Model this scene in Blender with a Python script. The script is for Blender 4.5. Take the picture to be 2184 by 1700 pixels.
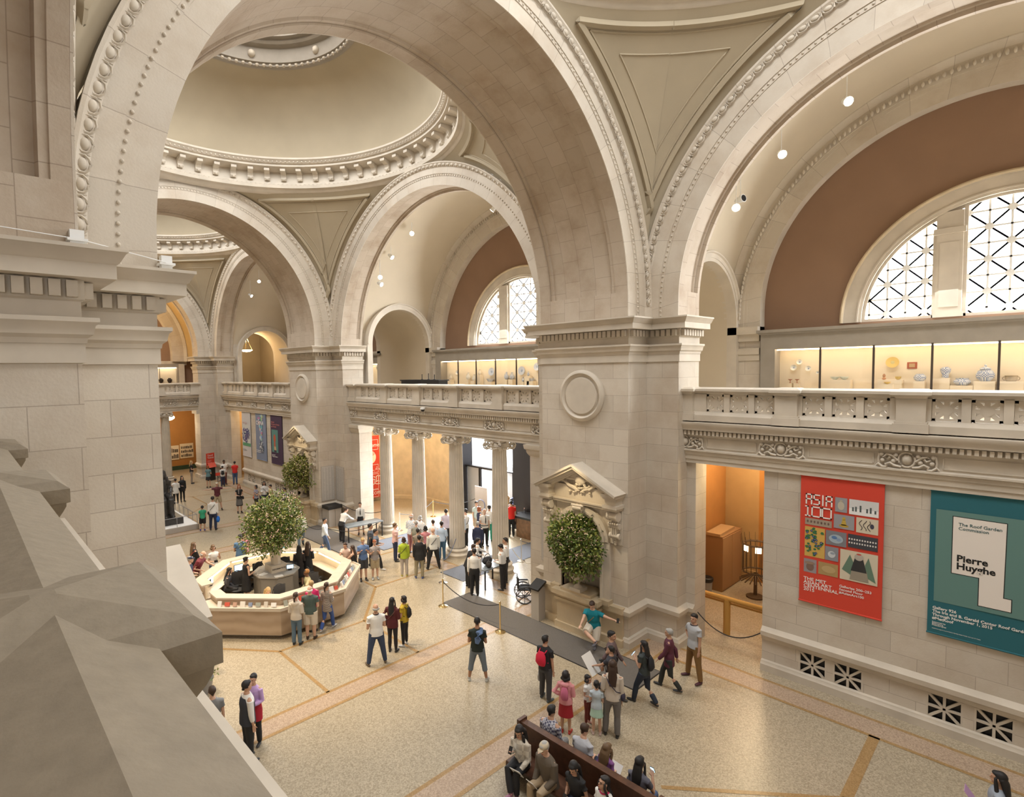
import bpy, math, random
from mathutils import Vector, Matrix, Euler
random.seed(7)
for o in list(bpy.data.objects): bpy.data.objects.remove(o)
SC = bpy.context.scene; COL = SC.collection
pi = math.pi; sin, cos = math.sin, math.cos
# ------------------------------------------------------------------ camera
cam = bpy.data.cameras.new('camera'); co = bpy.data.objects.new('camera', cam); COL.objects.link(co)
YAW, PIT, ROL = .7219, .0548, -.0168
F = Vector((sin(YAW)*cos(PIT), cos(YAW)*cos(PIT), -sin(PIT))); R = Vector((cos(YAW), -sin(YAW), 0)); U = R.cross(F)
R2 = R*cos(ROL)+U*sin(ROL); U2 = -R*sin(ROL)+U*cos(ROL)
m = Matrix.Identity(4)
for i in range(3): m[i][0] = R2[i]; m[i][1] = U2[i]; m[i][2] = -F[i]
m.translation = Vector((-8.4256, -8.6021, 8.3183))
co.matrix_world = m
cam.sensor_fit = 'HORIZONTAL'; cam.sensor_width = 36; cam.lens = 1186.98/2184*36
cam.shift_x = (1092-948.76)/2184; cam.shift_y = (855.86-850)/2184; cam.clip_start = .02; cam.clip_end = 300
SC.camera = co
# ------------------------------------------------------------------ world and lights
W = bpy.data.worlds.new('daylight'); SC.world = W; W.use_nodes = True
bg = W.node_tree.nodes['Background']; bg.inputs[0].default_value = (.94, .97, 1, 1); bg.inputs[1].default_value = 2.3
SC.view_settings.view_transform = 'Standard'; SC.view_settings.look = 'None'; SC.view_settings.gamma = 1
SC.view_settings.exposure = 0.56
def light(name, kind, loc, target, power, color, size=1.0, sizey=None, spot=60, blend=.5):
    L = bpy.data.lights.new(name, kind); L.energy = power; L.color = color
    if kind == 'AREA':
        L.size = size
        if sizey: L.shape = 'RECTANGLE'; L.size_y = sizey
    else: L.shadow_soft_size = size
    if kind == 'SPOT': L.spot_size = math.radians(spot); L.spot_blend = blend
    o = bpy.data.objects.new(name, L); COL.objects.link(o); o.location = loc
    if target is not None: o.rotation_euler = (Vector(target)-Vector(loc)).to_track_quat('-Z', 'Y').to_euler()
    return o
WARM = (1, .80, .54); DAY = (.94, .97, 1)
for yc in (-7.0, 10.84, 29.6):
    light('skylight_daylight', 'AREA', (0, yc, 20.85), (0, yc, 0), 1000, DAY, 6.4)
light('lunette_daylight', 'AREA', (13.3, -7.2, 11.6), (2, -7.2, 6), 750, DAY, 5.5, 3.0)
light('lunette_daylight', 'AREA', (13.3, 10.8, 11.6), (2, 10.8, 6), 750, DAY, 5.5, 3.0)
light('entrance_daylight', 'AREA', (13.7, 12.8, 2.9), (6, 9, 0), 1600, DAY, 4.2, 3.2)
# ceiling spotlights on the drum cornices and vault track lights
for (x, y, z, tx, ty, pw, sp) in [(-5.5,13.5,17.6,0,10.0,4600,52),(-4.5,6,17.6,1,8.5,3600,52),(4,16,17.6,1,13,2800,50)]:
    light('drum_spotlight', 'SPOT', (x, y, z), (tx, ty, 0), pw, WARM, .12, spot=sp, blend=.6)
# ------------------------------------------------------------------ materials
def nt(name):
    m = bpy.data.materials.new(name); m.use_nodes = True; t = m.node_tree
    return m, t, t.nodes['Principled BSDF']
def N(t, k, **kw):
    n = t.nodes.new(k)
    for a, b in kw.items(): setattr(n, a, b)
    return n
def plain(name, c, rough=.7, metal=0, emit=0, noise=.0, nscale=3, bump=0, ecol=None, alpha=None):
    m, t, b = nt(name); b.inputs['Base Color'].default_value = (*c, 1); b.inputs['Roughness'].default_value = rough; b.inputs['Metallic'].default_value = metal
    if emit: b.inputs['Emission Color'].default_value = (*(ecol or c), 1); b.inputs['Emission Strength'].default_value = emit
    if noise or bump:
        tc = N(t, 'ShaderNodeNewGeometry'); no = N(t, 'ShaderNodeTexNoise'); no.inputs['Scale'].default_value = nscale; no.inputs['Detail'].default_value = 6
        t.links.new(tc.outputs['Position'], no.inputs['Vector'])
        if noise:
            mr = N(t, 'ShaderNodeMapRange'); mr.inputs[3].default_value = 1-noise; mr.inputs[4].default_value = 1+noise
            mr.inputs[1].default_value = .3; mr.inputs[2].default_value = .7
            mx = N(t, 'ShaderNodeMix', data_type='RGBA', blend_type='MULTIPLY'); mx.inputs[0].default_value = 1; mx.inputs[6].default_value = (*c, 1)
            t.links.new(no.outputs[0], mr.inputs[0]); t.links.new(mr.outputs[0], mx.inputs[7]); t.links.new(mx.outputs[2], b.inputs['Base Color'])
        if bump:
            bp = N(t, 'ShaderNodeBump'); bp.inputs['Strength'].default_value = bump; bp.inputs['Distance'].default_value = .02
            t.links.new(no.outputs[0], bp.inputs['Height']); t.links.new(bp.outputs[0], b.inputs['Normal'])
    return m
def stone(name, c1, c2, cm, bw=.95, rh=.5, uv=False, stain=.16, rough=.75, mort=.006, stainc=(.62, .50, .38)):
    m, t, b = nt(name); b.inputs['Roughness'].default_value = rough
    L = t.links.new
    g = N(t, 'ShaderNodeNewGeometry')
    if uv:
        u = N(t, 'ShaderNodeUVMap'); vec = u.outputs[0]
    else:
        s = N(t, 'ShaderNodeSeparateXYZ'); L(g.outputs['Position'], s.inputs[0])
        n = N(t, 'ShaderNodeSeparateXYZ'); L(g.outputs['True Normal'], n.inputs[0])
        ax = N(t, 'ShaderNodeMath', operation='ABSOLUTE'); L(n.outputs[0], ax.inputs[0])
        az = N(t, 'ShaderNodeMath', operation='ABSOLUTE'); L(n.outputs[2], az.inputs[0])
        gx = N(t, 'ShaderNodeMath', operation='GREATER_THAN'); L(ax.outputs[0], gx.inputs[0]); gx.inputs[1].default_value = .7
        gz = N(t, 'ShaderNodeMath', operation='GREATER_THAN'); L(az.outputs[0], gz.inputs[0]); gz.inputs[1].default_value = .8
        m1 = N(t, 'ShaderNodeMix'); L(gx.outputs[0], m1.inputs[0]); L(s.outputs[0], m1.inputs[2]); L(s.outputs[1], m1.inputs[3])
        m2 = N(t, 'ShaderNodeMix'); L(gz.outputs[0], m2.inputs[0]); L(s.outputs[2], m2.inputs[2]); L(s.outputs[1], m2.inputs[3])
        c = N(t, 'ShaderNodeCombineXYZ'); L(m1.outputs[0], c.inputs[0]); L(m2.outputs[0], c.inputs[1]); vec = c.outputs[0]
    br = N(t, 'ShaderNodeTexBrick'); L(vec, br.inputs[0]); br.inputs['Color1'].default_value = (*c1, 1); br.inputs['Color2'].default_value = (*c2, 1); br.inputs['Mortar'].default_value = (*cm, 1)
    br.inputs['Scale'].default_value = 1; br.inputs['Mortar Size'].default_value = mort; br.inputs['Brick Width'].default_value = bw; br.inputs['Row Height'].default_value = rh; br.offset = .5; br.inputs['Bias'].default_value = -.1
    no = N(t, 'ShaderNodeTexNoise'); L(g.outputs['Position'], no.inputs['Vector']); no.inputs['Scale'].default_value = .8; no.inputs['Detail'].default_value = 9; no.inputs['Roughness'].default_value = .65
    mr = N(t, 'ShaderNodeMapRange'); L(no.outputs[0], mr.inputs[0]); mr.inputs[1].default_value = .45; mr.inputs[2].default_value = .75; mr.inputs[3].default_value = 0; mr.inputs[4].default_value = stain*3
    mx = N(t, 'ShaderNodeMix', data_type='RGBA', blend_type='MULTIPLY'); L(mr.outputs[0], mx.inputs[0]); L(br.outputs[0], mx.inputs[6]); mx.inputs[7].default_value = (*stainc, 1)
    L(mx.outputs[2], b.inputs['Base Color'])
    n2 = N(t, 'ShaderNodeTexNoise'); L(g.outputs['Position'], n2.inputs['Vector']); n2.inputs['Scale'].default_value = 30
    ad = N(t, 'ShaderNodeMath', operation='MULTIPLY_ADD'); L(br.outputs[1], ad.inputs[0]); ad.inputs[1].default_value = -1.0; L(n2.outputs[0], ad.inputs[2])
    bp = N(t, 'ShaderNodeBump'); bp.inputs['Strength'].default_value = .25; bp.inputs['Distance'].default_value = .01; L(ad.outputs[0], bp.inputs['Height']); L(bp.outputs[0], b.inputs['Normal'])
    return m
SA, SB, SM = (.60, .535, .445), (.53, .47, .39), (.40, .345, .28)
M = {}
M['stone'] = stone('limestone_blocks', SA, SB, SM, .98, .50)
M['stone_arc'] = stone('limestone_voussoirs', SA, SB, SM, .85, 2.0, uv=True)
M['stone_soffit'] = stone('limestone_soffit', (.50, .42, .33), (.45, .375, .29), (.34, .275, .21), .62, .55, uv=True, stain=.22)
M['trim'] = plain('limestone_carved', (.57, .505, .415), .75, noise=.10, nscale=1.5, bump=.15)
M['trim_grey'] = plain('grey_painted_trim', (.30, .265, .22), .6, noise=.06)
M['warmstone'] = plain('ochre_limestone', (.55, .44, .29), .75, noise=.12, nscale=2)
M['rail'] = plain('worn_coping_stone', (.25, .205, .145), .75, noise=.08, nscale=18, bump=.25)
M['plaster'] = plain('beige_plaster', (.40, .335, .235), .85, noise=.05, nscale=.7)
M['plaster_light'] = plain('cream_plaster', (.56, .48, .36), .85, noise=.04, nscale=.7)
M['ochre_plaster'] = plain('ochre_plaster', (.50, .34, .15), .85, noise=.08, nscale=.8)
M['brown'] = plain('brown_plaster', (.27, .165, .105), .85, noise=.05, nscale=1)
M['tan'] = plain('tan_wall', (.42, .27, .12), .8, noise=.04)
M['orange'] = plain('orange_wall', (.40, .18, .045), .8, noise=.04)
M['case_lit'] = plain('case_lining', (.80, .68, .50), .7)
M['glow'] = plain('case_light_strip', (1, .87, .65), .5, emit=9)
M['black'] = plain('black_paint', (.012, .012, .013), .45)
M['bronze'] = plain('dark_bronze', (.035, .033, .036), .35, metal=.6)
M['brass'] = plain('polished_brass', (.75, .58, .30), .22, metal=1)
M['chrome'] = plain('chrome', (.7, .7, .7), .2, metal=1)
M['rope'] = plain('black_rope', (.02, .02, .022), .6)
M['grey_metal'] = plain('grey_metal', (.32, .32, .33), .45, metal=.3)
M['table_grey'] = plain('grey_table_top', (.22, .25, .27), .4)
M['panel_grey'] = plain('grey_panel', (.42, .38, .33), .5)
M['white'] = plain('white_enamel', (.8, .8, .78), .5)
M['paper'] = plain('paper', (.82, .80, .76), .7)
M['lamp'] = plain('lamp_glow', (1, .9, .72), .5, emit=25)
M['lampsoft'] = plain('lamp_bowl_glow', (1, .82, .55), .5, emit=5)
M['screen'] = plain('screen_glow', (.45, .68, .85), .4, emit=1.6)
M['sky'] = plain('frosted_daylight_pane', (1, 1, 1), .5, emit=6, ecol=(1, .985, .96))
M['granite'] = plain('dark_granite', (.045, .042, .04), .38, noise=.3, nscale=12)
M['carpet'] = plain('grey_runner', (.125, .112, .10), .95, noise=.1, nscale=40)
M['carpet_blue'] = plain('blue_grey_runner', (.16, .175, .21), .95, noise=.1, nscale=40)
M['wood'] = plain('dark_oak', (.085, .035, .018), .42, noise=.3, nscale=9)
M['wood_mid'] = plain('brown_wood', (.20, .10, .045), .5, noise=.25, nscale=7)
M['desk'] = plain('travertine_panel', (.60, .47, .345), .45, noise=.10, nscale=2.5)
M['desk_top'] = plain('travertine_counter', (.60, .52, .42), .35, noise=.05, nscale=5)
M['leaf'] = None
def leafmat(name, a, b, c):
    m, t, bs = nt(name); g = N(t, 'ShaderNodeNewGeometry'); L = t.links.new
    r = N(t, 'ShaderNodeValToRGB'); L(g.outputs['Random Per Island'], r.inputs[0])
    r.color_ramp.elements[0].color = (*a, 1); r.color_ramp.elements[1].color = (*c, 1); e = r.color_ramp.elements.new(.55); e.color = (*b, 1)
    L(r.outputs[0], bs.inputs['Base Color']); bs.inputs['Roughness'].default_value = .5
    return m
M['leaf'] = leafmat('green_foliage', (.05, .085, .015), (.12, .17, .03), (.26, .27, .06))
M['leaf2'] = leafmat('olive_foliage', (.09, .10, .02), (.16, .19, .035), (.34, .30, .09))
M['flower'] = leafmat('pink_blossom', (.62, .36, .30), (.70, .50, .40), (.75, .62, .50))
def wave(name, a, b, sc):
    m, t, bs = nt(name); g = N(t, 'ShaderNodeNewGeometry'); w = N(t, 'ShaderNodeTexWave'); w.inputs['Scale'].default_value = sc; w.inputs['Distortion'].default_value = 6; w.inputs['Detail'].default_value = 3
    w.bands_direction = 'Z'; t.links.new(g.outputs['Position'], w.inputs[0]); mx = N(t, 'ShaderNodeMix', data_type='RGBA'); mx.inputs[6].default_value = (*a, 1); mx.inputs[7].default_value = (*b, 1)
    t.links.new(w.outputs['Fac'], mx.inputs[0]); t.links.new(mx.outputs[2], bs.inputs['Base Color']); bs.inputs['Roughness'].default_value = .4
    return m
M['desk'] = wave('travertine_panel', (.51, .39, .28), (.42, .31, .21), .8)
def terrazzo(name, a, b, rough=.33):
    m, t, bs = nt(name); g = N(t, 'ShaderNodeNewGeometry'); L = t.links.new
    v = N(t, 'ShaderNodeTexVoronoi'); v.inputs['Scale'].default_value = 42; L(g.outputs['Position'], v.inputs['Vector'])
    s = N(t, 'ShaderNodeSeparateColor'); L(v.outputs['Color'], s.inputs[0])
    no = N(t, 'ShaderNodeTexNoise'); no.inputs['Scale'].default_value = .5; no.inputs['Detail'].default_value = 5; L(g.outputs['Position'], no.inputs['Vector'])
    mx = N(t, 'ShaderNodeMix', data_type='RGBA'); mx.inputs[6].default_value = (*a, 1); mx.inputs[7].default_value = (*b, 1); L(s.outputs[0], mx.inputs[0])
    mr = N(t, 'ShaderNodeMapRange'); mr.inputs[3].default_value = .86; mr.inputs[4].default_value = 1.1; L(no.outputs[0], mr.inputs[0])
    mu = N(t, 'ShaderNodeMix', data_type='RGBA', blend_type='MULTIPLY'); mu.inputs[0].default_value = 1; L(mx.outputs[2], mu.inputs[6]); L(mr.outputs[0], mu.inputs[7])
    L(mu.outputs[2], bs.inputs['Base Color']); bs.inputs['Roughness'].default_value = rough
    return m
M['floor'] = terrazzo('cream_terrazzo', (.30, .245, .165), (.50, .425, .31))
M['floor_pink'] = terrazzo('pink_terrazzo', (.34, .245, .17), (.52, .395, .29))
M['floor_line'] = terrazzo('ochre_terrazzo_strip', (.30, .18, .07), (.42, .27, .12))
# glass
m, t, b = nt('clear_glass'); tr = N(t, 'ShaderNodeBsdfTransparent'); gl = N(t, 'ShaderNodeBsdfGlossy'); gl.inputs['Roughness'].default_value = .03
mx = N(t, 'ShaderNodeMixShader'); mx.inputs[0].default_value = .05; t.links.new(tr.outputs[0], mx.inputs[1]); t.links.new(gl.outputs[0], mx.inputs[2]); t.links.new(mx.outputs[0], t.nodes['Material Output'].inputs[0]); M['glass'] = m
_cm = {}
def colmat(c, rough=.75, metal=0):
    if isinstance(c, str): return M[c]
    k = (tuple(c), rough, metal)
    if k not in _cm: _cm[k] = plain('colour_%d' % len(_cm), c, rough, metal)
    return _cm[k]
def plaid(name, a, b, sc):
    m, t, bs = nt(name); g = N(t, 'ShaderNodeNewGeometry'); ck = N(t, 'ShaderNodeTexChecker'); ck.inputs['Scale'].default_value = sc
    ck.inputs[1].default_value = (*a, 1); ck.inputs[2].default_value = (*b, 1); t.links.new(g.outputs['Position'], ck.inputs[0]); t.links.new(ck.outputs[0], bs.inputs['Base Color']); bs.inputs['Roughness'].default_value = .8
    return m
M['plaid_blue'] = plaid('blue_plaid_cloth', (.45, .55, .68), (.75, .72, .70), 16)
M['plaid_grey'] = plaid('grey_check_cloth', (.10, .10, .16), (.5, .5, .55), 22)
M['plaid_cream'] = plaid('cream_check_cloth', (.62, .57, .48), (.45, .40, .33), 9)
M['pattern_grey'] = plaid('patterned_grey_cloth', (.20, .17, .15), (.36, .31, .27), 30)
# ------------------------------------------------------------------ mesh helpers
class MB:
    def __init__(s): s.v = []; s.f = []; s.uv = []; s.hasuv = False
    def add(s, vs, fs, uvs=None):
        k = len(s.v); s.v += [tuple(p) for p in vs]
        for i, f in enumerate(fs):
            s.f.append([a+k for a in f]); s.uv.append(uvs[i] if uvs else None)
        if uvs: s.hasuv = True
        return s
    def box(s, x0, x1, y0, y1, z0, z1):
        return s.add([(x0, y0, z0), (x1, y0, z0), (x1, y1, z0), (x0, y1, z0), (x0, y0, z1), (x1, y0, z1), (x1, y1, z1), (x0, y1, z1)],
                     [(0, 3, 2, 1), (4, 5, 6, 7), (0, 1, 5, 4), (1, 2, 6, 5), (2, 3, 7, 6), (3, 0, 4, 7)])
    def obox(s, c, ax, hx, hy, hz):   # oriented box: ax = 3 unit vectors
        c = Vector(c); vs = []
        for k in (-1, 1):
            for (i, j) in ((-1, -1), (1, -1), (1, 1), (-1, 1)): vs.append(c+ax[0]*hx*i+ax[1]*hy*j+ax[2]*hz*k)
        return s.add(vs, [(0, 3, 2, 1), (4, 5, 6, 7), (0, 1, 5, 4), (1, 2, 6, 5), (2, 3, 7, 6), (3, 0, 4, 7)])
    def bar(s, a, b, w, d=None):      # box bar from a to b
        a, b = Vector(a), Vector(b); z = (b-a); l = z.length
        if l < 1e-6: return s
        z /= l; x = z.cross(Vector((0, 0, 1)));
        if x.length < 1e-3: x = Vector((1, 0, 0))
        x.normalize(); y = z.cross(x)
        return s.obox((a+b)/2, (x, y, z), w/2, (d or w)/2, l/2)
    def prism(s, pts, z0, z1, top=True):
        n = len(pts); vs = [(x, y, z0) for x, y in pts]+[(x, y, z1) for x, y in pts]
        fs = [(i, (i+1) % n, n+(i+1) % n, n+i) for i in range(n)]+[tuple(range(n))[::-1], tuple(range(n, 2*n))]
        return s.add(vs, fs)
    def grid(s, P, closeu=False, closev=False, uv=None):
        nu, nv = len(P), len(P[0]); vs = [p for r in P for p in r]; fs = []; us = []
        for i in range(nu if closeu else nu-1):
            for j in range(nv if closev else nv-1):
                a, b = (i+1) % nu, (j+1) % nv
                fs.append((i*nv+j, a*nv+j, a*nv+b, i*nv+b))
                if uv: us.append([uv[i][j], uv[a][j], uv[a][b], uv[i][b]])
        return s.add(vs, fs, us if uv else None)
    def lathe(s, prof, c=(0, 0, 0), n=24, a0=0, a1=2*pi, mod=None):
        full = abs(a1-a0-2*pi) < 1e-6; P = []
        for i in range(n if full else n+1):
            a = a0+(a1-a0)*i/n; k = mod(a) if mod else 1
            P.append([(c[0]+r*k*cos(a), c[1]+r*k*sin(a), c[2]+z) for r, z in prof])
        return s.grid(P, closeu=full)
    def tube(s, pts, r, n=8, flat=1.0, up=None):
        pts = [Vector(p) for p in pts]; rs = r if isinstance(r, (list, tuple)) else [r]*len(pts); P = []
        ref = Vector(up) if up else None
        for i, p in enumerate(pts):
            d = (pts[min(i+1, len(pts)-1)]-pts[max(i-1, 0)]).normalized()
            q = ref or (Vector((0, 0, 1)) if abs(d.z) < .9 else Vector((0, 1, 0)))
            x = d.cross(q).normalized(); y = x.cross(d)
            rr = rs[i]; ra, rb = rr if isinstance(rr, tuple) else (rr, rr*flat)
            P.append([p+x*ra*cos(2*pi*k/n)+y*rb*sin(2*pi*k/n) for k in range(n)])
        s.grid(P, closev=True); k = len(s.v)-n*len(pts)
        s.f.append([k+i for i in range(n)][::-1]); s.uv.append(None); s.f.append([len(s.v)-n+i for i in range(n)]); s.uv.append(None)
        return s
    def ball(s, c, r, nu=10, nv=7, rot=None):
        rx, ry, rz = r if isinstance(r, (tuple, list)) else (r, r, r); vs = []; fs = []; c = Vector(c)
        for j in range(nv+1):
            t = pi*j/nv
            for i in range(nu):
                a = 2*pi*i/nu; p = Vector((rx*sin(t)*cos(a), ry*sin(t)*sin(a), rz*cos(t)))
                if rot: p = rot @ p
                vs.append(c+p)
        for j in range(nv):
            for i in range(nu): fs.append((j*nu+i, (j+1)*nu+i, (j+1)*nu+(i+1) % nu, j*nu+(i+1) % nu))
        return s.add(vs, fs)
    def mould(s, path, prof, side=1, closed=False, caps=True):
        # path: plan points; prof: (offset, z); offset to the right-hand side*side of travel, mitred
        n = len(path); P = []
        def nrm(a, b):
            d = Vector((b[0]-a[0], b[1]-a[1])).normalized(); return Vector((d.y, -d.x))*side
        for i in range(n):
            p = Vector(path[i])
            if closed: n1 = nrm(path[i-1], path[i]); n2 = nrm(path[i], path[(i+1) % n])
            else:
                n1 = nrm(path[max(i-1, 0)], path[max(i, 1)]); n2 = nrm(path[min(i, n-2)], path[min(i+1, n-1)])
            mt = (n1+n2); mt = mt/(mt.length_squared/2) if mt.length > .1 else n1
            P.append([(p.x+mt.x*o, p.y+mt.y*o, z) for o, z in prof])
        k = len(s.v); s.grid(P, closeu=closed)
        if caps and not closed:
            m_ = len(prof); s.f.append([k+i for i in range(m_)]); s.uv.append(None); s.f.append([k+(n-1)*m_+i for i in range(m_)][::-1]); s.uv.append(None)
        return s
    def build(s, name, mat, parent=None, smooth=35, kind=None, mats=None):
        me = bpy.data.meshes.new(name); me.from_pydata(s.v, [], s.f)
        if s.hasuv:
            ul = me.uv_layers.new(name='UVMap'); k = 0
            for f, u in zip(s.f, s.uv):
                for i in range(len(f)):
                    if u: ul.data[k].uv = u[i]
                    k += 1
        if isinstance(mat, str): mat = M[mat]
        elif isinstance(mat, tuple): mat = colmat(mat)
        me.materials.append(mat)
        if smooth:
            me.polygons.foreach_set('use_smooth', [True]*len(me.polygons))
            try: me.set_sharp_from_angle(angle=math.radians(smooth))
            except Exception: pass
        me.update()
        o = bpy.data.objects.new(name, me); COL.objects.link(o)
        if parent: o.parent = parent
        if kind: o['kind'] = kind
        return o
def tag(o, label, cat, group=None):
    o['label'] = label; o['category'] = cat
    if group: o['group'] = group
    return o
def thing(name, label, cat, loc=(0, 0, 0), rz=0, group=None, mat=None):
    o = bpy.data.objects.new(name, None); COL.objects.link(o)
    if mat is not None: o.matrix_world = mat
    else: o.location = loc; o.rotation_euler = (0, 0, rz)
    return tag(o, label, cat, group)
def st(mb, name, mat, parent=None, smooth=35):
    return mb.build(name, mat, parent, smooth, kind=None if parent else 'structure')
def copy_tree(o, parent=None):
    c = o.copy(); COL.objects.link(c)
    if parent: c.parent = parent
    for ch in list(o.children): copy_tree(ch, c)
    return c
def frame(o, xa, ya, za):  # local frame matrix
    mm = Matrix.Identity(4)
    for i in range(3): mm[i][0] = xa[i]; mm[i][1] = ya[i]; mm[i][2] = za[i]
    mm.translation = Vector(o); return mm
def on_right_wall(X, y, z): return frame((X, y, z), (0, -1, 0), (0, 0, 1), (-1, 0, 0))   # u to the right, v up, w towards the hall
def on_end_wall(x, Y, z): return frame((x, Y, z), (1, 0, 0), (0, 0, 1), (0, -1, 0))
def text(s, parent, u, v, size, mat, w=.012, sx=1.0, bold=0, sp=1.0, lh=.9, align='LEFT', name='lettering'):
    c = bpy.data.curves.new(name, 'FONT'); c.body = s; c.size = size; c.extrude = .002; c.offset = bold; c.space_character = sp; c.space_line = lh; c.align_x = align; c.align_y = 'TOP'
    c.resolution_u = 2; c.materials.append(M[mat] if isinstance(mat, str) else colmat(mat))
    to = bpy.data.objects.new(name, c); COL.objects.link(to); dg = bpy.context.evaluated_depsgraph_get(); dg.update()
    me = bpy.data.meshes.new_from_object(to.evaluated_get(dg)); bpy.data.objects.remove(to)
    o = bpy.data.objects.new(name, me); COL.objects.link(o); o.parent = parent; o.location = (u, v, w); o.scale = (sx, 1, 1)
    if not me.materials: me.materials.append(M[mat] if isinstance(mat, str) else colmat(mat))
    return o
def grille(mb, c, ax, half, th, bw, disc, rim=None):
    # union-jack pierced panel centred c; ax=(u,v,w)
    u, v, w = ax; c = Vector(c); rim = rim or bw
    for s_ in (-1, 1):
        mb.obox(c+u*s_*(half-rim/2), ax, rim/2, half, th/2); mb.obox(c+v*s_*(half-rim/2), ax, half, rim/2, th/2)
    mb.obox(c, ax, bw/2, half, th/2*.9); mb.obox(c, ax, half, bw/2, th/2*.9)
    for s_ in (-1, 1):
        a = (u+v*s_).normalized(); b = (u*-s_+v).normalized()
        mb.obox(c, (a, b, w), half*1.30, bw/2, th/2*.85)
    if disc:
        vs = []; n = 16
        for k in (-1, 1):
            for i in range(n): vs.append(c+u*disc*cos(2*pi*i/n)+v*disc*sin(2*pi*i/n)+w*k*th/2)
        mb.add(vs, [(i, (i+1) % n, n+(i+1) % n, n+i) for i in range(n)]+[tuple(range(n))[::-1], tuple(range(n, 2*n))])
VX, VY, VZ = Vector((1, 0, 0)), Vector((0, 1, 0)), Vector((0, 0, 1))
# ------------------------------------------------------------------ architecture
S = 7.3; RI = 6.25; T = 3.15; Y1 = 18.54; Y2 = 21.69; Y3 = 37.56; WL = .99; ZS = 9.76; ZB = 8.47; XS = 8.6; XE = 13.9; XW = 7.88; ZG = 6.75
def arcpts(c, z, r, zs, n=56):
    s = math.asin(max(0, min(1, (zs-z)/r)))
    p = [(c+r*cos(s+(pi-2*s)*i/n), z+r*sin(s+(pi-2*s)*i/n)) for i in range(n+1)]
    return [(p[0][0], zs)]+p+[(p[-1][0], zs)]
def P3(axis, h, pl, z): return (h, pl, z) if axis == 'y' else (pl, h, z)
FACE = [(0, 0), (0, .03), (.40, .03), (.40, .05), (.50, .05), (.50, .075), (.78, .075), (.80, .10), (.83, .12), (.92, .17), (.95, .20), (1.0, .20), (1.0, 0)]
def arch_face(name, axis, pl, sgn, cin, cout, zs=ZS, prof=FACE, eggs=True, mat='stone_arc', n=56):
    a, b = arcpts(*cin, zs, n), arcpts(*cout, zs, n); mb = MB(); G = []; UVv = []; L = 0
    for i in range(len(a)):
        if i: L += math.hypot(a[i][0]-a[i-1][0], a[i][1]-a[i-1][1])
        G.append([P3(axis, a[i][0]+(b[i][0]-a[i][0])*t, pl+sgn*pr, a[i][1]+(b[i][1]-a[i][1])*t) for t, pr in prof]); UVv.append([(L, .3+t) for t, _ in prof])
    mb.grid(G, uv=UVv); o = st(mb, name, mat)
    if eggs:
        e = MB(); bd = MB()
        def at(t, s_, total=[0]):   # point at fraction s_ of the length
            k = s_*(len(a)-1); i = min(int(k), len(a)-2); f_ = k-i
            ih = a[i][0]*(1-f_)+a[i+1][0]*f_; iz = a[i][1]*(1-f_)+a[i+1][1]*f_; oh = b[i][0]*(1-f_)+b[i+1][0]*f_; oz = b[i][1]*(1-f_)+b[i+1][1]*f_
            return ih+(oh-ih)*t, iz+(oz-iz)*t, math.atan2(oz-iz, oh-ih)
        nE = int(L*1.15/.27); near = (axis == 'y' and pl == 0) or (axis == 'x' and cin[0] < 0)
        for k in range(nE):
            s_ = .02+.96*(k+.5)/nE; h, z, an = at(.875, s_)
            q = Matrix.Rotation(-an if axis == 'y' else an, 3, 'Y' if axis == 'y' else 'X')
            e.ball(P3(axis, h, pl+sgn*.14, z), (.066, .05, .085) if axis == 'y' else (.05, .066, .085), 7, 5, q)
            if near:
                A_ = Vector(P3(axis, cos(an), 0, sin(an))); B_ = Vector(P3(axis, -sin(an), 0, cos(an))); c_ = Vector(P3(axis, h, pl+sgn*.155, z))
                e.tube([c_+A_*.095*cos(w_)+B_*.115*sin(w_) for w_ in [2*pi*i/10 for i in range(11)]], .018, 4)
            h, z, an = at(.875, .02+.96*(k+1)/nE)
            d = (cos(an)*.08, sin(an)*.08)
            e.bar(P3(axis, h-d[0], pl+sgn*.14, z-d[1]), P3(axis, h+d[0], pl+sgn*.14, z+d[1]), .022)
        st(e, 'egg_and_dart', 'trim', o, 60)
        nB = int(L/.13)
        for k in range(nB):
            h, z, an = at(.45, (k+.5)/nB); bd.ball(P3(axis, h, pl+sgn*.055, z), (.03, .03, .03), 6, 4)
        st(bd, 'bead_moulding', 'trim', o, 60)
    return o
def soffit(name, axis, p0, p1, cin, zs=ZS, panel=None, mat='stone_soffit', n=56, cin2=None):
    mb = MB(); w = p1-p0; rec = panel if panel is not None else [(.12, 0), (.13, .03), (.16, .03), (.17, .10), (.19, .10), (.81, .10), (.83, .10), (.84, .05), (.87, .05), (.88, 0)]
    sec = [(0, 0)]+rec+[(1, 0)]; G = []; V = []; L = 0; pa = None; n0 = len(arcpts(*cin, zs, n))
    for i, on in [(i, None) for i in range(3)]+[(2, 1)]+[(i, None) for i in range(3, n0-3)]+[(n0-3, 1)]+[(i, None) for i in range(n0-3, n0)]:
        row = []; uv = []
        for s_, d in sec:
            c, z, r = cin
            if cin2: c, z, r = [x+(y-x)*s_ for x, y in zip(cin, cin2)]
            h, zz = arcpts(c, z, r, zs, n)[i]; k = on if on else (0 if i < 3 or i > n0-4 else 1)
            an = math.atan2(zz-z, h-c) if zz > z else (0 if h > c else pi)
            dd = d if k else 0
            row.append(P3(axis, h+cos(an)*dd, p0+w*s_, zz+sin(an)*dd)); uv.append((L, s_*abs(w)+.1*d))
        if pa: L += math.dist(pa, row[0])
        pa = row[0]; uv = [(L, u_[1]) for u_ in uv]; G.append(row); V.append(uv)
    mb.grid(G, uv=V); return st(mb, name, mat)
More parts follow.
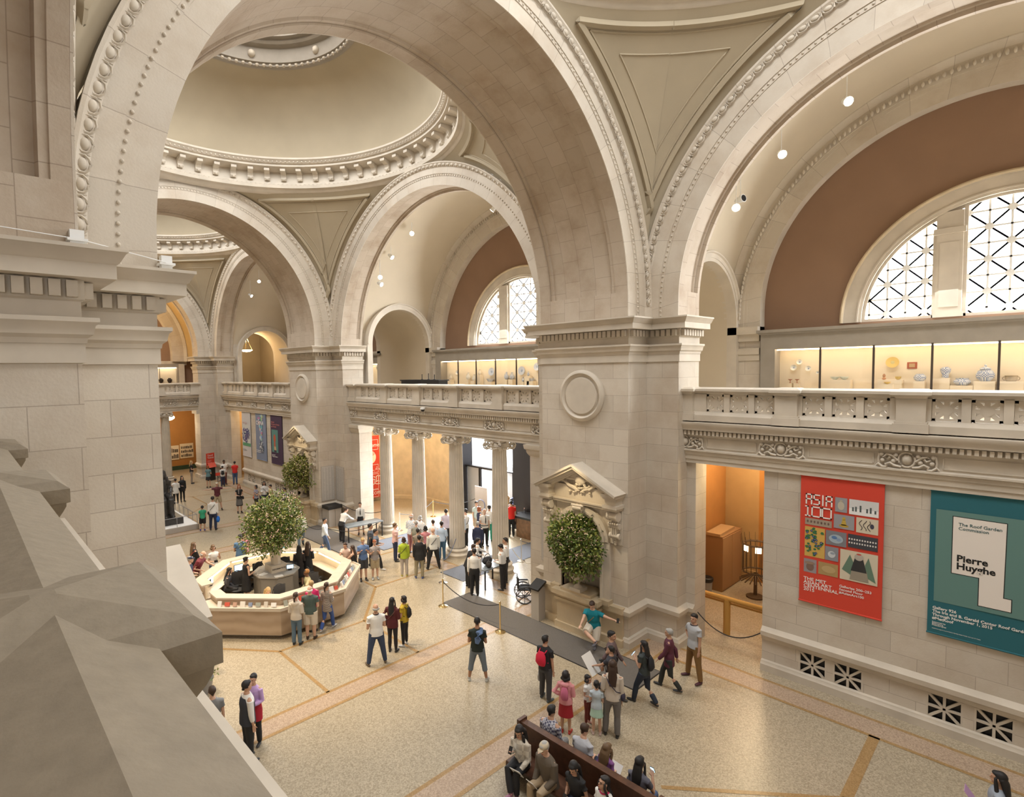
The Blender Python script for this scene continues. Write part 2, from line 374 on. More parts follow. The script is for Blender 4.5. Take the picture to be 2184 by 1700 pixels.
def thin_lines(mb, axis, pl, pts, r): mb.tube([P3(axis, h, pl, z) for h, z in pts], r, 5)
# vertical wall in a plane with an arched opening
def wall_arch(mb, axis, pl, h0, h1, z0, z1, c, zc, r, zo=None, n=24):
    zo = z0 if zo is None else zo      # opening bottom
    def q(a, b, z, zz): mb.add([P3(axis, a, pl, z), P3(axis, b, pl, z), P3(axis, b, pl, zz), P3(axis, a, pl, zz)], [(0, 1, 2, 3)])
    q(h0, c-r, z0, z1); q(c+r, h1, z0, z1)
    if zo > z0: q(c-r, c+r, z0, zo)
    top = []
    for i in range(n+1):
        a = pi-pi*i/n; top.append((c+r*cos(a), zc+r*sin(a)))
    for i in range(n):
        (a, za), (b, zb) = top[i], top[i+1]
        mb.add([P3(axis, a, pl, za), P3(axis, b, pl, zb), P3(axis, b, pl, z1), P3(axis, a, pl, z1)], [(0, 1, 2, 3)])
    return mb
IMPOST = [(0, ZB), (.035, ZB+.01), (.035, 8.70), (.05, 8.70), (.06, 8.76), (.11, 8.80), (.13, 8.90), (.17, 8.94), (.17, 8.99), (.015, 8.995), (.015, 9.18), (.05, 9.20), (.05, 9.42), (.33, 9.42), (.33, 9.58), (.36, 9.60), (.42, 9.71), (.44, 9.72), (.44, ZS), (0, ZS)]
DADO = [(0, .82), (.03, .84), (.05, .92), (.12, .98), (.13, 1.10), (.08, 1.13), (0, 1.20)]
PLINTH = [(0, 0), (.12, 0), (.12, .18), (.08, .22), (.07, .26), (0, .28)]
def along(path, step, z0, z1, w, off, d, side, mb, skip=.1):
    # dentil blocks along an outer polyline
    n = len(path)
    for i in range(n-1):
        a, b = Vector(path[i]), Vector(path[i+1]); t = (b-a); L = t.length; t /= L; nn = Vector((t.y, -t.x))*side
        k = int((L+0.0)/step)
        for j in range(k):
            c = a+t*(j+.5)*L/k+nn*(off+d/2)
            mb.obox((c.x, c.y, (z0+z1)/2), ((t.x, t.y, 0), (nn.x, nn.y, 0), (0, 0, 1)) if 0 else (Vector((t.x, t.y, 0)), Vector((nn.x, nn.y, 0)), VZ), w/2, d/2, (z1-z0)/2)
_tn = [0]
def trim(mb, mat='trim', parent=None, smooth=35):
    _tn[0] += 1; return st(mb, 'trim_%d' % _tn[0], mat, parent, smooth)
def pier(sx, ya, yb, name, niche=True):
    X = lambda v: sx*v
    path = [(X(XS), ya-WL), (X(S), ya-WL), (X(S), ya), (X(RI), ya), (X(RI), yb), (X(S), yb), (X(S), yb+WL), (X(XS), yb+WL)]
    sd = 1 if sx > 0 else -1
    # direction check: for the right side, travelling inwards then +Y the hall lies on the left hand
    sd = -1 if sx > 0 else 1
    mb = MB(); yc = (ya+yb)/2; z1 = ZS
    for i in range(len(path)-1):
        a, b = path[i], path[i+1]
        if niche and i == 3:
            wall_arch(mb, 'x', X(RI), ya, yb, 0, z1, yc, 3.05, .72, 1.27)
            # recess
            rp = [(yc-.72, 1.27)]+[(yc-.72*cos(pi*k/16), 3.05+.72*sin(pi*k/16)) for k in range(17)]+[(yc+.72, 1.27)]
            mb.grid([[(X(RI), h, z), (X(RI+.55), h, z)] for h, z in rp]); mb.add([(X(RI+.55), h, z) for h, z in rp], [tuple(range(len(rp)))])
            mb.add([(X(RI), yc-.72, 1.27), (X(RI), yc+.72, 1.27), (X(RI+.55), yc+.72, 1.27), (X(RI+.55), yc-.72, 1.27)], [(0, 1, 2, 3)])
        else: mb.add([(a[0], a[1], 0), (b[0], b[1], 0), (b[0], b[1], z1), (a[0], a[1], z1)], [(0, 1, 2, 3)])
    mb.add([(x, y, ZS) for x, y in path], [tuple(range(len(path)))])
    o = st(mb, name, 'stone')
    t = MB(); t.mould(path, IMPOST, sd); along(path, .155, 9.22, 9.40, .11, .05, .10, sd, t); trim(t, parent=o)
    t = MB(); t.mould(path, DADO, sd); t.mould(path, PLINTH, sd); trim(t, parent=o)
    if niche:
        for px in (0,):
            t = MB()
            prof = [(0, 0), (.80, 0), (.80, .07), (.74, .12), (.70, .13), (.66, .08), (.62, .05), (.60, .04), (.58, .06), (.56, .10), (0, .10)]
            G = []
            for i in range(48):
                a = 2*pi*i/48; G.append([(X(RI-w_), yc+r*cos(a), 7.47+r*sin(a)) for r, w_ in prof])
            t.grid(G, closeu=True); t.v = t.v; trim(t, parent=o, smooth=50)
    # base block of the arch springers above the impost
    return o
def bay_circles(b):
    return [((-6.64, 10.20, 5.66), (-7.03, 9.94, 7.20)), ((10.82, 9.51, 6.77), (10.91, 9.22, 7.98)), ((29.62, 9.6, 6.9), (29.65, 9.45, 7.95))][b]
pA = pier(1, 0, T, 'wall_right_pier'); pB = pier(-1, 0, T, 'wall_left_pier', False)
pC = pier(1, Y1, Y2, 'wall_right_pier'); pC2 = pier(-1, Y1, Y2, 'wall_left_pier', False)
# corner piers of the far bay
for sx in (1, -1):
    X = lambda v: sx*v
    path = [(X(XS), Y3-WL), (X(S), Y3-WL), (X(S), Y3), (X(RI-.1), Y3), (X(RI-.1), Y3+1.3)]; sd = -1 if sx > 0 else 1
    mb = MB()
    for a, b in zip(path[:-1], path[1:]): mb.add([(a[0], a[1], 0), (b[0], b[1], 0), (b[0], b[1], ZS), (a[0], a[1], ZS)], [(0, 1, 2, 3)])
    mb.add([(x, y, ZS) for x, y in path+[(X(XS), Y3+1.3)]], [(0, 1, 2, 3, 4, 5)])
    o = st(mb, 'wall_%s_corner_pier' % ('right' if sx > 0 else 'left'), 'stone')
    t = MB(); t.mould(path, IMPOST, sd); along(path, .155, 9.22, 9.40, .11, .05, .10, sd, t); t.mould(path, DADO, sd); t.mould(path, PLINTH, sd); trim(t, parent=o)
# transverse arches
for (ya, yb, cin, cout) in ((0, T, (0, 10.15, 6.2), (0, 10.05, 7.27)), (Y1, Y2, (.12, 10.22, 6.08), (.14, 10.2, 7.15))):
    arch_face('ceiling_arch', 'y', ya, -1, cin, cout); arch_face('ceiling_arch', 'y', yb, 1, cin, cout, eggs=False)
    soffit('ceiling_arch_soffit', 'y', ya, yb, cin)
# end arch
arch_face('ceiling_arch', 'y', Y3, -1, (.1, 10.2, 6.08), (.12, 10.15, 7.15)); soffit('ceiling_arch_soffit', 'y', Y3, Y3+1.3, (.1, 10.2, 6.08), panel=[(.15, 0), (.2, .08), (.8, .08), (.85, 0)])
VC = [(-6.94, 10.06), (10.75, 10.0), (29.5, 10.0)]
LEI = [(-6.6, 10.33, 5.6), (10.28, 9.65, 6.34), (29.3, 9.9, 6.0)]; WINC = [(-7.28, 9.67), (10.6, 9.72), None]
for sx in (1, -1):
    for b in range(3):
        cin, cout = bay_circles(b); X = lambda v: sx*v
        arch_face('ceiling_lateral_arch', 'x', X(S), -sx, cin, cout, eggs=(sx > 0 or b == 0))
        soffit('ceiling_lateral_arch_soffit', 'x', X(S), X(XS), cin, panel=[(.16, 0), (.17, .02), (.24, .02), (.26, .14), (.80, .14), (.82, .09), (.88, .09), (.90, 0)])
        # back face of the arch ring up to the vault
        c, z = VC[b]; vr = 7.0; va = arcpts(c, z, vr, ZS); ia = arcpts(*cin, ZS)
        mb = MB(); mb.grid([[(X(XS), i_[0], i_[1]), (X(XS), v_[0], v_[1])] for i_, v_ in zip(ia, va)])
        vp = arcpts(c, z, vr, 9.4, 110); NX = 44
        for (h0, z0), (h1, z1) in zip(vp[:-1], vp[1:]):
            if min(z0, z1) > 12.4: mb.add([(X(XS), h0, z0), (X(XE-.4), h0, z0), (X(XE-.4), h1, z1), (X(XS), h1, z1)], [(0, 1, 2, 3)]); continue
            for i in range(NX):
                xa = XS+(XE-.4-XS)*i/NX; xb = XS+(XE-.4-XS)*(i+1)/NX; xm = (xa+xb)/2; zm = (z0+z1)/2
                if (abs(xm-11.2) < 2.22 and zm < 9.85) or math.hypot(xm-11.2, zm-9.85) < 2.22: continue
                mb.add([(X(xa), h0, z0), (X(xb), h0, z0), (X(xb), h1, z1), (X(xa), h1, z1)], [(0, 1, 2, 3)])
        st(mb, 'ceiling_gallery_vault', 'plaster_light')
        o = arch_face('ceiling_wall_arch', 'x', X(XE-.4), -sx, LEI[b], (c, z, 7.03), 9.5, eggs=False, mat='stone_arc')
        e = MB(); ai = arcpts(c, z, 6.62, 9.6, 130)
        for h, zz in ai: e.ball((X(XE-.53), h, zz), (.05, .05, .09), 6, 4)
        st(e, 'leaf_moulding', 'trim', o, 60)
        if 1:
            for (ya_, yb_) in ((c-6.98, LEI[b][0]-LEI[b][2]), (LEI[b][0]+LEI[b][2], c+6.98)):
                q = MB(); q.box(min(X(XE-.4), X(XE)), max(X(XE-.4), X(XE)), ya_, yb_, ZG, 9.5)
                qo = st(q, 'wall_gallery_pilaster', 'stone'); q = MB()
                for z0_, z1_, pr_ in ((8.5, 8.72, .05), (8.72, 8.95, .10), (9.2, 9.45, .10), (9.45, 9.72, .26)): q.box(min(X(XE-.4-pr_), X(XE)), max(X(XE-.4-pr_), X(XE)), ya_, yb_+(pr_ if ya_ < c else 0), z0_, z1_)
                trim(q, parent=qo)
        soffit('ceiling_wall_arch_soffit', 'x', X(XE-.4), X(XE), LEI[b], 9.5, panel=[(.5, 0)], mat='trim')
# ------------------------------------------------------------------ pendentives and domes
def pendentive(yc, L, sx, sy, tc, lc, ring_r, ring_z, name):
    # tc: extrados circle of the transverse arch on this side (plane y), lc: extrados circle of lateral arch
    def edge(k, s_):  # s_ 0 at springing .. 1 at crown
        if k == 0:   # transverse arch, plane y
            c, z, r = tc; a = math.asin(max(0, (ZS-z)/r)); an = a+(pi/2-a)*s_
            return Vector((sx*(r*cos(an)+sx*c) if 0 else sx*r*cos(an)+c, yc+sy*L, z+r*sin(an)))
        c, z, r = lc; a = math.asin(max(0, (ZS-z)/r)); an = a+(pi/2-a)*s_
        return Vector((sx*S, c+sy*r*cos(an), z+r*sin(an)))
    RR = S*S+L*L; zc = 10.0
    def surf(k, s_, v):
        p = edge(k, s_); th = math.atan2(p.y-yc, p.x); q = Vector((ring_r*cos(th), yc+ring_r*sin(th), ring_z))
        r0 = math.hypot(p.x, p.y-yc); z0 = p.z; z = z0+(ring_z-z0)*v
        sp = lambda zz: math.sqrt(max(1, RR-(zz-zc)**2))
        e0 = r0-sp(z0); e1 = ring_r-sp(ring_z); r = sp(z)+e0+(e1-e0)*v
        return Vector((r*cos(th), yc+r*sin(th), z))
    mb = MB(); n = 22
    for k in (0, 1): mb.grid([[surf(k, i/n, v/14) for v in range(15)] for i in range(n+1)])
    o = st(mb, name, 'plaster', smooth=60)
    # raised triangular frames
    def loop(dm, dt, s0, s1):
        zt = ring_z-dt
        def DD(k, P):
            c, z, r = tc if k == 0 else lc
            return math.hypot(math.hypot((P.x if k == 0 else P.y)-c, P.z-z)-r, (P.y-(yc+sy*L)) if k == 0 else (P.x-sx*S))
        def vv(k, s_):
            lo, hi = 0, 1
            for _ in range(16):
                mid = (lo+hi)/2
                if DD(k, surf(k, s_, mid)) < dm: lo = mid
                else: hi = mid
            return lo
        def vt(k, s_): z0 = edge(k, s_).z; return (zt-z0)/(ring_z-z0) if z0 < zt-.05 else -1
        def top_s(k):
            s_ = .95
            while s_ > .3 and vt(k, s_) < vv(k, s_): s_ -= .004
            return s_
        a, b_ = top_s(0), top_s(1); K = 26
        pts = [surf(0, a+(s0-a)*i/K, vv(0, a+(s0-a)*i/K)) for i in range(K+1)]+[surf(1, s0+(b_-s0)*i/K, vv(1, s0+(b_-s0)*i/K)) for i in range(K+1)]
        pts += [surf(1, b_*(1-i/10), vt(1, b_*(1-i/10))) for i in range(1, 11)]+[surf(0, a*i/10, vt(0, a*i/10)) for i in range(1, 11)]
        return pts
    ctr = Vector((0, yc, 12))
    t = MB()
    for dm, dt, s0, s1, r in ((.40, .30, 0, 0, .10), (.52, .42, 0, 0, .03), (.86, .78, 0, 0, .025)):
        l = loop(dm, dt, s0, s1); l.append(l[0]); t.tube([p+(ctr-p).normalized()*.0 for p in l], r, 5)
    trim(t, 'plaster', o)
    # pendant drop at the meeting of the archivolts
    d = MB(); cx, cy = sx*(S-.10), yc+sy*(L-.10)
    for k in range(9): d.ball((cx, cy, 10.0+k*.16), (.10-.05*(k < 2), .10-.05*(k < 2), .075), 7, 5)
    d.ball((cx, cy, 9.92), (.035, .035, .09), 6, 5); trim(d, 'trim', o, 60)
    return o
def dome(yc, name, consoles=60, rr=7.27):
    mb = MB(); k = rr/7.27
    prof = [(7.55, 17.0), (7.36, 17.08), (7.30, 17.16), (7.16, 17.20), (7.14, 17.34), (7.24, 17.38), (7.30, 17.42), (7.36, 17.50), (7.40, 17.56), (7.40, 18.0), (7.30, 18.02), (6.98, 18.06), (6.84, 18.10), (6.84, 18.20), (6.76, 18.22), (6.66, 18.34), (6.62, 18.36), (6.62, 18.44), (6.80, 18.50)]
    mb.lathe([(r*k, z) for r, z in prof], (0, yc, 0), 96); o = st(mb, name+'_cornice', 'trim')
    c = MB()
    for i in range(consoles):
        a = 2*pi*(i+.5)/consoles; rd = Vector((cos(a), sin(a), 0)); tg = Vector((-sin(a), cos(a), 0)); w = .12
        pr = [(7.42, 17.60), (7.30, 17.58), (7.24, 17.66), (7.27, 17.74), (7.22, 17.84), (7.06, 17.90), (6.93, 17.93), (6.93, 18.04), (7.42, 18.04)]
        vs = []
        for s_ in (-w, w):
            for r, z in pr: vs.append(Vector((0, yc, z))+rd*r*k+tg*s_)
        n = len(pr); c.add(vs, [(j, (j+1) % n, n+(j+1) % n, n+j) for j in range(n)]+[tuple(range(n))[::-1], tuple(range(n, 2*n))])
        c.ball(Vector((0, yc, 17.63))+rd*7.27*k, (.07, .07, .06), 6, 4)
    st(c, 'console_bracket', 'trim', o, 40)
    t = MB()
    for i in range(220):
        a = 2*pi*i/220; t.ball((7.2*k*cos(a), yc+7.2*k*sin(a), 17.37), (.05, .05, .035), 5, 4); t.ball((6.72*k*cos(a), yc+6.72*k*sin(a), 18.28), (.045, .045, .04), 5, 4)
    st(t, 'bead_moulding', 'trim', o, 60)
    d = MB(); dp = []
    for i in range(17):
        f = i/16; r = 6.80*k+(3.72-6.80*k)*f; z = 18.5+2.5*math.sqrt(max(0, 1-(1-f)**2))**.95*1.0
        dp.append((r, z))
    d.lathe(dp, (0, yc, 0), 96); st(d, name+'_dome', 'plaster', smooth=60)
    q = MB(); q.lathe([(3.78, 20.94), (3.66, 20.92), (3.58, 20.98), (3.58, 21.08), (3.50, 21.10), (3.50, 21.66), (3.42, 21.70), (3.30, 21.72), (3.24, 21.80), (3.24, 21.88), (3.05, 21.9), (3.05, 22.3), (2.85, 22.32), (2.85, 22.7), (2.65, 22.72), (2.65, 23.1), (2.5, 23.12), (2.5, 23.5)], (0, yc, 0), 72); oq = st(q, name+'_oculus', 'trim_grey')
    g = MB()
    for i in range(84):
        a = 2*pi*i/84; g.ball((3.6*cos(a), yc+3.6*sin(a), 21.02), (.09, .09, .07), 6, 4)
    for i in range(8):
        a = 2*pi*(i+.5)/8; g.ball((3.49*cos(a), yc+3.49*sin(a), 21.38), (.16, .16, .16), 6, 5)
    st(g, 'wreath_moulding', 'trim', oq, 60)
    return o
def oculus(yc, n):
    s = MB(); k = 48; s.add([(2.52*cos(2*pi*i/k), yc+2.52*sin(2*pi*i/k), 23.48) for i in range(k)], [tuple(range(k))]); w = st(s, 'window_%d' % n, 'sky', smooth=0)
    r = MB()
    for rr in (2.3, 1.7, 1.1): r.tube([(rr*cos(2*pi*i/40), yc+rr*sin(2*pi*i/40), 23.42) for i in range(41)], .03, 4)
    for i in range(12): r.bar((.3*cos(pi*i/6), yc+.3*sin(pi*i/6), 23.42), (2.5*cos(pi*i/6), yc+2.5*sin(pi*i/6), 23.42), .05)
    st(r, 'glazing_bars', 'trim', w)
TC = {0: (0, 10.05, 7.3), 1: (.14, 10.2, 7.16)}
bays = [(-7.03, 7.03, (0, 10.05, 7.3), (0, 10.05, 7.3)), (10.84, 7.694, (0, 10.05, 7.3), (.14, 10.2, 7.18)), (29.63, 7.94, (.14, 10.2, 7.18), (.12, 10.15, 7.18))]
for b, (yc, L, tn, tf) in enumerate(bays):
    lc = bay_circles(b)[1]
    for sx in (1, -1):
        for sy in (1, -1):
            pendentive(yc, L, sx, sy, tf if sy > 0 else tn, lc, 7.35, 17.12, 'ceiling_pendentive')
    dome(yc, 'ceiling'); oculus(yc, b+10)
# near end wall behind the camera, with a plain arch face
mb = MB(); mb.add([(-9, -14.06, 0), (9, -14.06, 0), (9, -14.06, 18), (-9, -14.06, 18)], [(0, 1, 2, 3)]); st(mb, 'wall_south', 'stone')
# roof caps above vaults closing the shell
mb = MB()
mb.box(-15, 15, -15, 46, 24.0, 24.3); st(mb, 'ceiling_roof', 'plaster')
# ------------------------------------------------------------------ gallery side walls with small arches
def small_arch_wall(sx, ya, yb, faces=(1, 1)):
    X = lambda v: sx*v; c, zc, r = 11.2, 9.85, 2.04
    mb = MB()
    for pl in (ya, yb):
        q = MB(); wall_arch(q, 'y', pl, XS, XE, ZG-.2, 17.6, c, zc, r, None, 30)
        if sx < 0: q.v = [(-x, y, z) for x, y, z in q.v]
        mb.add(q.v, q.f)
    st(mb, 'wall_gallery', 'stone')
    t = MB(); pts = [(c+r, ZG)]+[(c+r*cos(pi*k/30), zc+r*sin(pi*k/30)) for k in range(31)]+[(c-r, ZG)]
    t.grid([[(X(h), ya, z), (X(h), yb, z)] for h, z in pts]); st(t, 'ceiling_passage', 'plaster_light')
    for pl, sg in ((ya, -1), (yb, 1)):
        for k in (0,):
            a = [(c+rr*cos(0), ZS) for rr in ()]
        f = MB(); pr = [(r, -.1), (r, .34), (r+.12, .34), (r+.12, .36), (r+.27, .36), (r+.29, .42), (r+.34, .42), (r+.34, 0)]
        f.grid([[(X(c+q_*cos(an)), pl+sg*w_, zc+q_*sin(an)) for q_, w_ in pr] for an in [pi*i/36 for i in range(37)]]); f.box(min(X(c-r-.34), X(c-r)), max(X(c-r-.34), X(c-r)), min(pl, pl+sg*.34), max(pl, pl+sg*.34), ZG, zc); f.box(min(X(c+r), X(c+r+.34)), max(X(c+r), X(c+r+.34)), min(pl, pl+sg*.34), max(pl, pl+sg*.34), ZG, zc); trim(f)
for sx in (1, -1):
    small_arch_wall(sx, .06, 3.78); small_arch_wall(sx, 17.72, 22.55); small_arch_wall(sx, Y3-1.1, Y3+1.3)
# ------------------------------------------------------------------ floor with inlaid strips
mb = MB(); mb.add([(-16, -16, 0), (16, -16, 0), (16, 46, 0), (-16, 46, 0)], [(0, 1, 2, 3)]); floor = st(mb, 'floor', 'floor', smooth=0)
pk = MB(); ln = MB()
def strip(m_, x0, x1, y0, y1, z): m_.add([(x0, y0, z), (x1, y0, z), (x1, y1, z), (x0, y1, z)], [(0, 1, 2, 3)])
def seg(a, b, w=.10):
    a, b = Vector((*a, .004)), Vector((*b, .004)); d = (b-a).normalized(); n = Vector((-d.y, d.x, 0))*w/2
    ln.add([a+n, b+n, b-n, a-n], [(0, 1, 2, 3)])
for y0, y1 in ((-.84, -.19), (3.42, 4.05), (17.6, 18.3), (21.9, 22.5)):
    strip(pk, -6.6, 7.25, y0, y1, .003); seg((-6.6, y0), (7.25, y0)); seg((-6.6, y1), (7.25, y1))
for sx in (1, -1):
    for y0, y1 in ((-13.2, -.84), (4.05, 17.6), (22.5, 36.5)):
        strip(pk, min(sx*6.58, sx*7.28), max(sx*6.58, sx*7.28), y0, y1, .003); seg((sx*6.58, y0), (sx*6.58, y1)); seg((sx*7.3, y0), (sx*7.3, y1))
for yc in (-6.0, 10.6, 29.6):
    o8 = [(3.42, 1.5), (1.5, 3.66), (-1.5, 3.66), (-3.42, 1.5), (-3.42, -1.5), (-1.5, -3.66), (1.5, -3.66), (3.42, -1.5)]
    if yc < 0: o8 = [(4.0, 1.7), (1.7, 3.9), (-1.7, 3.9), (-4, 1.7), (-4, -1.7), (-1.7, -3.9), (1.7, -3.9), (4, -1.7)]
    for i in range(8):
        a, b = o8[i], o8[(i+1) % 8]
        if yc > 0: seg((a[0], a[1]+yc), (b[0], b[1]+yc))
        ex = (6.58 if a[0] > 0 else -6.58, a[1]+yc); ey = (a[0], yc+(6.55 if a[1] > 0 else -6.55))
        if yc > 0: seg((a[0], a[1]+yc), ex if abs(a[0]) > 3 else ey)
seg((6.6, -5.86), (4.0, -5.92), .2); seg((4.0, -5.92), (1.7, -3.4), .1)
st(pk, 'pink_inlay', 'floor_pink', floor, 0); st(ln, 'ochre_inlay', 'floor_line', floor, 0)
# gallery floors and ceilings of the rooms below
for sx in (1, -1):
    mb = MB(); mb.box(min(sx*7.95, sx*XE), max(sx*7.95, sx*XE), -14, Y3+1, 6.0, ZG); st(mb, 'floor_gallery', 'plaster_light')
    mb = MB(); mb.add([(sx*(XE+.6), -14.06, 0), (sx*(XE+.6), 46, 0), (sx*(XE+.6), 46, ZG), (sx*(XE+.6), -14.06, ZG)], [(0, 1, 2, 3)])
    if sx < 0: st(mb, 'wall_left_outer', 'stone')
# ------------------------------------------------------------------ entablature and balustrade
def entab(P0, P1, side, name, orn, dent=True):
    # straight run along P0->P1 (wall plane), hall on 'side'
    t = MB(); path = [P0, P1]
    prof = [(-.35, 5.49), (.0, 5.49), (.0, 5.60), (.03, 5.61), (.03, 5.74), (.06, 5.75), (.06, 5.83), (.12, 5.86), (.12, 5.90), (.02, 5.92), (.02, 6.26), (.05, 6.30), (.06, 6.34), (.08, 6.34), (.08, 6.47), (.23, 6.48), (.24, 6.55), (.28, 6.60), (.31, 6.68), (.31, 6.71), (-.5, 6.75)]
    t.mould(path, prof, side); along(path, .115, 6.34, 6.46, .07, .08, .10, side, t)
    o = trim(t)
    a, b = Vector(P0), Vector(P1); d = (b-a).normalized(); n = Vector((d.y, -d.x))*side
    D, Nn = Vector((d.x, d.y, 0)), Vector((n.x, n.y, 0))
    # frieze panels (raised fillets) and cartouches
    fm = MB(); xs = sorted(orn)
    for u, v in zip(xs[:-1], xs[1:]):
        c0, c1 = u+.62, v-.62
        if c1-c0 < .3: continue
        for z in (5.98, 6.22): fm.bar(Vector((*P0, z))+D*c0+Nn*.03, Vector((*P0, z))+D*c1+Nn*.03, .025)
        for c in (c0, c1): fm.bar(Vector((*P0, 5.98))+D*c+Nn*.03, Vector((*P0, 6.22))+D*c+Nn*.03, .025)
    trim(fm, parent=o)
    for u in orn:
        om = MB(); c = Vector((*P0, 6.09))+D*u+Nn*.03
        om.ball(c+VZ*.03, (.10, .10, .12), 10, 7); om.tube([c+D*.15*cos(a_)+VZ*(.03+.17*sin(a_))+Nn*.04 for a_ in [2*pi*i/14 for i in range(15)]], .022, 5)
        for s_ in (-1, 1):
            om.tube([c+D*s_*x+VZ*z+Nn*.05 for x, z in ((.10, -.14), (.22, -.12), (.30, -.06), (.38, -.10), (.36, -.16), (.44, -.17), (.52, -.10), (.56, -.15))], [.03, .035, .03, .03, .03, .035, .03, .02], 6)
            om.tube([c+D*s_*x+VZ*z+Nn*.045 for x, z in ((.16, 0), (.26, .10), (.36, .13), (.42, .06), (.34, .02), (.30, .07))], .028, 6)
            om.tube([c+D*s_*x+VZ*z+Nn*.045 for x, z in ((.50, -.14), (.52, 0), (.50, .14))], .02, 5)
            for (x, z) in ((.20, .12), (.46, .12), (.24, -.02), (.44, -.02)): om.ball(c+D*s_*x+VZ*z+Nn*.04, (.05, .05, .05), 6, 4)
        trim(om, parent=o, smooth=60)
    return o
def balustrade(P0, P1, side, peds, grs, label, top=ZG+.94, capw=.0, zb=6.75, mat='trim', railmat=None, pierce=True):
    a, b = Vector(P0), Vector(P1); d = (b-a).normalized(); n = Vector((d.y, -d.x))*side; D, Nn = Vector((d.x, d.y, 0)), Vector((n.x, n.y, 0)); L = (b-a).length
    root = thing('balustrade', label, 'balustrade', (0, 0, 0))
    B = lambda u, w, z: Vector((*P0, z))+D*u+Nn*w
    m_ = MB(); path = [P0, P1]
    m_.mould(path, [(-.16, zb), (.24, zb), (.24, zb+.17), (.20, zb+.20), (.15, zb+.24), (.14, zb+.27), (-.16, zb+.27)], side); m_.build('plinth', mat, root)
    zt = zb+.77
    rp = [(-.16, zt), (.10, zt), (.14, zt+.04), (.17, zt+.08), (.26, zt+.09), (.26, zt+.155), (.08, zt+.20), (.02, zt+.20), (-.26, zt+.12), (-.26, zt+.05), (-.16, zt+.04)]
    m_ = MB(); m_.mould(path, rp, side); m_.build('coping', railmat or mat, root)
    w0, w1 = -.02, .10
    ax = (D, VZ, Nn)
    ps = sorted(peds)
    for u, hw in ps:
        m_ = MB(); m_.obox(B(u, .06, (zb+.17+zt)/2), ax, hw, (zt-zb-.17)/2, .20)
        m_.obox(B(u, .06, zb+.10), ax, hw+.06, .10, .25); m_.obox(B(u, .06, zb+.22), ax, hw+.03, .03, .22)
        m_.build('pedestal', mat, root)
        m_ = MB(); q = [(hw, .26, zt), (hw+.03, .29, zt+.05), (hw+.10, .36, zt+.085), (hw+.10, .36, zt+.155), (hw-.02, .18, zt+.205)]
        G = []
        for hu, hn, z in q:
            w2 = .06+hn*0
            G.append([B(u-hu, hn+.04, z), B(u+hu, hn+.04, z), B(u+hu, -.22, z), B(u-hu, -.22, z)])
        m_.grid(G, closev=True); k = len(m_.v); m_.f.append([k-4, k-3, k-2, k-1]); m_.uv.append(None)
        m_.build('pedestal_cap', railmat or mat, root, smooth=0)
    for u in grs:
        m_ = MB(); zc = zb+.27+(zt-zb-.27)/2; hh = (zt-zb-.27)/2
        c = B(u, .04, zc); grille(m_, c, ax, hh-.01, .09, .09, .105, .055)
        m_.build('pierced_panel', mat, root, smooth=0)
    # posts between panels
    edges = sorted([(u-hw) for u, hw in ps]+[(u+hw) for u, hw in ps]+[g-.25 for g in grs]+[g+.25 for g in grs])
    sp_ = sorted([(u-hw, u+hw) for u, hw in ps]+[(g-.245, g+.245) for g in grs])
    for (a0, a1), (b0, b1) in zip(sp_[:-1], sp_[1:]):
        if b0-a1 > .02: m_ = MB(); m_.obox(B((a1+b0)/2, .05, zb+.27+(zt-zb-.27)/2), ax, (b0-a1)/2, (zt-zb-.27)/2, .09); m_.build('panel_divider', mat, root, smooth=0)
    return root
XB = 7.65
# right side, near bay: origin at pier (Y=-1), running towards the camera
def yrun(sx, ya, yb): return ((sx*7.78, ya), (sx*7.78, yb))
sideR = 1   # travelling -Y on the right side the hall is on the right hand
p0, p1 = yrun(1, -WL, -14.0)
entab(p0, p1, 1, 'n', [.0, 2.55, 5.12, 7.7, 10.3, 12.9])
g1 = [.85, 1.49, 2.13, 3.26, 3.90, 4.54, 5.76, 6.40, 7.04, 8.26, 8.9, 9.54, 10.76, 11.4, 12.04]
balustrade((7.86, -WL), (7.86, -14.0), 1, [(.12, .14), (2.68, .26), (5.18, .26), (7.68, .26), (10.18, .26), (12.66, .26)], g1, 'pale stone gallery balustrade above the red and teal banners')
# bay 2 right
p0, p1 = yrun(1, 17.55, 4.14)
entab(p0, p1, 1, 'n', [17.55-y for y in (17.45, 14.72, 12.09, 9.41, 6.79, 4.3)])
g2 = [17.55-y for y in (16.23, 15.56, 14.91, 13.64, 12.95, 12.28, 11.02, 10.37, 9.68, 8.45, 7.8, 7.11, 5.88, 5.22, 4.62)]
balustrade((7.86, 17.55), (7.86, 4.14), 1, [(.35, .3)]+[(17.55-y, .26) for y in (14.28, 11.65, 9.07, 6.5)], g2, 'pale stone gallery balustrade above the row of fluted columns')
# bay 3 right
p0, p1 = yrun(1, 36.57, 22.68)
entab(p0, p1, 1, 'n', [36.57-y for y in (36.2, 33.34, 30.71, 28.14, 25.54, 23.0)])
g3 = [36.57-y for y in (34.46, 33.73, 33.09, 31.86, 31.1, 30.5, 29.3, 28.65, 28.0, 26.75, 26.1, 25.45, 24.2, 23.6)]
balustrade((7.86, 36.57), (7.86, 22.68), 1, [(.8, .3)]+[(36.57-y, .26) for y in (32.4, 29.9, 27.35, 24.8)], g3, 'far stone gallery balustrade above the white, blue and purple banners')
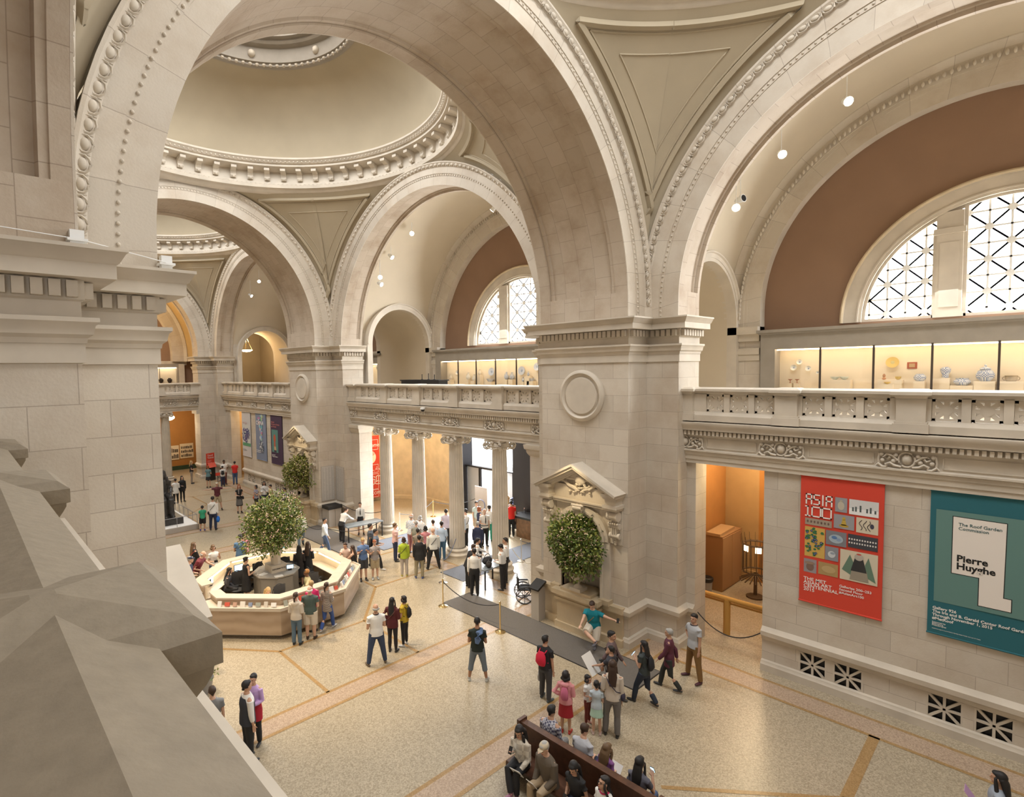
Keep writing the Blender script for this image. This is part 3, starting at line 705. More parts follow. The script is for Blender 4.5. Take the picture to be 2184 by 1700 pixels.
# far end
entab((-6.15, Y3+.35), (6.15, Y3+.35), 1, 'n', [6.15+x for x in (-5.2, -2.6, 0, 2.6, 4.1, 5.9)])
balustrade((-6.15, Y3+.28), (6.15, Y3+.28), 1, [(6.15+x, .26) for x in (-4.8, -2.0, .8, 3.4)]+[(12.0, .3)], [6.15+x for x in (-.5, .0, 1.6, 2.2, 2.8, 4.23, 4.87, 5.48)], 'stone gallery balustrade across the far end wall')
# left side: foreground balustrade beside the camera
entab((-7.86, -14.0), (-7.86, -WL), 1, 'n', [1, 3.6, 6.2, 8.8, 11.4])
root = thing('balustrade', 'worn stone gallery balustrade in the foreground at lower left', 'balustrade')
Z0 = ZG; ZT = 7.62; XO = -8.09; XI = -8.62; XR = -8.27
m_ = MB(); m_.box(-8.50, -8.02, -14, -WL, Z0-.04, Z0+.2); m_.box(-8.45, -8.10, -14, -WL, Z0+.2, Z0+.27); m_.build('plinth', 'trim', root)
m_ = MB(); prof = [(-8.40, 7.44), (-8.18, 7.44), (-8.15, 7.50), (-8.12, 7.56), (XO-.02, 7.58), (XO, 7.60), (XO, 7.67), (XR, 7.745), (XI, 7.66), (XI, 7.58), (-8.52, 7.52), (-8.47, 7.44)]
m_.grid([[(x, y, z) for x, z in prof] for y in (-14, -WL)], closev=True); m_.build('coping', 'rail', root, smooth=0)
for yc in (-11.8, -9.33, -6.87, -4.40, -1.93):
    m_ = MB(); m_.box(-8.46, -8.03, yc-.22, yc+.22, Z0+.2, 7.44); m_.box(-8.52, -7.98, yc-.27, yc+.27, Z0-.03, Z0+.2); m_.build('pedestal', 'trim', root)
    m_ = MB(); q = [(.24, -8.02, 7.42), (.25, -8.01, 7.47), (.29, -7.98, 7.53), (.30, -7.965, 7.56), (.305, -7.965, 7.58), (.315, -7.945, 7.585), (.315, -7.945, 7.665), (.275, -8.00, 7.712), (.02, -8.255, 7.765)]
    G = []
    for hy, xo, z in q:
        xi = -8.28-(xo+8.28)*1.15
        G.append([(xi, yc-hy, z), (xo, yc-hy, z), (xo, yc+hy, z), (xi, yc+hy, z)])
    m_.grid(G, closev=True); k = len(m_.v); m_.f.append([k-4, k-3, k-2, k-1]); m_.uv.append(None); m_.build('pedestal_cap', 'rail', root, smooth=0)
for yc in (-10.56, -8.1, -5.63, -3.16):
    for k in (-1, 0, 1): m_ = MB(); grille(m_, (-8.27, yc+k*.64, 7.23), (VY, VZ, VX), .2, .09, .075, .09, .05); m_.build('pierced_panel', 'trim', root, smooth=0)
    for k in (-1.5, -.5, .5, 1.5): MB().box(-8.33, -8.20, yc+k*.64-.1, yc+k*.64+.1, Z0+.27, 7.44).build('panel_divider', 'trim', root, smooth=0)
# ------------------------------------------------------------------ ground floor screen walls
def wallquad(m_, axis, pl, h0, h1, z0, z1): m_.add([P3(axis, h0, pl, z0), P3(axis, h1, pl, z0), P3(axis, h1, pl, z1), P3(axis, h0, pl, z1)], [(0, 1, 2, 3)])
def dadow(path, side, parent):
    t = MB(); t.mould(path, DADO, side); t.mould(path, PLINTH, side); trim(t, parent=parent)
def screen(sx, segs, gr, z1=5.5, dep=.7):
    # segs: solid wall pieces in Y; gr: centres of pierced vents
    for (a, b) in segs:
        mb = MB(); x0 = sx*XW; x1 = sx*(XW+dep)
        cuts = sorted([g for g in gr if a < g < b])
        wallquad(mb, 'x', x0, a, b, .82, z1); wallquad(mb, 'y', a, x0, x1, 0, z1); wallquad(mb, 'y', b, x0, x1, 0, z1); wallquad(mb, 'x', x1, a, b, 0, z1)
        y = a
        for g in cuts:
            wallquad(mb, 'x', x0, y, g-.31, 0, .82); wallquad(mb, 'x', x0, g-.31, g+.31, 0, .25); y = g+.31
        wallquad(mb, 'x', x0, y, b, 0, .82)
        o = st(mb, 'wall_%s' % ('right' if sx > 0 else 'left'), 'stone')
        if cuts:
            k = MB()
            for g in cuts: k.box(min(x0+sx*.1, x0+sx*.4), max(x0+sx*.1, x0+sx*.4), g-.31, g+.31, .22, .84)
            st(k, 'recess_shade_block', 'black', o, 0)  # black blocks stand in for the shade inside the vent openings
            k = MB()
            for g in cuts: grille(k, (x0+sx*.03, g, .535), (VY, VZ, VX), .31, .06, .05, 0, .035)
            st(k, 'vent_grille', 'trim', o, 0)
        dadow([(sx*XW, b), (sx*XW, a)], sx, o)
screen(1, [(-14.0, -3.10), (-1.25, -.95)], [-4.30, -5.06, -6.86, -7.66, -9.4, -10.2])
screen(1, [(22.6, 33.3), (35.6, 36.6)], [32.2, 31.5, 29.9, 29.2, 27.5, 26.8, 25.3, 24.6])
screen(-1, [(-14, -.95), (4.1, 17.6), (22.6, 36.6)], [])
mb = MB(); mb.box(7.74, 8.55, 16.75, 17.6, 0, 5.49); st(mb, 'wall_right_pilaster', 'stone'); t = MB(); t.mould([(7.74, 17.6), (7.74, 16.75), (8.55, 16.75)], [(0, 5.05), (.03, 5.08), (.08, 5.16), (.10, 5.22), (.10, 5.27), (.16, 5.33), (.18, 5.45), (.18, 5.49), (0, 5.49)], 1); t.mould([(7.74, 17.6), (7.74, 16.75), (8.55, 16.75)], PLINTH, 1); trim(t)
mb = MB(); mb.box(7.74, 8.55, 4.1, 4.95, 0, 5.49); st(mb, 'wall_right_pilaster', 'stone'); t = MB(); t.mould([(8.55, 4.95), (7.74, 4.95), (7.74, 4.1)], [(0, 5.05), (.03, 5.08), (.08, 5.16), (.10, 5.22), (.10, 5.27), (.16, 5.33), (.18, 5.45), (.18, 5.49), (0, 5.49)], 1); trim(t)
# ------------------------------------------------------------------ fluted ionic columns
def column(x, y, label, group, sc=1.0, H=5.49):
    root = thing('ionic_column', label, 'column', (x, y, 0), 0, group)
    b = MB(); b.lathe([(.52, 0), (.52, .06), (.55, .10), (.555, .15), (.52, .20), (.47, .22), (.45, .26), (.46, .29), (.49, .31), (.49, .35), (.455, .38), (.42, .39), (.40, .42)], n=32); b.build('base', 'trim', root)
    s_ = MB(); nf = 20; P = []
    zs = [.42, .5, .56]+[.6+(H-.46-.6)*i/8 for i in range(9)]+[H-.42, H-.38]
    for i in range(nf*6):
        a = 2*pi*i/(nf*6); row = []
        for j, z in enumerate(zs):
            f_ = max(0, (z-.5)/(H-1)); r = .350-.055*f_**1.5; fl = .026*max(0, sin(a*nf))**.6 if 1 < j < len(zs)-2 else 0
            row.append(((r-fl)*cos(a), (r-fl)*sin(a), z))
        P.append(row)
    s_.grid(P, closeu=True); s_.build('shaft', 'trim', root, smooth=30)
    c = MB(); c.lathe([(.30, H-.42), (.33, H-.40), (.32, H-.37), (.38, H-.33), (.43, H-.27), (.40, H-.22), (.38, H-.13)], n=28)
    for sx in (-1, 1):
        for sy in (-1, 1):
            d = Vector((sx, sy, 0)).normalized(); ctr = d*.50+VZ*(H-.27)
            sp = []
            for k in range(26):
                a = k/25*2.2*2*pi; r = .165*(1-k/28); sp.append(ctr+d*r*sin(a+.3)+VZ*r*cos(a+.3))
            c.tube(sp, [(.06, .034)]*26, 6)
            c.tube([d*.30+VZ*(H-.12), d*.42+VZ*(H-.09), ctr+VZ*.15], .05, 6)
    for k in range(4):
        a = k*pi/2; d = Vector((cos(a), sin(a), 0)); c.ball(d*.44+VZ*(H-.12), (.08, .08, .07), 7, 5)
        e = Vector((-sin(a), cos(a), 0)); c.tube([d*.42+e*x+VZ*(H-.32-.06*cos(x*6)) for x in (-.28, -.15, 0, .15, .28)], .03, 5)
    ab = []
    for k in range(4):
        a = k*pi/2+pi/4
        p = Vector((cos(a), sin(a), 0))*.62; q = Vector((cos(a+pi/2), sin(a+pi/2), 0))*.62
        for t_ in (0, .1, .3, .5, .7, .9): w = p.lerp(q, t_); w *= 1-.16*math.sin(pi*t_)**.7; ab.append((w.x, w.y))
    c.prism(ab, H-.10, H); c.build('capital', 'trim', root, smooth=40)
    return root
c0 = column(8.2, 6.95, 'fluted stone column nearest the big pier, by the security table', 'x')
del c0['group']
for (y, l) in ((9.60, 'fluted stone column with the queue at its foot, second from the big pier'), (12.28, 'fluted stone column third from the big pier, rising behind the crowd'), (14.95, 'fluted stone column beside the red welcome banner')):
    c = copy_tree(c0); c.location = (8.2, y, 0); c['label'] = l
c = copy_tree(c0); c.location = (3.78, Y3+.75, 0); c['label'] = 'distant fluted stone column at the far end behind the statue'
c = copy_tree(c0); c.location = (-3.78, Y3+.75, 0); c['label'] = 'far fluted stone column left of the end opening'
# ------------------------------------------------------------------ entrance vestibule
mb = MB(); ap = [(8.62, 21.4)]+[(11.0+3.0*sin(a), 18.45+3.0*cos(a)) for a in [pi/2*i/14 for i in range(15)]]+[(14.0, 15.75)]
mb.grid([[(x, y, 0), (x, y, 5.9)] for x, y in ap]); mb.add([(8.62, 21.4, 0), (8.62, 17.6, 0), (8.62, 17.6, 5.9), (8.62, 21.4, 5.9)], [(0, 1, 2, 3)])
o = st(mb, 'wall_vestibule', 'warmstone', smooth=50)
t = MB(); t.mould(ap, [(0, 4.62), (.06, 4.66), (.10, 4.74), (.10, 4.86), (.30, 4.9), (.34, 5.0), (.36, 5.08), (0, 5.12)], 1); t.mould(ap, [(0, 0), (.08, 0), (.08, .2), (.03, .26), (0, .26)], 1)
for i in (11, 14): x, y = ap[i]; t.box(x-.35, x-.05, y-.12, y+.12, 4.1, 4.8)
trim(t, 'warmstone', o)
mb = MB(); mb.box(8.7, 14.0, 4.0, 4.3, 0, 5.9); st(mb, 'wall_vestibule', 'stone')
mb = MB(); mb.add([(14.0, 4.3, 0), (14.0, 9.95, 0), (14.0, 9.95, 5.9), (14.0, 4.3, 5.9)], [(0, 1, 2, 3)]); mb.add([(14.0, 9.95, 4.6), (14.0, 15.75, 4.6), (14.0, 15.75, 5.9), (14.0, 9.95, 5.9)], [(0, 1, 2, 3)]); st(mb, 'wall_vestibule', 'stone')
# bronze entrance
d = MB()
d.box(13.6, 14.5, 15.05, 15.75, 0, 4.6); d.box(13.2, 14.5, 9.3, 10.7, 0, 4.6); dr = st(d, 'door_1', 'bronze')
d = MB(); d.box(13.95, 14.15, 10.7, 15.05, 2.70, 2.78)
for y in (14.0, 13.9, 11.42, 12.8): d.box(14.0, 14.1, y-.035, y+.035, 0, 2.7)
st(d, 'door_frame', 'bronze', dr)
d = MB(); d.box(14.04, 14.08, 14.05, 15.0, 0, 2.7); d.box(14.04, 14.08, 11.46, 12.3, 0, 2.7); st(d, 'door_leaf', 'grey_metal', dr)
d = MB(); d.box(14.02, 14.03, 10.7, 15.05, 2.78, 4.6); st(d, 'transom_glass', 'glass', dr)
d = MB(); d.box(14.1, 15.3, 10.7, 15.05, 2.62, 2.72); st(d, 'canopy_ledge', 'grey_metal', dr)
mb = MB(); mb.box(14.5, 40, 2, 24, -.12, -.02); st(mb, 'floor_terrace', 'paper')
for (y0, y1, z0, l) in ((17.2, 18.2, 4.2, 'dark blue flag hanging outside the left entrance transom'), (13.8, 14.7, 4.2, 'dark blue flag hanging outside the right entrance transom')):
    f = thing('flag', l, 'flag', (20, y0, 0)); MB().box(0, .03, 0, y1-y0, z0, z0+1.7).build('cloth', (.02, .03, .08), f, 0); m_ = MB(); m_.tube([(.02, -.05, -.02), (.02, -.05, z0+1.9)], .04, 8); m_.build('flagpole', 'white', f)
# ------------------------------------------------------------------ room behind the near doorway
mb = MB(); mb.add([(8.55, .5, 0), (15.0, .5, 0), (15.0, .5, 5.9), (8.55, .5, 5.9)], [(0, 1, 2, 3)]); mb.add([(XW+.7, -14, 0), (14.4, -14, 0), (14.4, -14, 5.9), (XW+.7, -14, 5.9)], [(0, 1, 2, 3)]); st(mb, 'wall_cloakroom', 'orange')
mb = MB(); mb.add([(14.4, .5, 0), (14.4, -.73, 0), (14.4, -.73, 5.9), (14.4, .5, 5.9)], [(0, 1, 2, 3)]); st(mb, 'wall_cloakroom', 'tan')
mb = MB(); mb.add([(14.4, -.73, 0), (14.4, -14, 0), (14.4, -14, 5.9), (14.4, -.73, 5.9)], [(0, 1, 2, 3)]); mb.add([(8.55, -.95, 0), (8.55, .5, 0), (8.55, .5, 5.9), (8.55, -.95, 5.9)], [(0, 1, 2, 3)]); st(mb, 'wall_cloakroom', 'orange')
t = MB(); t.box(14.3, 14.4, -.73, .5, 0, .4); st(t, 'baseboard_cloakroom', 'tan')
# far bay doorway room
mb = MB(); mb.add([(8.6, 36.9, 0), (14.4, 36.9, 0), (14.4, 36.9, 5.9), (8.6, 36.9, 5.9)], [(0, 1, 2, 3)]); mb.add([(12, 22.6, 0), (12, 36.9, 0), (12, 36.9, 5.9), (12, 22.6, 5.9)], [(0, 1, 2, 3)]); st(mb, 'wall_far_room', 'tan')
# far end: room below, gallery above
mb = MB(); mb.add([(-14, 43.5, 0), (14, 43.5, 0), (14, 43.5, 6), (-14, 43.5, 6)], [(0, 1, 2, 3)]); st(mb, 'wall_north', 'orange')
t = MB(); t.box(-8, 8, 43.40, 43.5, 0, .35); st(t, 'baseboard_north', (.03, .06, .03))
mb = MB(); mb.box(-8.6, 8.6, Y3+.6, 43.5, 6.0, ZG); st(mb, 'floor_gallery', 'plaster_light')
for sx in (1, -1):
    mb = MB(); mb.add([(sx*8.2, Y3+1.3, 0), (sx*8.2, 43.6, 0), (sx*8.2, 43.6, 12), (sx*8.2, Y3+1.3, 12)], [(0, 1, 2, 3)]); st(mb, 'wall_north_side', 'tan')
    mb = MB(); mb.box(min(sx*6.25, sx*7.4), max(sx*6.25, sx*7.4), Y3+.3, Y3+1.25, 0, 5.49); st(mb, 'wall_north_pilaster', 'stone')
    t = MB(); t.box(min(sx*5.95, sx*7.4), max(sx*5.95, sx*7.4), Y3+.15, Y3+1.3, 5.2, 5.49); t.box(min(sx*6.0, sx*7.4), max(sx*6.0, sx*7.4), Y3+.15, Y3+1.3, 0, .3); trim(t)
mb = MB(); va = arcpts(.1, 10.1, 6.9, 9.5); mb.grid([[(h, Y3+1.3, z), (h, 43.6, z)] for h, z in va]); st(mb, 'ceiling_end_vault', 'ochre_plaster')
mb = MB(); mb.add([(-8.2, 43.6, ZG), (8.2, 43.6, ZG), (8.2, 43.6, 18), (-8.2, 43.6, 18)], [(0, 1, 2, 3)]); st(mb, 'wall_north_upper', 'brown')
arch_face('ceiling_wall_arch', 'y', 43.0, -1, (.1, 10.1, 5.7), (.1, 10.1, 6.88), 9.5, eggs=False); soffit('ceiling_wall_arch_soffit', 'y', 43.0, 43.6, (.1, 10.1, 5.7), 9.5, [(.5, 0)], 'trim')
arch_face('ceiling_wall_arch', 'y', 43.5, -1, (.1, 9.6, 3.5), (.1, 9.6, 4.1), 9.5, eggs=False)
mb = MB(); mb.box(-7, 7, 43.2, 43.6, 9.2, 9.55); mb.box(6.3, 6.75, 43.0, 43.6, ZG, 9.3); trim(mb)
mb = MB(); mb.add([(-15.5, 43.7, -.1), (15.5, 43.7, -.1), (15.5, 43.7, 24), (-15.5, 43.7, 24)], [(0, 1, 2, 3)]); mb.add([(-14.6, -15, -.1), (-14.6, 44, -.1), (-14.6, 44, 24), (-14.6, -15, 24)], [(0, 1, 2, 3)])
st(mb, 'wall_outer', 'plaster')
mb = MB()
for (y0, y1) in ((-14.2, 4.2), (17.9, 43.7)): mb.add([(14.6, y0, -.1), (14.6, y1, -.1), (14.6, y1, 6.2), (14.6, y0, 6.2)], [(0, 1, 2, 3)])
for (y0, y1) in ((-.3, 4.0), (17.3, 22.9), (36.2, 43.7)): mb.add([(XE+.02, y0, ZG-.2), (XE+.02, y1, ZG-.2), (XE+.02, y1, 18), (XE+.02, y0, 18)], [(0, 1, 2, 3)])
st(mb, 'wall_outer', 'plaster')
# ------------------------------------------------------------------ lunette windows
def lunette(cy, cz, n):
    r = 3.41; x = XE; mb = MB()
    wall_arch(mb, 'x', XE, cy-7.6, cy+7.6, ZG, 17.4, cy, cz, r, cz, 40); w = st(mb, 'wall_right_lunette', 'brown')
    t = MB(); pr = [(r-.02, -.02), (r-.02, .05), (r+.06, .05), (r+.06, .10), (r+.10, .10), (r+.10, .06), (r+.46, .06), (r+.46, .12), (r+.54, .12), (r+.54, 0)]
    t.grid([[(XE-w_, cy+q*cos(a), cz+q*sin(a)) for q, w_ in pr] for a in [pi*i/48 for i in range(49)]]); trim(t)
    t = MB(); t.tube([(XE-.13, cy+(r+.5)*cos(a), cz+(r+.5)*sin(a)) for a in [pi*i/48 for i in range(49)]], .05, 6); trim(t, 'warmstone')
    # reveal
    t = MB(); t.grid([[(XE, cy+r*cos(a), cz+r*sin(a)), (XE+.4, cy+r*cos(a), cz+r*sin(a))] for a in [pi*i/48 for i in range(49)]])
    for s_ in (-1, 1):
        t.box(XE-.02, XE+.4, cy+s_*1.28-.30, cy+s_*1.28+.30, cz, cz+3.1)
        t.box(XE-.07, XE, cy+s_*1.28-.36, cy+s_*1.28+.36, cz+2.45, cz+2.62); t.box(XE-.05, XE, cy+s_*1.28-.34, cy+s_*1.28+.34, cz, cz+.12)
        t.box(XE-.04, XE, cy+s_*1.28-.22, cy+s_*1.28+.22, cz+.3, cz+2.2)
    trim(t)
    p_ = MB(); p_.add([(XE+.36, cy+r*cos(pi*i/48), cz+r*sin(pi*i/48)) for i in range(49)], [tuple(range(49))]); win = st(p_, 'window_%d' % n, 'sky', smooth=0)
    fr = MB(); fr.grid([[(XE+.1, cy+(r-q)*cos(a), cz+(r-q)*sin(a)) for q in (0, .09)]+[(XE+.2, cy+(r-.09)*cos(a), cz+(r-.09)*sin(a))] for a in [pi*i/48 for i in range(49)]])
    for s_ in (-1, 1):
        for e in (-.34, .34): fr.box(XE+.08, XE+.2, cy+s_*1.28+e-.045, cy+s_*1.28+e+.045, cz, cz+(2.6 if e*s_ > 0 else 3.2))
    fr.box(XE+.08, XE+.2, cy-r, cy+r, cz, cz+.09); st(fr, 'window_frame', 'trim', win)
    la = MB(); g = .46; rr = r-.05; xb = XE+.2
    def clipseg(a, b, w):
        # sample-clip a segment to the disc
        K = 24; pts = [(a[0]+(b[0]-a[0])*k/K, a[1]+(b[1]-a[1])*k/K) for k in range(K+1)]; ins = [p for p in pts if math.hypot(*p) < rr and p[1] > 0]
        if len(ins) > 1: la.bar((xb, cy+ins[0][0], cz+ins[0][1]), (xb, cy+ins[-1][0], cz+ins[-1][1]), .03, .05)
    for i in range(-7, 8):
        h = math.sqrt(max(0, rr*rr-(i*g)**2))
        if h > .1:
            if abs(abs(i*g)-1.28) > .3: la.bar((xb, cy+i*g, cz), (xb, cy+i*g, cz+h), .03, .05)
            if i > 0: la.bar((xb, cy-h, cz+i*g-.23), (xb, cy+h, cz+i*g-.23), .03, .05)
    for i in range(-8, 9):
        for j in range(-1, 8):
            if (i+j) % 2 == 0:
                z = j*g+.23
                for dx, dz in ((1, 1), (1, -1), (-1, 1), (-1, -1)): clipseg((i*g, z), ((i+dx*1)*g, z+dz*g), .075)
                if math.hypot(i*g, z) < rr-.08: la.ball((xb-.01, cy+i*g, cz+z), (.02, .11, .11), 8, 5)
    st(la, 'glare_white_lattice', 'white', win, 0)  # white colour puts the window glare into the lattice bars
lunette(-7.28, 9.67, 1); lunette(10.6, 9.72, 2)
lunette(29.45, 9.7, 3)
for yy in ((-14.2, .1), (3.7, 17.8), (22.5, 36.6)):
    mb = MB(); mb.add([(-XE, yy[0], ZG), (-XE, yy[1], ZG), (-XE, yy[1], 17.4), (-XE, yy[0], 17.4)], [(0, 1, 2, 3)]); st(mb, 'wall_left_lunette', 'brown')
# ------------------------------------------------------------------ display cases on the gallery
def display_case(ya, yb, divs, label, lights):
    # case front in plane X=13.3, from y=yb (far) down to ya
    x = 13.3; zt, zl = 8.88, 7.50; root = thing('display_case', label, 'display case', (x, (ya+yb)/2, ZG))
    oy = (ya+yb)/2
    def B(m_, x0, x1, y0, y1, z0, z1): m_.box(x0-x, x1-x, y0-oy, y1-oy, z0-ZG, z1-ZG)
    m_ = MB(); B(m_, x, x+.58, ya-.47, yb+.47, zt, 9.40); B(m_, x, x+.58, ya-.47, yb+.47, ZG, zl-.08); B(m_, x, x+.58, ya-.47, ya, zl-.08, zt); B(m_, x, x+.58, yb, yb+.47, zl-.08, zt); m_.build('surround', 'trim_grey', root, 0)
    m_ = MB(); B(m_, x-.14, x+.58, ya-.5, yb+.5, 9.40, 9.46); B(m_, x-.20, x+.58, ya-.55, yb+.55, 9.46, 9.56); m_.build('cornice', 'trim_grey', root, 0)
    m_ = MB(); B(m_, x+.52, x+.56, ya, yb, zl, zt); B(m_, x+.02, x+.55, ya, yb, zl-.08, zl); B(m_, x+.02, x+.55, ya, yb, zt-.01, zt+.02); m_.build('lining', 'case_lit', root, 0)
    m_ = MB(); B(m_, x+.05, x+.12, ya+.05, yb-.05, zt-.05, zt-.02); m_.build('light_strip', 'glow', root, 0)
    for y in divs: m_ = MB(); B(m_, x-.01, x+.05, y-.025, y+.025, zl-.1, zt+.02); m_.build('divider', (.05, .035, .025), root, 0)
    m_ = MB(); B(m_, x+.0, x+.01, ya, yb, zl-.08, zt); m_.build('glass_front', 'glass', root, 0)
    return root
display_case(-14.0, -1.55, [-2.92, -4.36, -5.76, -7.17, -8.6, -10.0, -11.4, -12.8], 'long lit display case of ceramics in the nearest gallery bay', 1)
display_case(4.6, 16.4, [14.89, 13.42, 11.95, 10.48, 9.0, 7.5, 6.0], 'lit display case of plates and ewers in the gallery above the columns', 1)
display_case(23.0, 35.6, [24.4, 25.8, 27.2, 28.6, 30.0, 31.4, 32.8, 34.2], 'lit display case in the farthest right hand gallery bay', 1)
root = thing('display_case', 'small lit display case holding two dark urns at the far end', 'display case', (0, 0, 0))
m_ = MB(); m_.box(-6.6, 6.6, 43.05, 43.4, 9.0, 9.3); m_.box(6.15, 6.6, 43.05, 43.4, ZG, 9.0); m_.box(-6.6, 6.15, 43.05, 43.4, ZG, 7.62); m_.build('surround', 'trim_grey', root, 0)
m_ = MB(); m_.box(-6.6, 6.15, 43.36, 43.4, 7.62, 9.0); m_.build('lining', 'case_lit', root, 0); m_ = MB(); m_.box(-6.5, 6.1, 43.1, 43.16, 8.94, 8.98); m_.build('light_strip', 'glow', root, 0)
for x in (4.75, 3.4, 2.0): m_ = MB(); m_.box(x-.02, x+.02, 43.03, 43.08, 7.62, 9.0); m_.build('divider', (.05, .035, .025), root, 0)
BW = 'blue_white_china'; M[BW] = plaid(BW, (.20, .26, .42), (.75, .73, .68), 34)
def pot(name, prof, loc, label, mat, cat='vase', extra=None, tilt=None):
    root = thing(name, label, cat, loc); m_ = MB(); m_.lathe(prof, n=18); m_.build('body', mat, root, 50)
    if extra: e = MB(); extra(e); e.build('lid' if 'lid' in name or 'jar' in name else 'handle', mat, root, 50)
    return root
def plate(loc, r, label, mat, cm=(.25, .3, .4)):
    root = thing('plate', label, 'plate', loc); root.rotation_euler = (0, -pi/2*.93, 0)
    m_ = MB(); m_.lathe([(0, 0), (.62*r, 0), (.7*r, .02), (r, .045), (r, .055), (.68*r, .03), (0, .012)], n=24); m_.build('rim', mat, root, 50)
    m_ = MB(); m_.lathe([(0, .014), (.35*r, .016), (.36*r, .02), (0, .022)], n=16); m_.build('painted_centre', cm, root, 50); return root
def plinth(loc, w, d, h, label): tag(MB().box(-d/2, d/2, -w/2, w/2, 0, h).build('plinth', 'case_lit', None, 0), label, 'plinth').location = loc
GXC = 13.62; F0 = 7.50
plate((GXC+.1, -2.03, 8.22), .10, 'small china dish lowest left in the cluster of four, first case pane', (.72, .70, .62)); plate((GXC+.1, -2.21, 8.41), .09, 'small china dish topmost in the cluster of four', (.72, .70, .62)); plate((GXC+.1, -2.48, 8.18), .09, 'small china dish right of the cluster of four', (.72, .70, .62)); plate((GXC+.1, -2.76, 8.04), .05, 'tiny saucer beside the first case divider', (.72, .70, .62))
def cupstand(y, l): pot('stem_cup', [(.04, 0), (.012, .02), (.012, .09), (.07, .13), (.07, .14), (.0, .12)], (GXC, y, F0+.18), l, (.45, .2, .12), 'cup'); plinth((GXC, y, F0), .16, .2, .18, 'low white block under the %s stem cup' % ('left' if y > -2 else 'right'))
cupstand(-1.95, 'little red stem cup, left of two'); cupstand(-2.16, 'little red stem cup, right of two')
plinth((GXC, -3.43, F0), .60, .3, .30, 'long low white plinth carrying two pale bowls')
pot('bowl', [(.04, 0), (.11, .06), (.13, .10), (.12, .10), (0, .03)], (GXC, -3.27, F0+.30), 'pale celadon bowl, left one on the long plinth', (.62, .66, .58), 'bowl'); pot('bowl', [(.04, 0), (.11, .06), (.13, .10), (.12, .10), (0, .03)], (GXC, -3.53, F0+.30), 'pale celadon bowl, right one on the long plinth', (.62, .66, .58), 'bowl')
plate((GXC+.1, -4.77, 8.34), .17, 'large golden yellow dish mounted in the third case pane', (.62, .44, .14), (.5, .42, .2))
root = thing('wall_plaque', 'square red and brown plaque mounted in the third case pane', 'plaque', (GXC+.2, -5.23, 8.24)); MB().box(-.02, .02, -.12, .12, -.10, .10).build('frame', (.38, .10, .05), root, 0); MB().box(-.03, -.02, -.07, .07, -.06, .06).build('centre', (.45, .30, .16), root, 0)
plinth((GXC, -4.74, F0), .62, .36, .30, 'white stepped plinth in the third case pane')
pot('gourd_vase', [(.03, 0), (.06, .04), (.025, .08), (.045, .13), (.02, .18), (.02, .19), (0, .19)], (GXC, -4.58, F0+.30), 'tiny red and gold double gourd vase', (.5, .25, .12)); pot('cup', [(.03, 0), (.07, .05), (.08, .10), (.07, .10), (0, .02)], (GXC, -4.93, F0+.30), 'small yellow cup on the stepped plinth', (.62, .46, .15), 'cup'); plinth((GXC-.2, -4.70, F0), .3, .08, .17, 'narrow white step in front of the stepped plinth'); pot('bowl', [(.02, 0), (.08, .05), (.09, .07), (0, .02)], (GXC-.2, -4.70, F0+.17), 'small golden bowl on the lowest step', (.7, .48, .1), 'bowl')
plinth((GXC, -5.45, F0), .26, .3, .26, 'small square plinth under the round blue pot'); pot('round_jar', [(.08, 0), (.14, .06), (.15, .13), (.11, .19), (.09, .20), (.09, .22), (0, .2)], (GXC, -5.45, F0+.26), 'round blue and gold pot at right of the third case pane', BW)
plinth((GXC, -6.03, F0), .22, .26, .36, 'tall square plinth in the fourth case pane'); pot('shouldered_vase', [(.07, 0), (.08, .05), (.07, .09), (.12, .20), (.12, .27), (.07, .30), (.07, .32), (0, .31)], (GXC, -6.03, F0+.36), 'tall blue and white vase on the tallest plinth', BW)
pot('low_jar', [(.11, 0), (.19, .07), (.19, .13), (.13, .18), (.15, .21), (0, .2)], (GXC, -6.40, F0+.14), 'squat blue and white jar between two plinths', BW); plinth((GXC, -6.40, F0), .5, .3, .14, 'low white slab under the squat jar')
plinth((GXC, -6.88, F0), .44, .34, .26, 'broad white plinth under the lidded jar')
pot('lidded_jar', [(.10, 0), (.19, .10), (.20, .20), (.15, .30), (.11, .32), (.11, .34)], (GXC, -6.88, F0+.26), 'large blue and white lidded jar, biggest piece in the case', BW, 'jar', lambda e: e.lathe([(.13, .34), (.13, .36), (.06, .40), (.02, .42), (.035, .45), (0, .48)], n=16))
pot('handled_bowl', [(.10, 0), (.13, .06), (.12, .14), (.14, .16), (0, .15)], (GXC, -7.40, F0+.26), 'brown two handled bowl at the right edge of the photo', (.42, .33, .22), 'bowl', lambda e: [e.tube([(0, s_*(.12+.05*sin(a)), .08+.05*cos(a)) for a in [pi*i/8 for i in range(9)]], .012, 5) for s_ in (1, -1)]); plinth((GXC, -7.40, F0), .5, .3, .26, 'white plinth at the right edge of the photo')
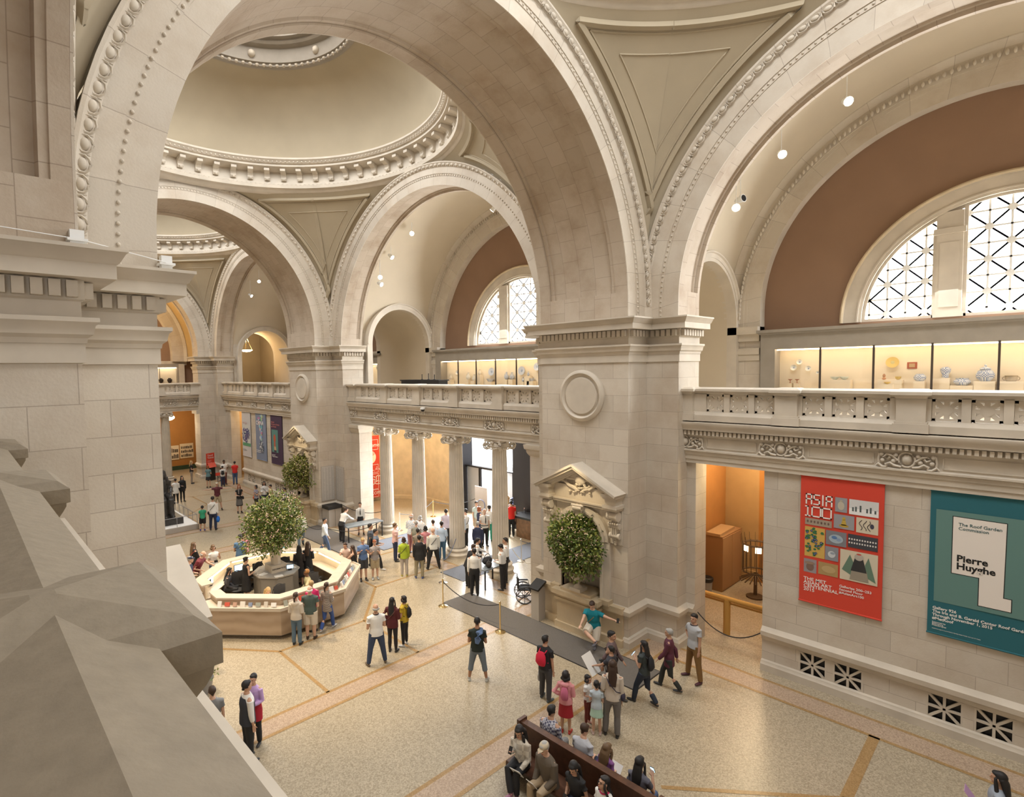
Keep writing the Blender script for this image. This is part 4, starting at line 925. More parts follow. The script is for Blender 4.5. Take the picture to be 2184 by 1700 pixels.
for (nm, y, z, h, l, mt) in (('small_vase', 15.88, 7.78, .30, 'small round vase in the first pane above the columns', (.70, .62, .5)), ('ewer', 14.36, 7.78, .42, 'pale spouted ewer in the second pane above the columns', (.72, .68, .6)), ('figurine_vase', 13.89, 7.72, .36, 'small white vase left of the third pane divider', (.72, .68, .6)), ('bottle_vase', 13.45, 8.05, .30, 'slender white bottle in the third pane above the columns', (.70, .62, .5)), ('ewer', 11.44, 7.80, .40, 'left of two blue and white ewers', BW), ('ewer', 11.05, 7.80, .38, 'right of two blue and white ewers', BW), ('small_vase', 9.94, 7.98, .22, 'small dark mark jar between two mounted plates', BW), ('jug', 10.28, 7.68, .24, 'little handled jug below the mounted plate', BW)):
    k = h/.4; pot(nm, [(.06*k, 0), (.13*k, .08*k), (.13*k, .18*k), (.05*k, .28*k), (.04*k, .36*k), (.06*k, .4*k), (0, .38*k)], (GXC, y, z), l, mt, 'vase', (lambda e, k=k: e.tube([(0, .10*k+.05*k*sin(a), .22*k+.1*k*cos(a)) for a in [pi*i/8 for i in range(9)]], .012, 5)) if nm in ('ewer', 'jug') else None)
    if z > F0+.01: plinth((GXC, y, F0), .3, .3, z-F0, 'white block under the %s' % l.replace('above the columns', 'over the columns'))
plate((GXC+.1, 15.37, 8.2), .13, 'plain cream plate in the first pane above the columns', (.7, .66, .58)); plate((GXC+.1, 12.61, 8.22), .22, 'patterned plate standing behind the dish in the third pane', BW); plate((GXC+.1, 10.45, 8.25), .23, 'large patterned plate in the fifth pane above the columns', BW); plate((GXC+.1, 9.43, 8.44), .20, 'patterned plate half hidden by the big pier', BW)
pot('footed_bowl', [(.12, 0), (.15, .05), (.22, .16), (.2, .16), (0, .06)], (GXC, 12.65, F0+.18), 'dark rimmed footed bowl in the third pane', BW, 'bowl'); plinth((GXC, 12.65, F0), .5, .3, .18, 'white slab under the dark rimmed bowl'); pot('footed_bowl', [(.08, 0), (.1, .05), (.16, .14), (0, .06)], (GXC, 9.73, F0+.22), 'small footed bowl in the fifth pane', BW, 'bowl'); plinth((GXC, 9.73, F0), .4, .3, .22, 'white slab in the fifth pane')
for x, l in ((4.88, 'dark round urn, left one in the far end case'), (5.56, 'dark tall urn, right one in the far end case')): pot('urn', [(.06, 0), (.17, .2), (.19, .34), (.1, .42), (.12, .46), (0, .45)], (x, 43.22, 7.62), l, (.03, .02, .015))
# dark bar counter on the gallery with candlesticks
root = thing('bar_counter', 'low black curved counter on the gallery above the columns', 'counter', (10.0, 13.97, ZG)); MB().prism([(-.3, -1.55), (.25, -1.6), (.4, 0), (.25, 1.6), (-.3, 1.55), (-.2, 0)], 0, 1.06).build('cabinet', 'black', root, 0); MB().prism([(-.36, -1.6), (.3, -1.66), (.46, 0), (.3, 1.66), (-.36, 1.6), (-.26, 0)], 1.06, 1.12).build('top', 'black', root, 0)
for y, h, l in ((14.1, .26, 'left of three black candlesticks'), (13.57, .30, 'middle of three black candlesticks'), (13.1, .24, 'right of three black candlesticks')): tag(MB().lathe([(.06, 0), (.06, .02), (.02, .04), (.02, h), (.04, h+.02), (0, h+.02)], n=10).build('candlestick', 'black'), l+' on the gallery counter', 'candlestick').location = (10, y, ZG+1.12)
# ------------------------------------------------------------------ banners on the right wall
def banner(y, z, w, h, col, label, name='exhibition_banner', X=XW):
    root = thing(name, label, 'banner', mat=on_right_wall(X-.03, y, z))
    m_ = MB(); m_.grid([[(u, v, .02+.006*sin(u*3+v)) for v in [h*j/12 for j in range(13)]] for u in [w*i/8 for i in range(9)]]); m_.grid([[(u, v, 0) for v in (0, h)] for u in (0, w)]); m_.build('cloth', col, root)
    for v in (0, h): m_ = MB(); m_.tube([(-.01, v, .015), (w+.01, v, .015)], .022, 8); m_.build('hem_rod', col, root)
    return root
def rect(root, u0, v0, u1, v1, mat, w=.030, name='picture'): m_ = MB(); m_.add([(u0, v0, w), (u1, v0, w), (u1, v1, w), (u0, v1, w)], [(0, 1, 2, 3)]); return m_.build(name, mat, root, 0)
def poly(root, pts, mat, w=.034, name='picture_detail'): m_ = MB(); m_.add([(u, v, w) for u, v in pts], [tuple(range(len(pts)))]); return m_.build(name, mat, root, 0)
def ell(cx, cy, rx, ry, n=16): return [(cx+rx*cos(2*pi*i/n), cy+ry*sin(2*pi*i/n)) for i in range(n)]
RED = (.62, .055, .028); b1 = banner(-3.985, 2.21, 1.72, 3.27, RED, 'red exhibition banner with white block lettering and a grid of pictures')
L5 = {'A': [(0, 0, 0, 1), (0, 1, 1, 1), (1, 0, 1, 1), (0, .5, 1, .5)], 'S': [(0, 0, 1, 0), (1, 0, 1, .5), (0, .5, 1, .5), (0, .5, 0, 1), (0, 1, 1, 1)], 'I': [(.5, 0, .5, 1)], '1': [(.5, 0, .5, 1), (.1, 1, .5, 1), (.1, 0, .9, 0)], '0': [(0, 0, 0, 1), (1, 0, 1, 1), (0, 0, 1, 0), (0, 1, 1, 1)]}
def blocks(root, s, u, v, w, h, gap, t):
    m_ = MB()
    for ch in s:
        ww = w*(.35 if ch == 'I' else (.6 if ch == '1' else 1))
        for (a, b, c, d) in L5[ch]:
            x0, x1, y0, y1 = u+a*ww, u+c*ww, v+b*h, v+d*h; m_.box(min(x0, x1)-t/2, max(x0, x1)+t/2, min(y0, y1)-t/2, max(y0, y1)+t/2, .028, .034)
        u += ww+gap
    m_.build('lettering', 'paper', root, 0)
blocks(b1, 'ASIA', .13, 2.565, .115, .24, .055, .03); blocks(b1, '100', .11, 2.25, .185, .24, .04, .03)
G1 = (.30, .30, .32); CR = (.62, .55, .42)
rect(b1, .75, 2.46, 1.0, 2.82, G1); poly(b1, ell(.875, 2.62, .07, .11), (.50, .45, .36)); poly(b1, ell(.875, 2.74, .035, .02), (.45, .40, .3))
rect(b1, 1.04, 2.45, 1.62, 2.82, (.62, .62, .62)); poly(b1, [(1.04, 2.45), (1.62, 2.45), (1.62, 2.60), (1.04, 2.60)], (.78, .78, .77), .032)
for k, (u, hh) in enumerate(((1.10, .1), (1.16, .12), (1.25, .16), (1.38, .1), (1.45, .14), (1.54, .08))): poly(b1, [(u, 2.53), (u+.035, 2.53), (u+.035, 2.53+hh), (u, 2.53+hh)], (.08, .10, .10))
rect(b1, .73, 2.05, 1.15, 2.40, G1); poly(b1, ell(.94, 2.13, .10, .035), (.50, .33, .05)); poly(b1, [(.88, 2.14), (1.0, 2.14), (.97, 2.28), (.91, 2.28)], (.52, .36, .06)); poly(b1, ell(.94, 2.31, .035, .04), (.52, .36, .06))
rect(b1, 1.19, 2.03, 1.62, 2.40, CR)
for k in range(3): m_ = MB(); m_.tube([(1.28+k*.08+.03*sin(t_*7+k), 2.10+t_*.24, .034) for t_ in [i/10 for i in range(11)]], .007, 4); m_.build('ink_line', (.06, .05, .05), b1)
poly(b1, ell(1.50, 2.22, .04, .06), (.05, .05, .08))
rect(b1, .11, 2.02, .69, 2.19, (.36, .29, .22))
for k in range(7): poly(b1, ell(.17+.075*k, 2.11, .022, .035, 7), (.16, .10, .08))
rect(b1, .11, 1.20, .55, 1.97, (.60, .38, .09)); rnd = random.Random(3)
for k in range(46):
    v = 1.24+rnd.random()*.70; u = .14+(rnd.random()*.36 if int(v*5) % 2 else rnd.random()*.22)
    poly(b1, ell(u, v, .035, .028, 6), (.04, .16, .06), .032+k*.0002)
for k in range(16): u, v = .15+rnd.random()*.34, 1.28+rnd.random()*.62; poly(b1, ell(u, v, .028, .028, 8), (.02, .05, .16), .0425); poly(b1, ell(u, v, .008, .008, 6), (.7, .7, .7), .0435)
rect(b1, .57, 1.60, 1.0, 1.96, (.20, .20, .22)); poly(b1, ell(.785, 1.77, .15, .11), (.36, .44, .50)); poly(b1, ell(.75, 1.80, .06, .04), (.10, .20, .40), .036); poly(b1, ell(.84, 1.76, .05, .04), (.25, .34, .48), .036)
rect(b1, 1.03, 1.63, 1.62, 1.96, (.05, .05, .06))
for j in range(2):
    for k in range(11): poly(b1, ell(1.06+k*.052, 1.84-j*.09, .017, .024, 7), (.7, .68, .64))
rect(b1, .56, 1.20, .84, 1.55, (.24, .25, .28)); poly(b1, ell(.70, 1.36, .08, .085), (.55, .58, .60)); poly(b1, ell(.72, 1.39, .05, .03), (.3, .34, .4), .036)
rect(b1, .88, .80, 1.63, 1.55, CR); poly(b1, [(.92, 1.05), (1.08, 1.45), (1.16, 1.25), (1.10, .95)], (.12, .20, .14)); poly(b1, [(1.60, .86), (1.45, 1.45), (1.38, 1.25), (1.42, .95)], (.12, .20, .14), .0345); poly(b1, [(1.08, .84), (1.46, .84), (1.42, 1.10), (1.12, 1.10)], (.30, .26, .20), .036); poly(b1, [(1.10, 1.06), (1.42, 1.06), (1.34, 1.40), (1.18, 1.40)], (.03, .03, .03), .037); poly(b1, ell(1.26, 1.42, .09, .085), (.45, .40, .34), .038); poly(b1, ell(1.26, 1.49, .05, .02), (.5, .08, .05), .039)
rect(b1, .10, .78, .38, 1.13, (.30, .26, .27)); poly(b1, ell(.24, .93, .085, .10), (.20, .12, .09)); poly(b1, ell(.23, 1.03, .11, .035), (.30, .20, .14), .036)
rect(b1, .42, .80, .84, 1.12, (.40, .27, .11)); poly(b1, ell(.64, .96, .15, .09), (.48, .34, .16))
text('THE MET\nASIAN ART\nCENTENNIAL\n2015', b1, .10, .66, .115, 'paper', .028, 1.08, .0015, 1, .80); text('Galleries 200\u2013253\nSecond Floor\n#AsianArt100', b1, .87, .65, .085, 'paper', .028, 1.05, .001, 1, .95)
TEAL = (.018, .125, .155); b2 = banner(-6.53, 2.24, 2.15, 3.24, TEAL, 'teal exhibition banner with a white block shape and black lettering')
rect(b2, .10, .75, 2.05, 2.83, (.12, .235, .215), name='pale_panel')
J = [(.385, 2.71), (1.21, 2.70), (1.195, 1.12), (1.315, 1.12), (1.315, .86), (.825, .86), (.825, 1.46), (.385, 1.46)]
cx_, cy_ = .85, 1.8
poly(b2, [(.37, 2.725), (1.225, 2.715), (1.21, 1.135), (1.33, 1.135), (1.33, .845), (.81, .845), (.81, 1.445), (.37, 1.445)], (.01, .01, .01), .032, 'outline'); poly(b2, J, (.80, .74, .68), .034, 'white_shape')
text('The Roof Garden\nCommission', b2, .47, 2.60, .095, (.03, .10, .11), .036, 1, .001, 1, .95); text('Pierre\nHuyghe', b2, .455, 1.90, .20, (.01, .01, .01), .036, 1, .006, 1, .86)
text('Gallery 926\nThe Iris and B. Gerald Cantor Roof Garden\nThrough November 1, 2015\n#MetRoof', b2, .085, .635, .085, 'paper', .028, 1, .002, 1, .95); text('Supported by\nBloomberg\nPhilanthropies', b2, .085, .285, .042, 'paper', .028, 1, .0005, 1, .85); text('Additional support is provided by Cynthia Hazen Polsky and Leon B. Polsky', b2, .085, .13, .026, 'paper', .028, 1, 0)
# far banners
b3 = banner(33.22, 2.15, 1.62, 3.3, (.58, .56, .56), 'white banner with dark blue flowers over green, nearest the far corner'); rnd = random.Random(5)
rect(b3, .08, .78, 1.55, 2.35, (.60, .60, .58)); rect(b3, .08, .78, 1.55, 1.02, (.10, .30, .16), .032)
for k in range(70):
    a, r = rnd.random()*2*pi, math.sqrt(rnd.random()); poly(b3, ell(.80+.55*r*cos(a)+(.1 if k % 3 else -.25), 1.62+.55*r*sin(a), .06+.05*rnd.random(), .05+.04*rnd.random(), 7), (.05+.1*rnd.random(), .05+.07*rnd.random(), .16+.1*rnd.random()), .034+k*.0002)
text('Van Gogh', b3, .12, 2.62, .2, (.6, .42, .42), .03); text('Irises and Roses\nThrough August 16', b3, .12, .55, .09, (.3, .3, .3), .03)
b4 = banner(30.66, 2.16, 1.78, 3.3, (.20, .24, .34), 'blue banner with a silvery glass figure and white lettering')
for k in range(60):
    t_ = rnd.random(); poly(b4, ell(.9+(rnd.random()-.5)*(.25+.9*abs(t_-.75)**1.0*(1 if t_ < .3 else .5)), 3.2-2.6*t_, .06+.1*rnd.random(), .05+.12*rnd.random(), 6), tuple([c*(.25+.75*rnd.random()) for c in (.62, .66, .76)]), .032+k*.0002)
poly(b4, [(.55, .9), (.8, 1.4), (1.0, 1.4), (1.35, .9), (1.2, .55), (.7, .55)], (.10, .12, .16), .045)
for k in range(30): poly(b4, ell(.65+.6*rnd.random(), .6+.7*rnd.random(), .04, .06, 5), (.6, .62, .66), .046+k*.0002)
text('CHINA', b4, .15, 2.85, .42, 'paper', .055, 1, .004); text('Through the\nLooking Glass', b4, .12, .72, .12, 'paper', .055)
b5 = banner(28.13, 2.14, 1.80, 3.32, (.055, .028, .065), 'dark purple banner with a small green and red painting'); rect(b5, .15, .80, 1.15, 2.35, (.10, .24, .22)); poly(b5, ell(.62, 1.75, .18, .28), (.50, .10, .05)); poly(b5, [(.5, 1.5), (.72, 1.5), (.75, 1.2), (.5, 1.2)], (.5, .12, .06)); poly(b5, [(.5, 1.2), (.8, 1.2), (.85, .95), (.5, .95)], (.55, .38, .22)); poly(b5, [(.5, .95), (.85, .95), (.85, .82), (.5, .82)], (.04, .03, .05))
text('Sargent\nPortraits of Artists\nand Friends', b5, .12, 2.95, .17, (.45, .16, .16), .03, 1, .002); text('Gallery 999\nThrough October 4', b5, .12, .65, .11, 'paper', .03)
# welcome banner in the vestibule, hanging on the curved wall
wb = thing('welcome_banner', 'red welcome banner with greetings in several languages behind the columns', 'banner', mat=frame((9.85, 20.98, .25), Vector((1, -.0, 0)), (0, 0, 1), Vector((0, -1, 0))))
m_ = MB(); m_.box(0, 2.05, 0, 4.0, -.02, .02); m_.build('cloth', RED, wb, 0)
def oframe(r_, u0, v0, u1, v1, t=.02):
    m_ = MB()
    for a in ((u0, v0, u1, v0+t), (u0, v1-t, u1, v1), (u0, v0, u0+t, v1), (u1-t, v0, u1, v1)): m_.box(a[0], a[2], a[1], a[3], .022, .028)
    m_.build('white_outline', 'paper', r_, 0)
oframe(wb, .1, 3.1, 1.95, 3.75); text('Welcome', wb, .62, 3.58, .36, 'paper', .03); oframe(wb, .1, 1.62, 1.95, 2.15); oframe(wb, .1, .55, 1.95, 1.55, .02); oframe(wb, .1, .05, 1.95, .52)
poly(wb, ell(1.42, 2.63, .36, .40, 24), (.8, .74, .62), .03, 'white_disc'); text('WELCOME\nBIENVENUE', wb, 1.18, 2.78, .13, RED, .036).rotation_euler = (0, 0, .5)
text('\u0645\u0631\u062d\u0628\u0627 \u0628\u0643\u0645', wb, .95, 2.05, .34, 'paper', .03); text('\u6b22\u8fce', wb, .85, 1.42, .66, 'paper', .03); text('WILLKOMMEN', wb, .72, .44, .29, 'paper', .03)
# ------------------------------------------------------------------ niche surrounds with bouquets
def niche(yc, label, far, sd=1):
    root = thing('pedimented_niche', label, 'niche', mat=frame((sd*(RI-.005), yc, 0), (0, -sd, 0), (0, 0, 1), (-sd, 0, 0)))
    A = (Vector((1, 0, 0)), Vector((0, 1, 0)), Vector((0, 0, 1)))
    def B(m_, u0, u1, v0, v1, w0, w1): m_.box(u0, u1, v0, v1, w0, w1)
    # pediment
    m_ = MB(); top = 5.40; e = 1.52; zb = 4.62
    for s_ in (-1, 1):
        a, b = Vector((0, top, 0)), Vector((s_*e, zb, 0)); d = (b-a).normalized(); n = Vector((-d.y, d.x, 0))*(1 if s_ < 0 else -1)
        if n.y > 0: n = -n
        for (o0, o1, w_) in ((0, .07, .62), (.07, .15, .55), (.15, .24, .40), (.24, .28, .34)):
            pts = [a+n*o0, b+n*o0, b+n*o1, a+n*o1]; pts[0].x = pts[3].x = 0
            if s_ > 0 or True:
                pts[3] = Vector((0, a.y-(o1)/abs(n.y)*1.0, 0)); pts[0] = Vector((0, a.y-(o0)/abs(n.y), 0))
            m_.add([(p.x, p.y, 0) for p in pts]+[(p.x, p.y, w_) for p in pts], [(0, 3, 2, 1), (4, 5, 6, 7), (0, 1, 5, 4), (1, 2, 6, 5), (2, 3, 7, 6), (3, 0, 4, 7)])
    m_.build('pediment', 'trim', root, 0)
    m_ = MB()
    for s_ in (-1, 1):
        u0, u1 = sorted((s_*1.02, s_*1.42))
        B(m_, u0-.06, u1+.06, 4.52, 4.62, 0, .50); B(m_, u0-.02, u1+.02, 4.46, 4.52, 0, .45); B(m_, u0+.02, u1-.02, 4.28, 4.46, 0, .38); B(m_, u0-.04, u1+.04, 4.18, 4.28, 0, .44); B(m_, u0, u1, 4.10, 4.18, 0, .38)
    B(m_, -1.02, 1.02, 4.06, 4.14, 0, .18); B(m_, -1.02, 1.02, 4.14, 4.18, 0, .22); B(m_, -1.06, 1.06, 4.18, 4.62, 0, .10); m_.build('entablature', 'trim', root, 0)
    for s_ in (-1, 1):      # scroll consoles
        m_ = MB(); u = s_*1.22
        for (v, r, w_) in ((3.93, .15, .20), (3.62, .09, .13), (3.32, .09, .12)):
            for k in (-1, 1): m_.tube([(u+k*.11, v, w_), (u+k*.17, v, w_)], r, 12)
            m_.tube([(u-.12, v, w_), (u+.12, v, w_)], r*.82, 12)
        B(m_, u-.10, u+.10, 3.25, 4.05, 0, .16)
        for k in (-.06, 0, .06): B(m_, u+k-.015, u+k+.015, 3.35, 3.6, .16, .19)
        for k in range(5): m_.ball((u-.14+.07*k, 3.70, .22), (.04, .05, .05), 6, 4)
        for k in range(3): m_.ball((u, 3.2-.07*k, .08), (.08-.02*k, .05, .05), 6, 4)
        B(m_, u-.20, u+.20, 3.05, 4.08, 0, .05); m_.build('console', 'trim', root, 40)
    # jambs and arch
    m_ = MB()
    for s_ in (-1, 1): B(m_, min(s_*.72, s_*1.02), max(s_*.72, s_*1.02), 1.15, 3.05, 0, .10); B(m_, min(s_*.72, s_*.80), max(s_*.72, s_*.80), 1.27, 3.05, 0, .16)
    pr = [(.72, 0), (.72, .14), (.80, .14), (.80, .18), (.86, .18), (.86, .12), (.98, .12), (1.0, 0)]
    m_.grid([[(r*cos(a), 3.05+r*sin(a), w_) for r, w_ in pr] for a in [pi*i/30 for i in range(31)]]); m_.build('arched_frame', 'trim', root)
    m_ = MB(); B(m_, -.11, .11, 3.70, 4.08, 0, .24); m_.tube([(-.16, 3.98, .24), (.16, 3.98, .24)], .10, 10); m_.tube([(-.12, 3.76, .18), (.12, 3.76, .18)], .06, 10)
    for k in range(7): m_.ball((-.18+.06*k, 4.06, .30), (.05, .04, .04), 6, 4)
    m_.build('keystone_scroll', 'trim', root, 40)
    # carving in the gable
    m_ = MB(); m_.ball((0, 4.82, .12), (.20, .17, .08), 12, 8); rnd = random.Random(2)
    for s_ in (-1, 1):
        for k in range(8): a = .1+k*.17; m_.tube([(s_*.18*cos(a), 4.82+.17*sin(a), .12), (s_*(.34+.06*k % .2)*cos(a*.8), 4.84+.30*sin(a*.7), .22), (s_*(.50-.02*k)*cos(a*.6), 4.80+.34*sin(a*.6), .16)], [.03, .045, .02], 5)
        m_.tube([(s_*x, z, .14) for x, z in ((.95, 4.74), (.75, 4.80), (.55, 4.72), (.40, 4.62), (.25, 4.58), (.08, 4.50))], [.03, .05, .05, .05, .06, .04], 6)
    for k in range(26): m_.ball((rnd.uniform(-.4, .4), 4.42+rnd.random()*.28, .15), (.05, .04, .05), 5, 4)
    m_.build('carved_cartouche', 'trim', root, 50)
    # base with sill
    m_ = MB(); B(m_, -1.45, 1.45, 0, 1.0, 0, .10); B(m_, -1.50, 1.50, 1.0, 1.18, 0, .20); B(m_, -1.5, 1.5, 0, .22, 0, .22); B(m_, -1.08, -.74, 1.15, 1.3, 0, .26); B(m_, .74, 1.08, 1.15, 1.3, 0, .26); m_.build('base', 'warmstone', root, 0)
    m_ = MB(); B(m_, -.74, .74, 0, .92, .05, .36); B(m_, -.80, .80, .92, 1.0, 0, .44); B(m_, -.76, .76, 1.0, 1.12, 0, .40); B(m_, -.86, .86, 1.12, 1.27, -.3, .52); B(m_, -.56, .56, 1.27, 1.36, -.3, .42); B(m_, -.8, .8, 0, .2, 0, .42); m_.build('sill', 'warmstone', root, 0)
    return root
niche(T/2, 'tall pedimented stone niche on the big centre pier', False); niche(T/2, 'stone niche roof low on the near left pier, seen from above', False, -1); niche((Y1+Y2)/2, 'distant pedimented stone niche above the information desk tree', True)
def foliage(parent, rx, ry, rz, n, seed, size=.075, mat='leaf', droop=.0):
    rnd = random.Random(seed); m_ = MB(); fl = MB()
    lobes = [(rnd.uniform(-.45, .45), rnd.uniform(-.45, .45), rnd.uniform(-.45, .5), rnd.uniform(.55, .75)) for _ in range(13)]+[(0, 0, 0, .8)]
    def pt():
        lx, ly, lz, lr = rnd.choice(lobes); d = Vector((rnd.gauss(0, 1), rnd.gauss(0, 1), rnd.gauss(0, 1))).normalized(); k = lr*(.55+.5*rnd.random())
        return Vector(((lx+d.x*k)*rx, (ly+d.y*k)*ry, (lz+d.z*k)*rz)), d
    for i in range(n):
        p, d = pt(); a = (d+Vector((rnd.gauss(0, .6), rnd.gauss(0, .6), rnd.gauss(0, .6)-.2))).normalized(); b = a.cross(Vector((rnd.gauss(0, 1), rnd.gauss(0, 1), rnd.gauss(0, 1)))).normalized(); s_ = size*(.7+.7*rnd.random()); q = a.cross(b)
        m_.add([p, p+a*s_*.5+b*s_*.28+q*s_*.08, p+a*s_, p+a*s_*.5-b*s_*.28+q*s_*.08], [(0, 1, 2), (0, 2, 3)])
    for i in range(n//9):
        p, d = pt(); p = p*1.04
        for k in range(3):
            o = Vector((rnd.gauss(0, .03), rnd.gauss(0, .03), rnd.gauss(0, .03))); b = Vector((rnd.gauss(0, 1), rnd.gauss(0, 1), rnd.gauss(0, 1))).normalized(); c = b.cross(d).normalized(); s_ = .022
            fl.add([p+o+b*s_, p+o+c*s_, p+o-b*s_, p+o-c*s_], [(0, 1, 2, 3)])
    f = m_.build('foliage', mat, parent, 0); f['kind'] = 'stuff'; g = fl.build('blossoms', 'flower', parent, 0); g['kind'] = 'stuff'
    br = MB()
    for i in range(18):
        p, d = pt(); br.tube([(0, 0, -rz*.95), p*.45+Vector((0, 0, -rz*.3)), p*.9], [.018, .012, .005], 5)
    br.build('branches', (.07, .05, .03), parent)
    return f
def urn(loc, label):
    root = thing('stone_urn', label, 'urn', loc); MB().box(-.20, .20, -.20, .20, 0, .10).build('foot', 'trim', root, 0)
    MB().lathe([(.15, .10), (.12, .14), (.06, .18), (.05, .24), (.08, .28), (.18, .34), (.26, .44), (.27, .56), (.32, .60), (.30, .62), (.22, .58)], n=28).build('bowl', 'trim', root, 50)
urn((6.0, T/2, 1.36), 'pale stone urn on the sill of the near niche'); urn((6.0, (Y1+Y2)/2, 1.36), 'pale stone urn on the sill of the distant niche')
fb = thing('flower_arrangement', 'huge leafy flower arrangement filling the near niche', 'flowers', (5.88, T/2-.05, 2.83)); foliage(fb, .72, 1.04, .95, 7500, 11, .11)
fb = thing('flower_arrangement', 'leafy flower arrangement in the distant niche', 'flowers', (5.88, (Y1+Y2)/2, 2.80)); foliage(fb, .72, 1.12, .98, 5000, 12, .13, 'leaf2')
# map boards and cabinets
def panelboard(mat_, w, h, label, cat='board'):
    root = thing('name_board', label, cat, mat=mat_); MB().box(0, w, 0, h, 0, .04).build('frame', 'panel_grey', root, 0); m_ = MB()
    m_.box(.03, w-.03, .03, h-.03, .04, .045); m_.build('panel', (.50, .47, .43), root, 0)
    m_ = MB(); rnd = random.Random(4)
    for c in range(4):
        v = h-.10
        while v > .08: m_.box(.06+c*(w-.08)/4, .06+c*(w-.08)/4+(w/4-.05)*rnd.uniform(.5, .95), v-.012, v, .045, .047); v -= .04
    m_.build('fine_print', (.30, .28, .25), root, 0)
panelboard(on_end_wall(6.36, Y1-.005, 1.28), .80, 1.92, 'wide pale board of names on the distant pier, left leaf'); panelboard(on_right_wall(S-.005, 18.5, 1.26), .82, 1.88, 'narrow pale board of names on the distant pier, right leaf')
panelboard(on_right_wall(S-.005, 4.05, 1.4), .8, 1.9, 'pale board of names edge on behind the big pier')
root = thing('brochure_cabinet', 'grey cabinet with black glass top at the foot of the distant pier', 'cabinet', (6.72, 18.1, 0)); m_ = MB(); m_.box(-.38, -.01, -.36, .36, 0, .95).build('door', 'panel_grey', root, 0); MB().box(.01, .38, -.36, .36, 0, .95).build('door', 'panel_grey', root, 0); MB().box(-.42, .42, -.4, .4, .95, 1.12).build('top', 'black', root, 0)
root = thing('grey_kiosk', 'slim grey stand with a black tilted top beside the near niche', 'stand', (5.86, 3.05, 0)); MB().box(-.2, .14, -.16, .16, 0, 1.1).build('body', 'panel_grey', root, 0); m_ = MB(); m_.obox((-.06, 0, 1.16), (Vector((.9, 0, .43)), VY, Vector((-.43, 0, .9))), .24, .2, .035); m_.build('top', 'black', root, 0)
# ------------------------------------------------------------------ information desk
DC = (0, 10.33); t22 = math.tan(pi/8)
desk = thing('information_desk', 'octagonal travertine information desk with brochures and warm lit inner counters', 'desk', (*DC, 0))
def side(k, a0, a1, z0, z1, name, mat, f0=-1, f1=1, par=None):
    an = k*pi/4; n = Vector((cos(an), sin(an))); t = Vector((-sin(an), cos(an))); m_ = MB(); P = []
    for a in (a0, a1):
        for f in ((f0, f1) if a == a0 else (f1, f0)): q = n*a+t*(a*t22*f if abs(f) == 1 else f*a1*t22); P.append((q.x, q.y))
    m_.prism(P, z0, z1); return m_.build(name, mat, par or desk, 0)
for k in range(8):
    fr = [(-1, 1)] if k != 4 else [(-1, -.32), (.36, 1)]
    for f0, f1 in fr:
        pn = side(k, 2.50, 2.74, .14, .95, 'front_panel', 'desk', f0, f1); side(k, 2.4, 2.50, 0, .14, 'plinth', 'panel_grey', f0, f1, pn)
        side(k, 2.42, 2.80, .95, .985, 'display_ledge', 'desk_top', f0, f1); side(k, 2.76, 2.82, .93, 1.03, 'ledge_lip', 'desk_top', f0, f1)
        side(k, 2.40, 2.46, .14, 1.17, 'counter_back', 'desk', f0, f1); side(k, 2.14, 2.50, 1.17, 1.22, 'counter_top', 'desk_top', f0, f1)
        side(k, 1.88, 2.40, .72, .75, 'work_surface', 'desk_top', f0, f1); side(k, 2.34, 2.40, .75, 1.17, 'lit_back', 'case_lit', f0, f1)
        if f1-f0 > .9: side(k, 2.12, 2.16, 1.145, 1.165, 'light_strip', 'glow', -.9, .9)
# centre island
isl = thing('island_cabinet', 'grey octagonal cabinet in the middle of the information desk', 'cabinet', (.25, 10.95, 0))
oc = lambda r: [(r*cos(pi/4*i+pi/8), r*sin(pi/4*i+pi/8)) for i in range(8)]
MB().prism(oc(.80), 0, .96).build('body', (.30, .27, .23), isl, 0); MB().prism(oc(.86), .96, 1.0).build('top', (.36, .33, .29), isl, 0)
for i in range(8): a = pi/4*i; m_ = MB(); m_.obox((cos(a)*.745, sin(a)*.745, .5), (Vector((-sin(a), cos(a), 0)), VZ, Vector((cos(a), sin(a), 0))), .28, .42, .008); m_.build('door', (.27, .245, .21), isl, 0)
pl = thing('stone_planter', 'flared stone planter carved with lettering, carrying the big tree', 'planter', (.25, 10.95, 1.0)); pl.rotation_euler.z = -.0
m_ = MB(); m_.box(-.30, .30, -.30, .30, 0, .26); m_.build('base', 'trim', pl, 0); m_ = MB(); m_.lathe([(.20, .26), (.19, .34), (.19, .5), (.24, .7), (.30, .95), (.32, 1.0), (.26, 1.0)], n=8); m_.build('stem', 'trim', pl, 0)
tx = text('INFORMATION', pl, -.25, -.32, .075, (.06, .05, .04), .16, 1, .002); tx.rotation_euler = (pi/2, 0, 0); tx.location = (-.27, -.305, .17)
fb = thing('flower_arrangement', 'large round blossoming tree arrangement over the information desk', 'flowers', (.25, 10.95, 2.72)); foliage(fb, 1.20, 1.20, .98, 11000, 13, .10)
def sheet(loc, w, d, h, rz, mat, label, name='leaflet', cat='leaflet', grp=None):
    o = MB().box(-w/2, w/2, -d/2, d/2, 0, h).build(name, mat, None, 0); o.location = loc; o.rotation_euler.z = rz; return tag(o, label, cat, grp)
for (x, y, rz, l) in ((-.30, 10.85, .3, 'white sheet on the left of the island cabinet'), (.05, 10.28, -.2, 'white sheet at the front of the island cabinet'), (.78, 10.75, .1, 'white sheet on the right of the island cabinet')): sheet((x, y, 1.0), .30, .22, .006, rz, 'paper', l)
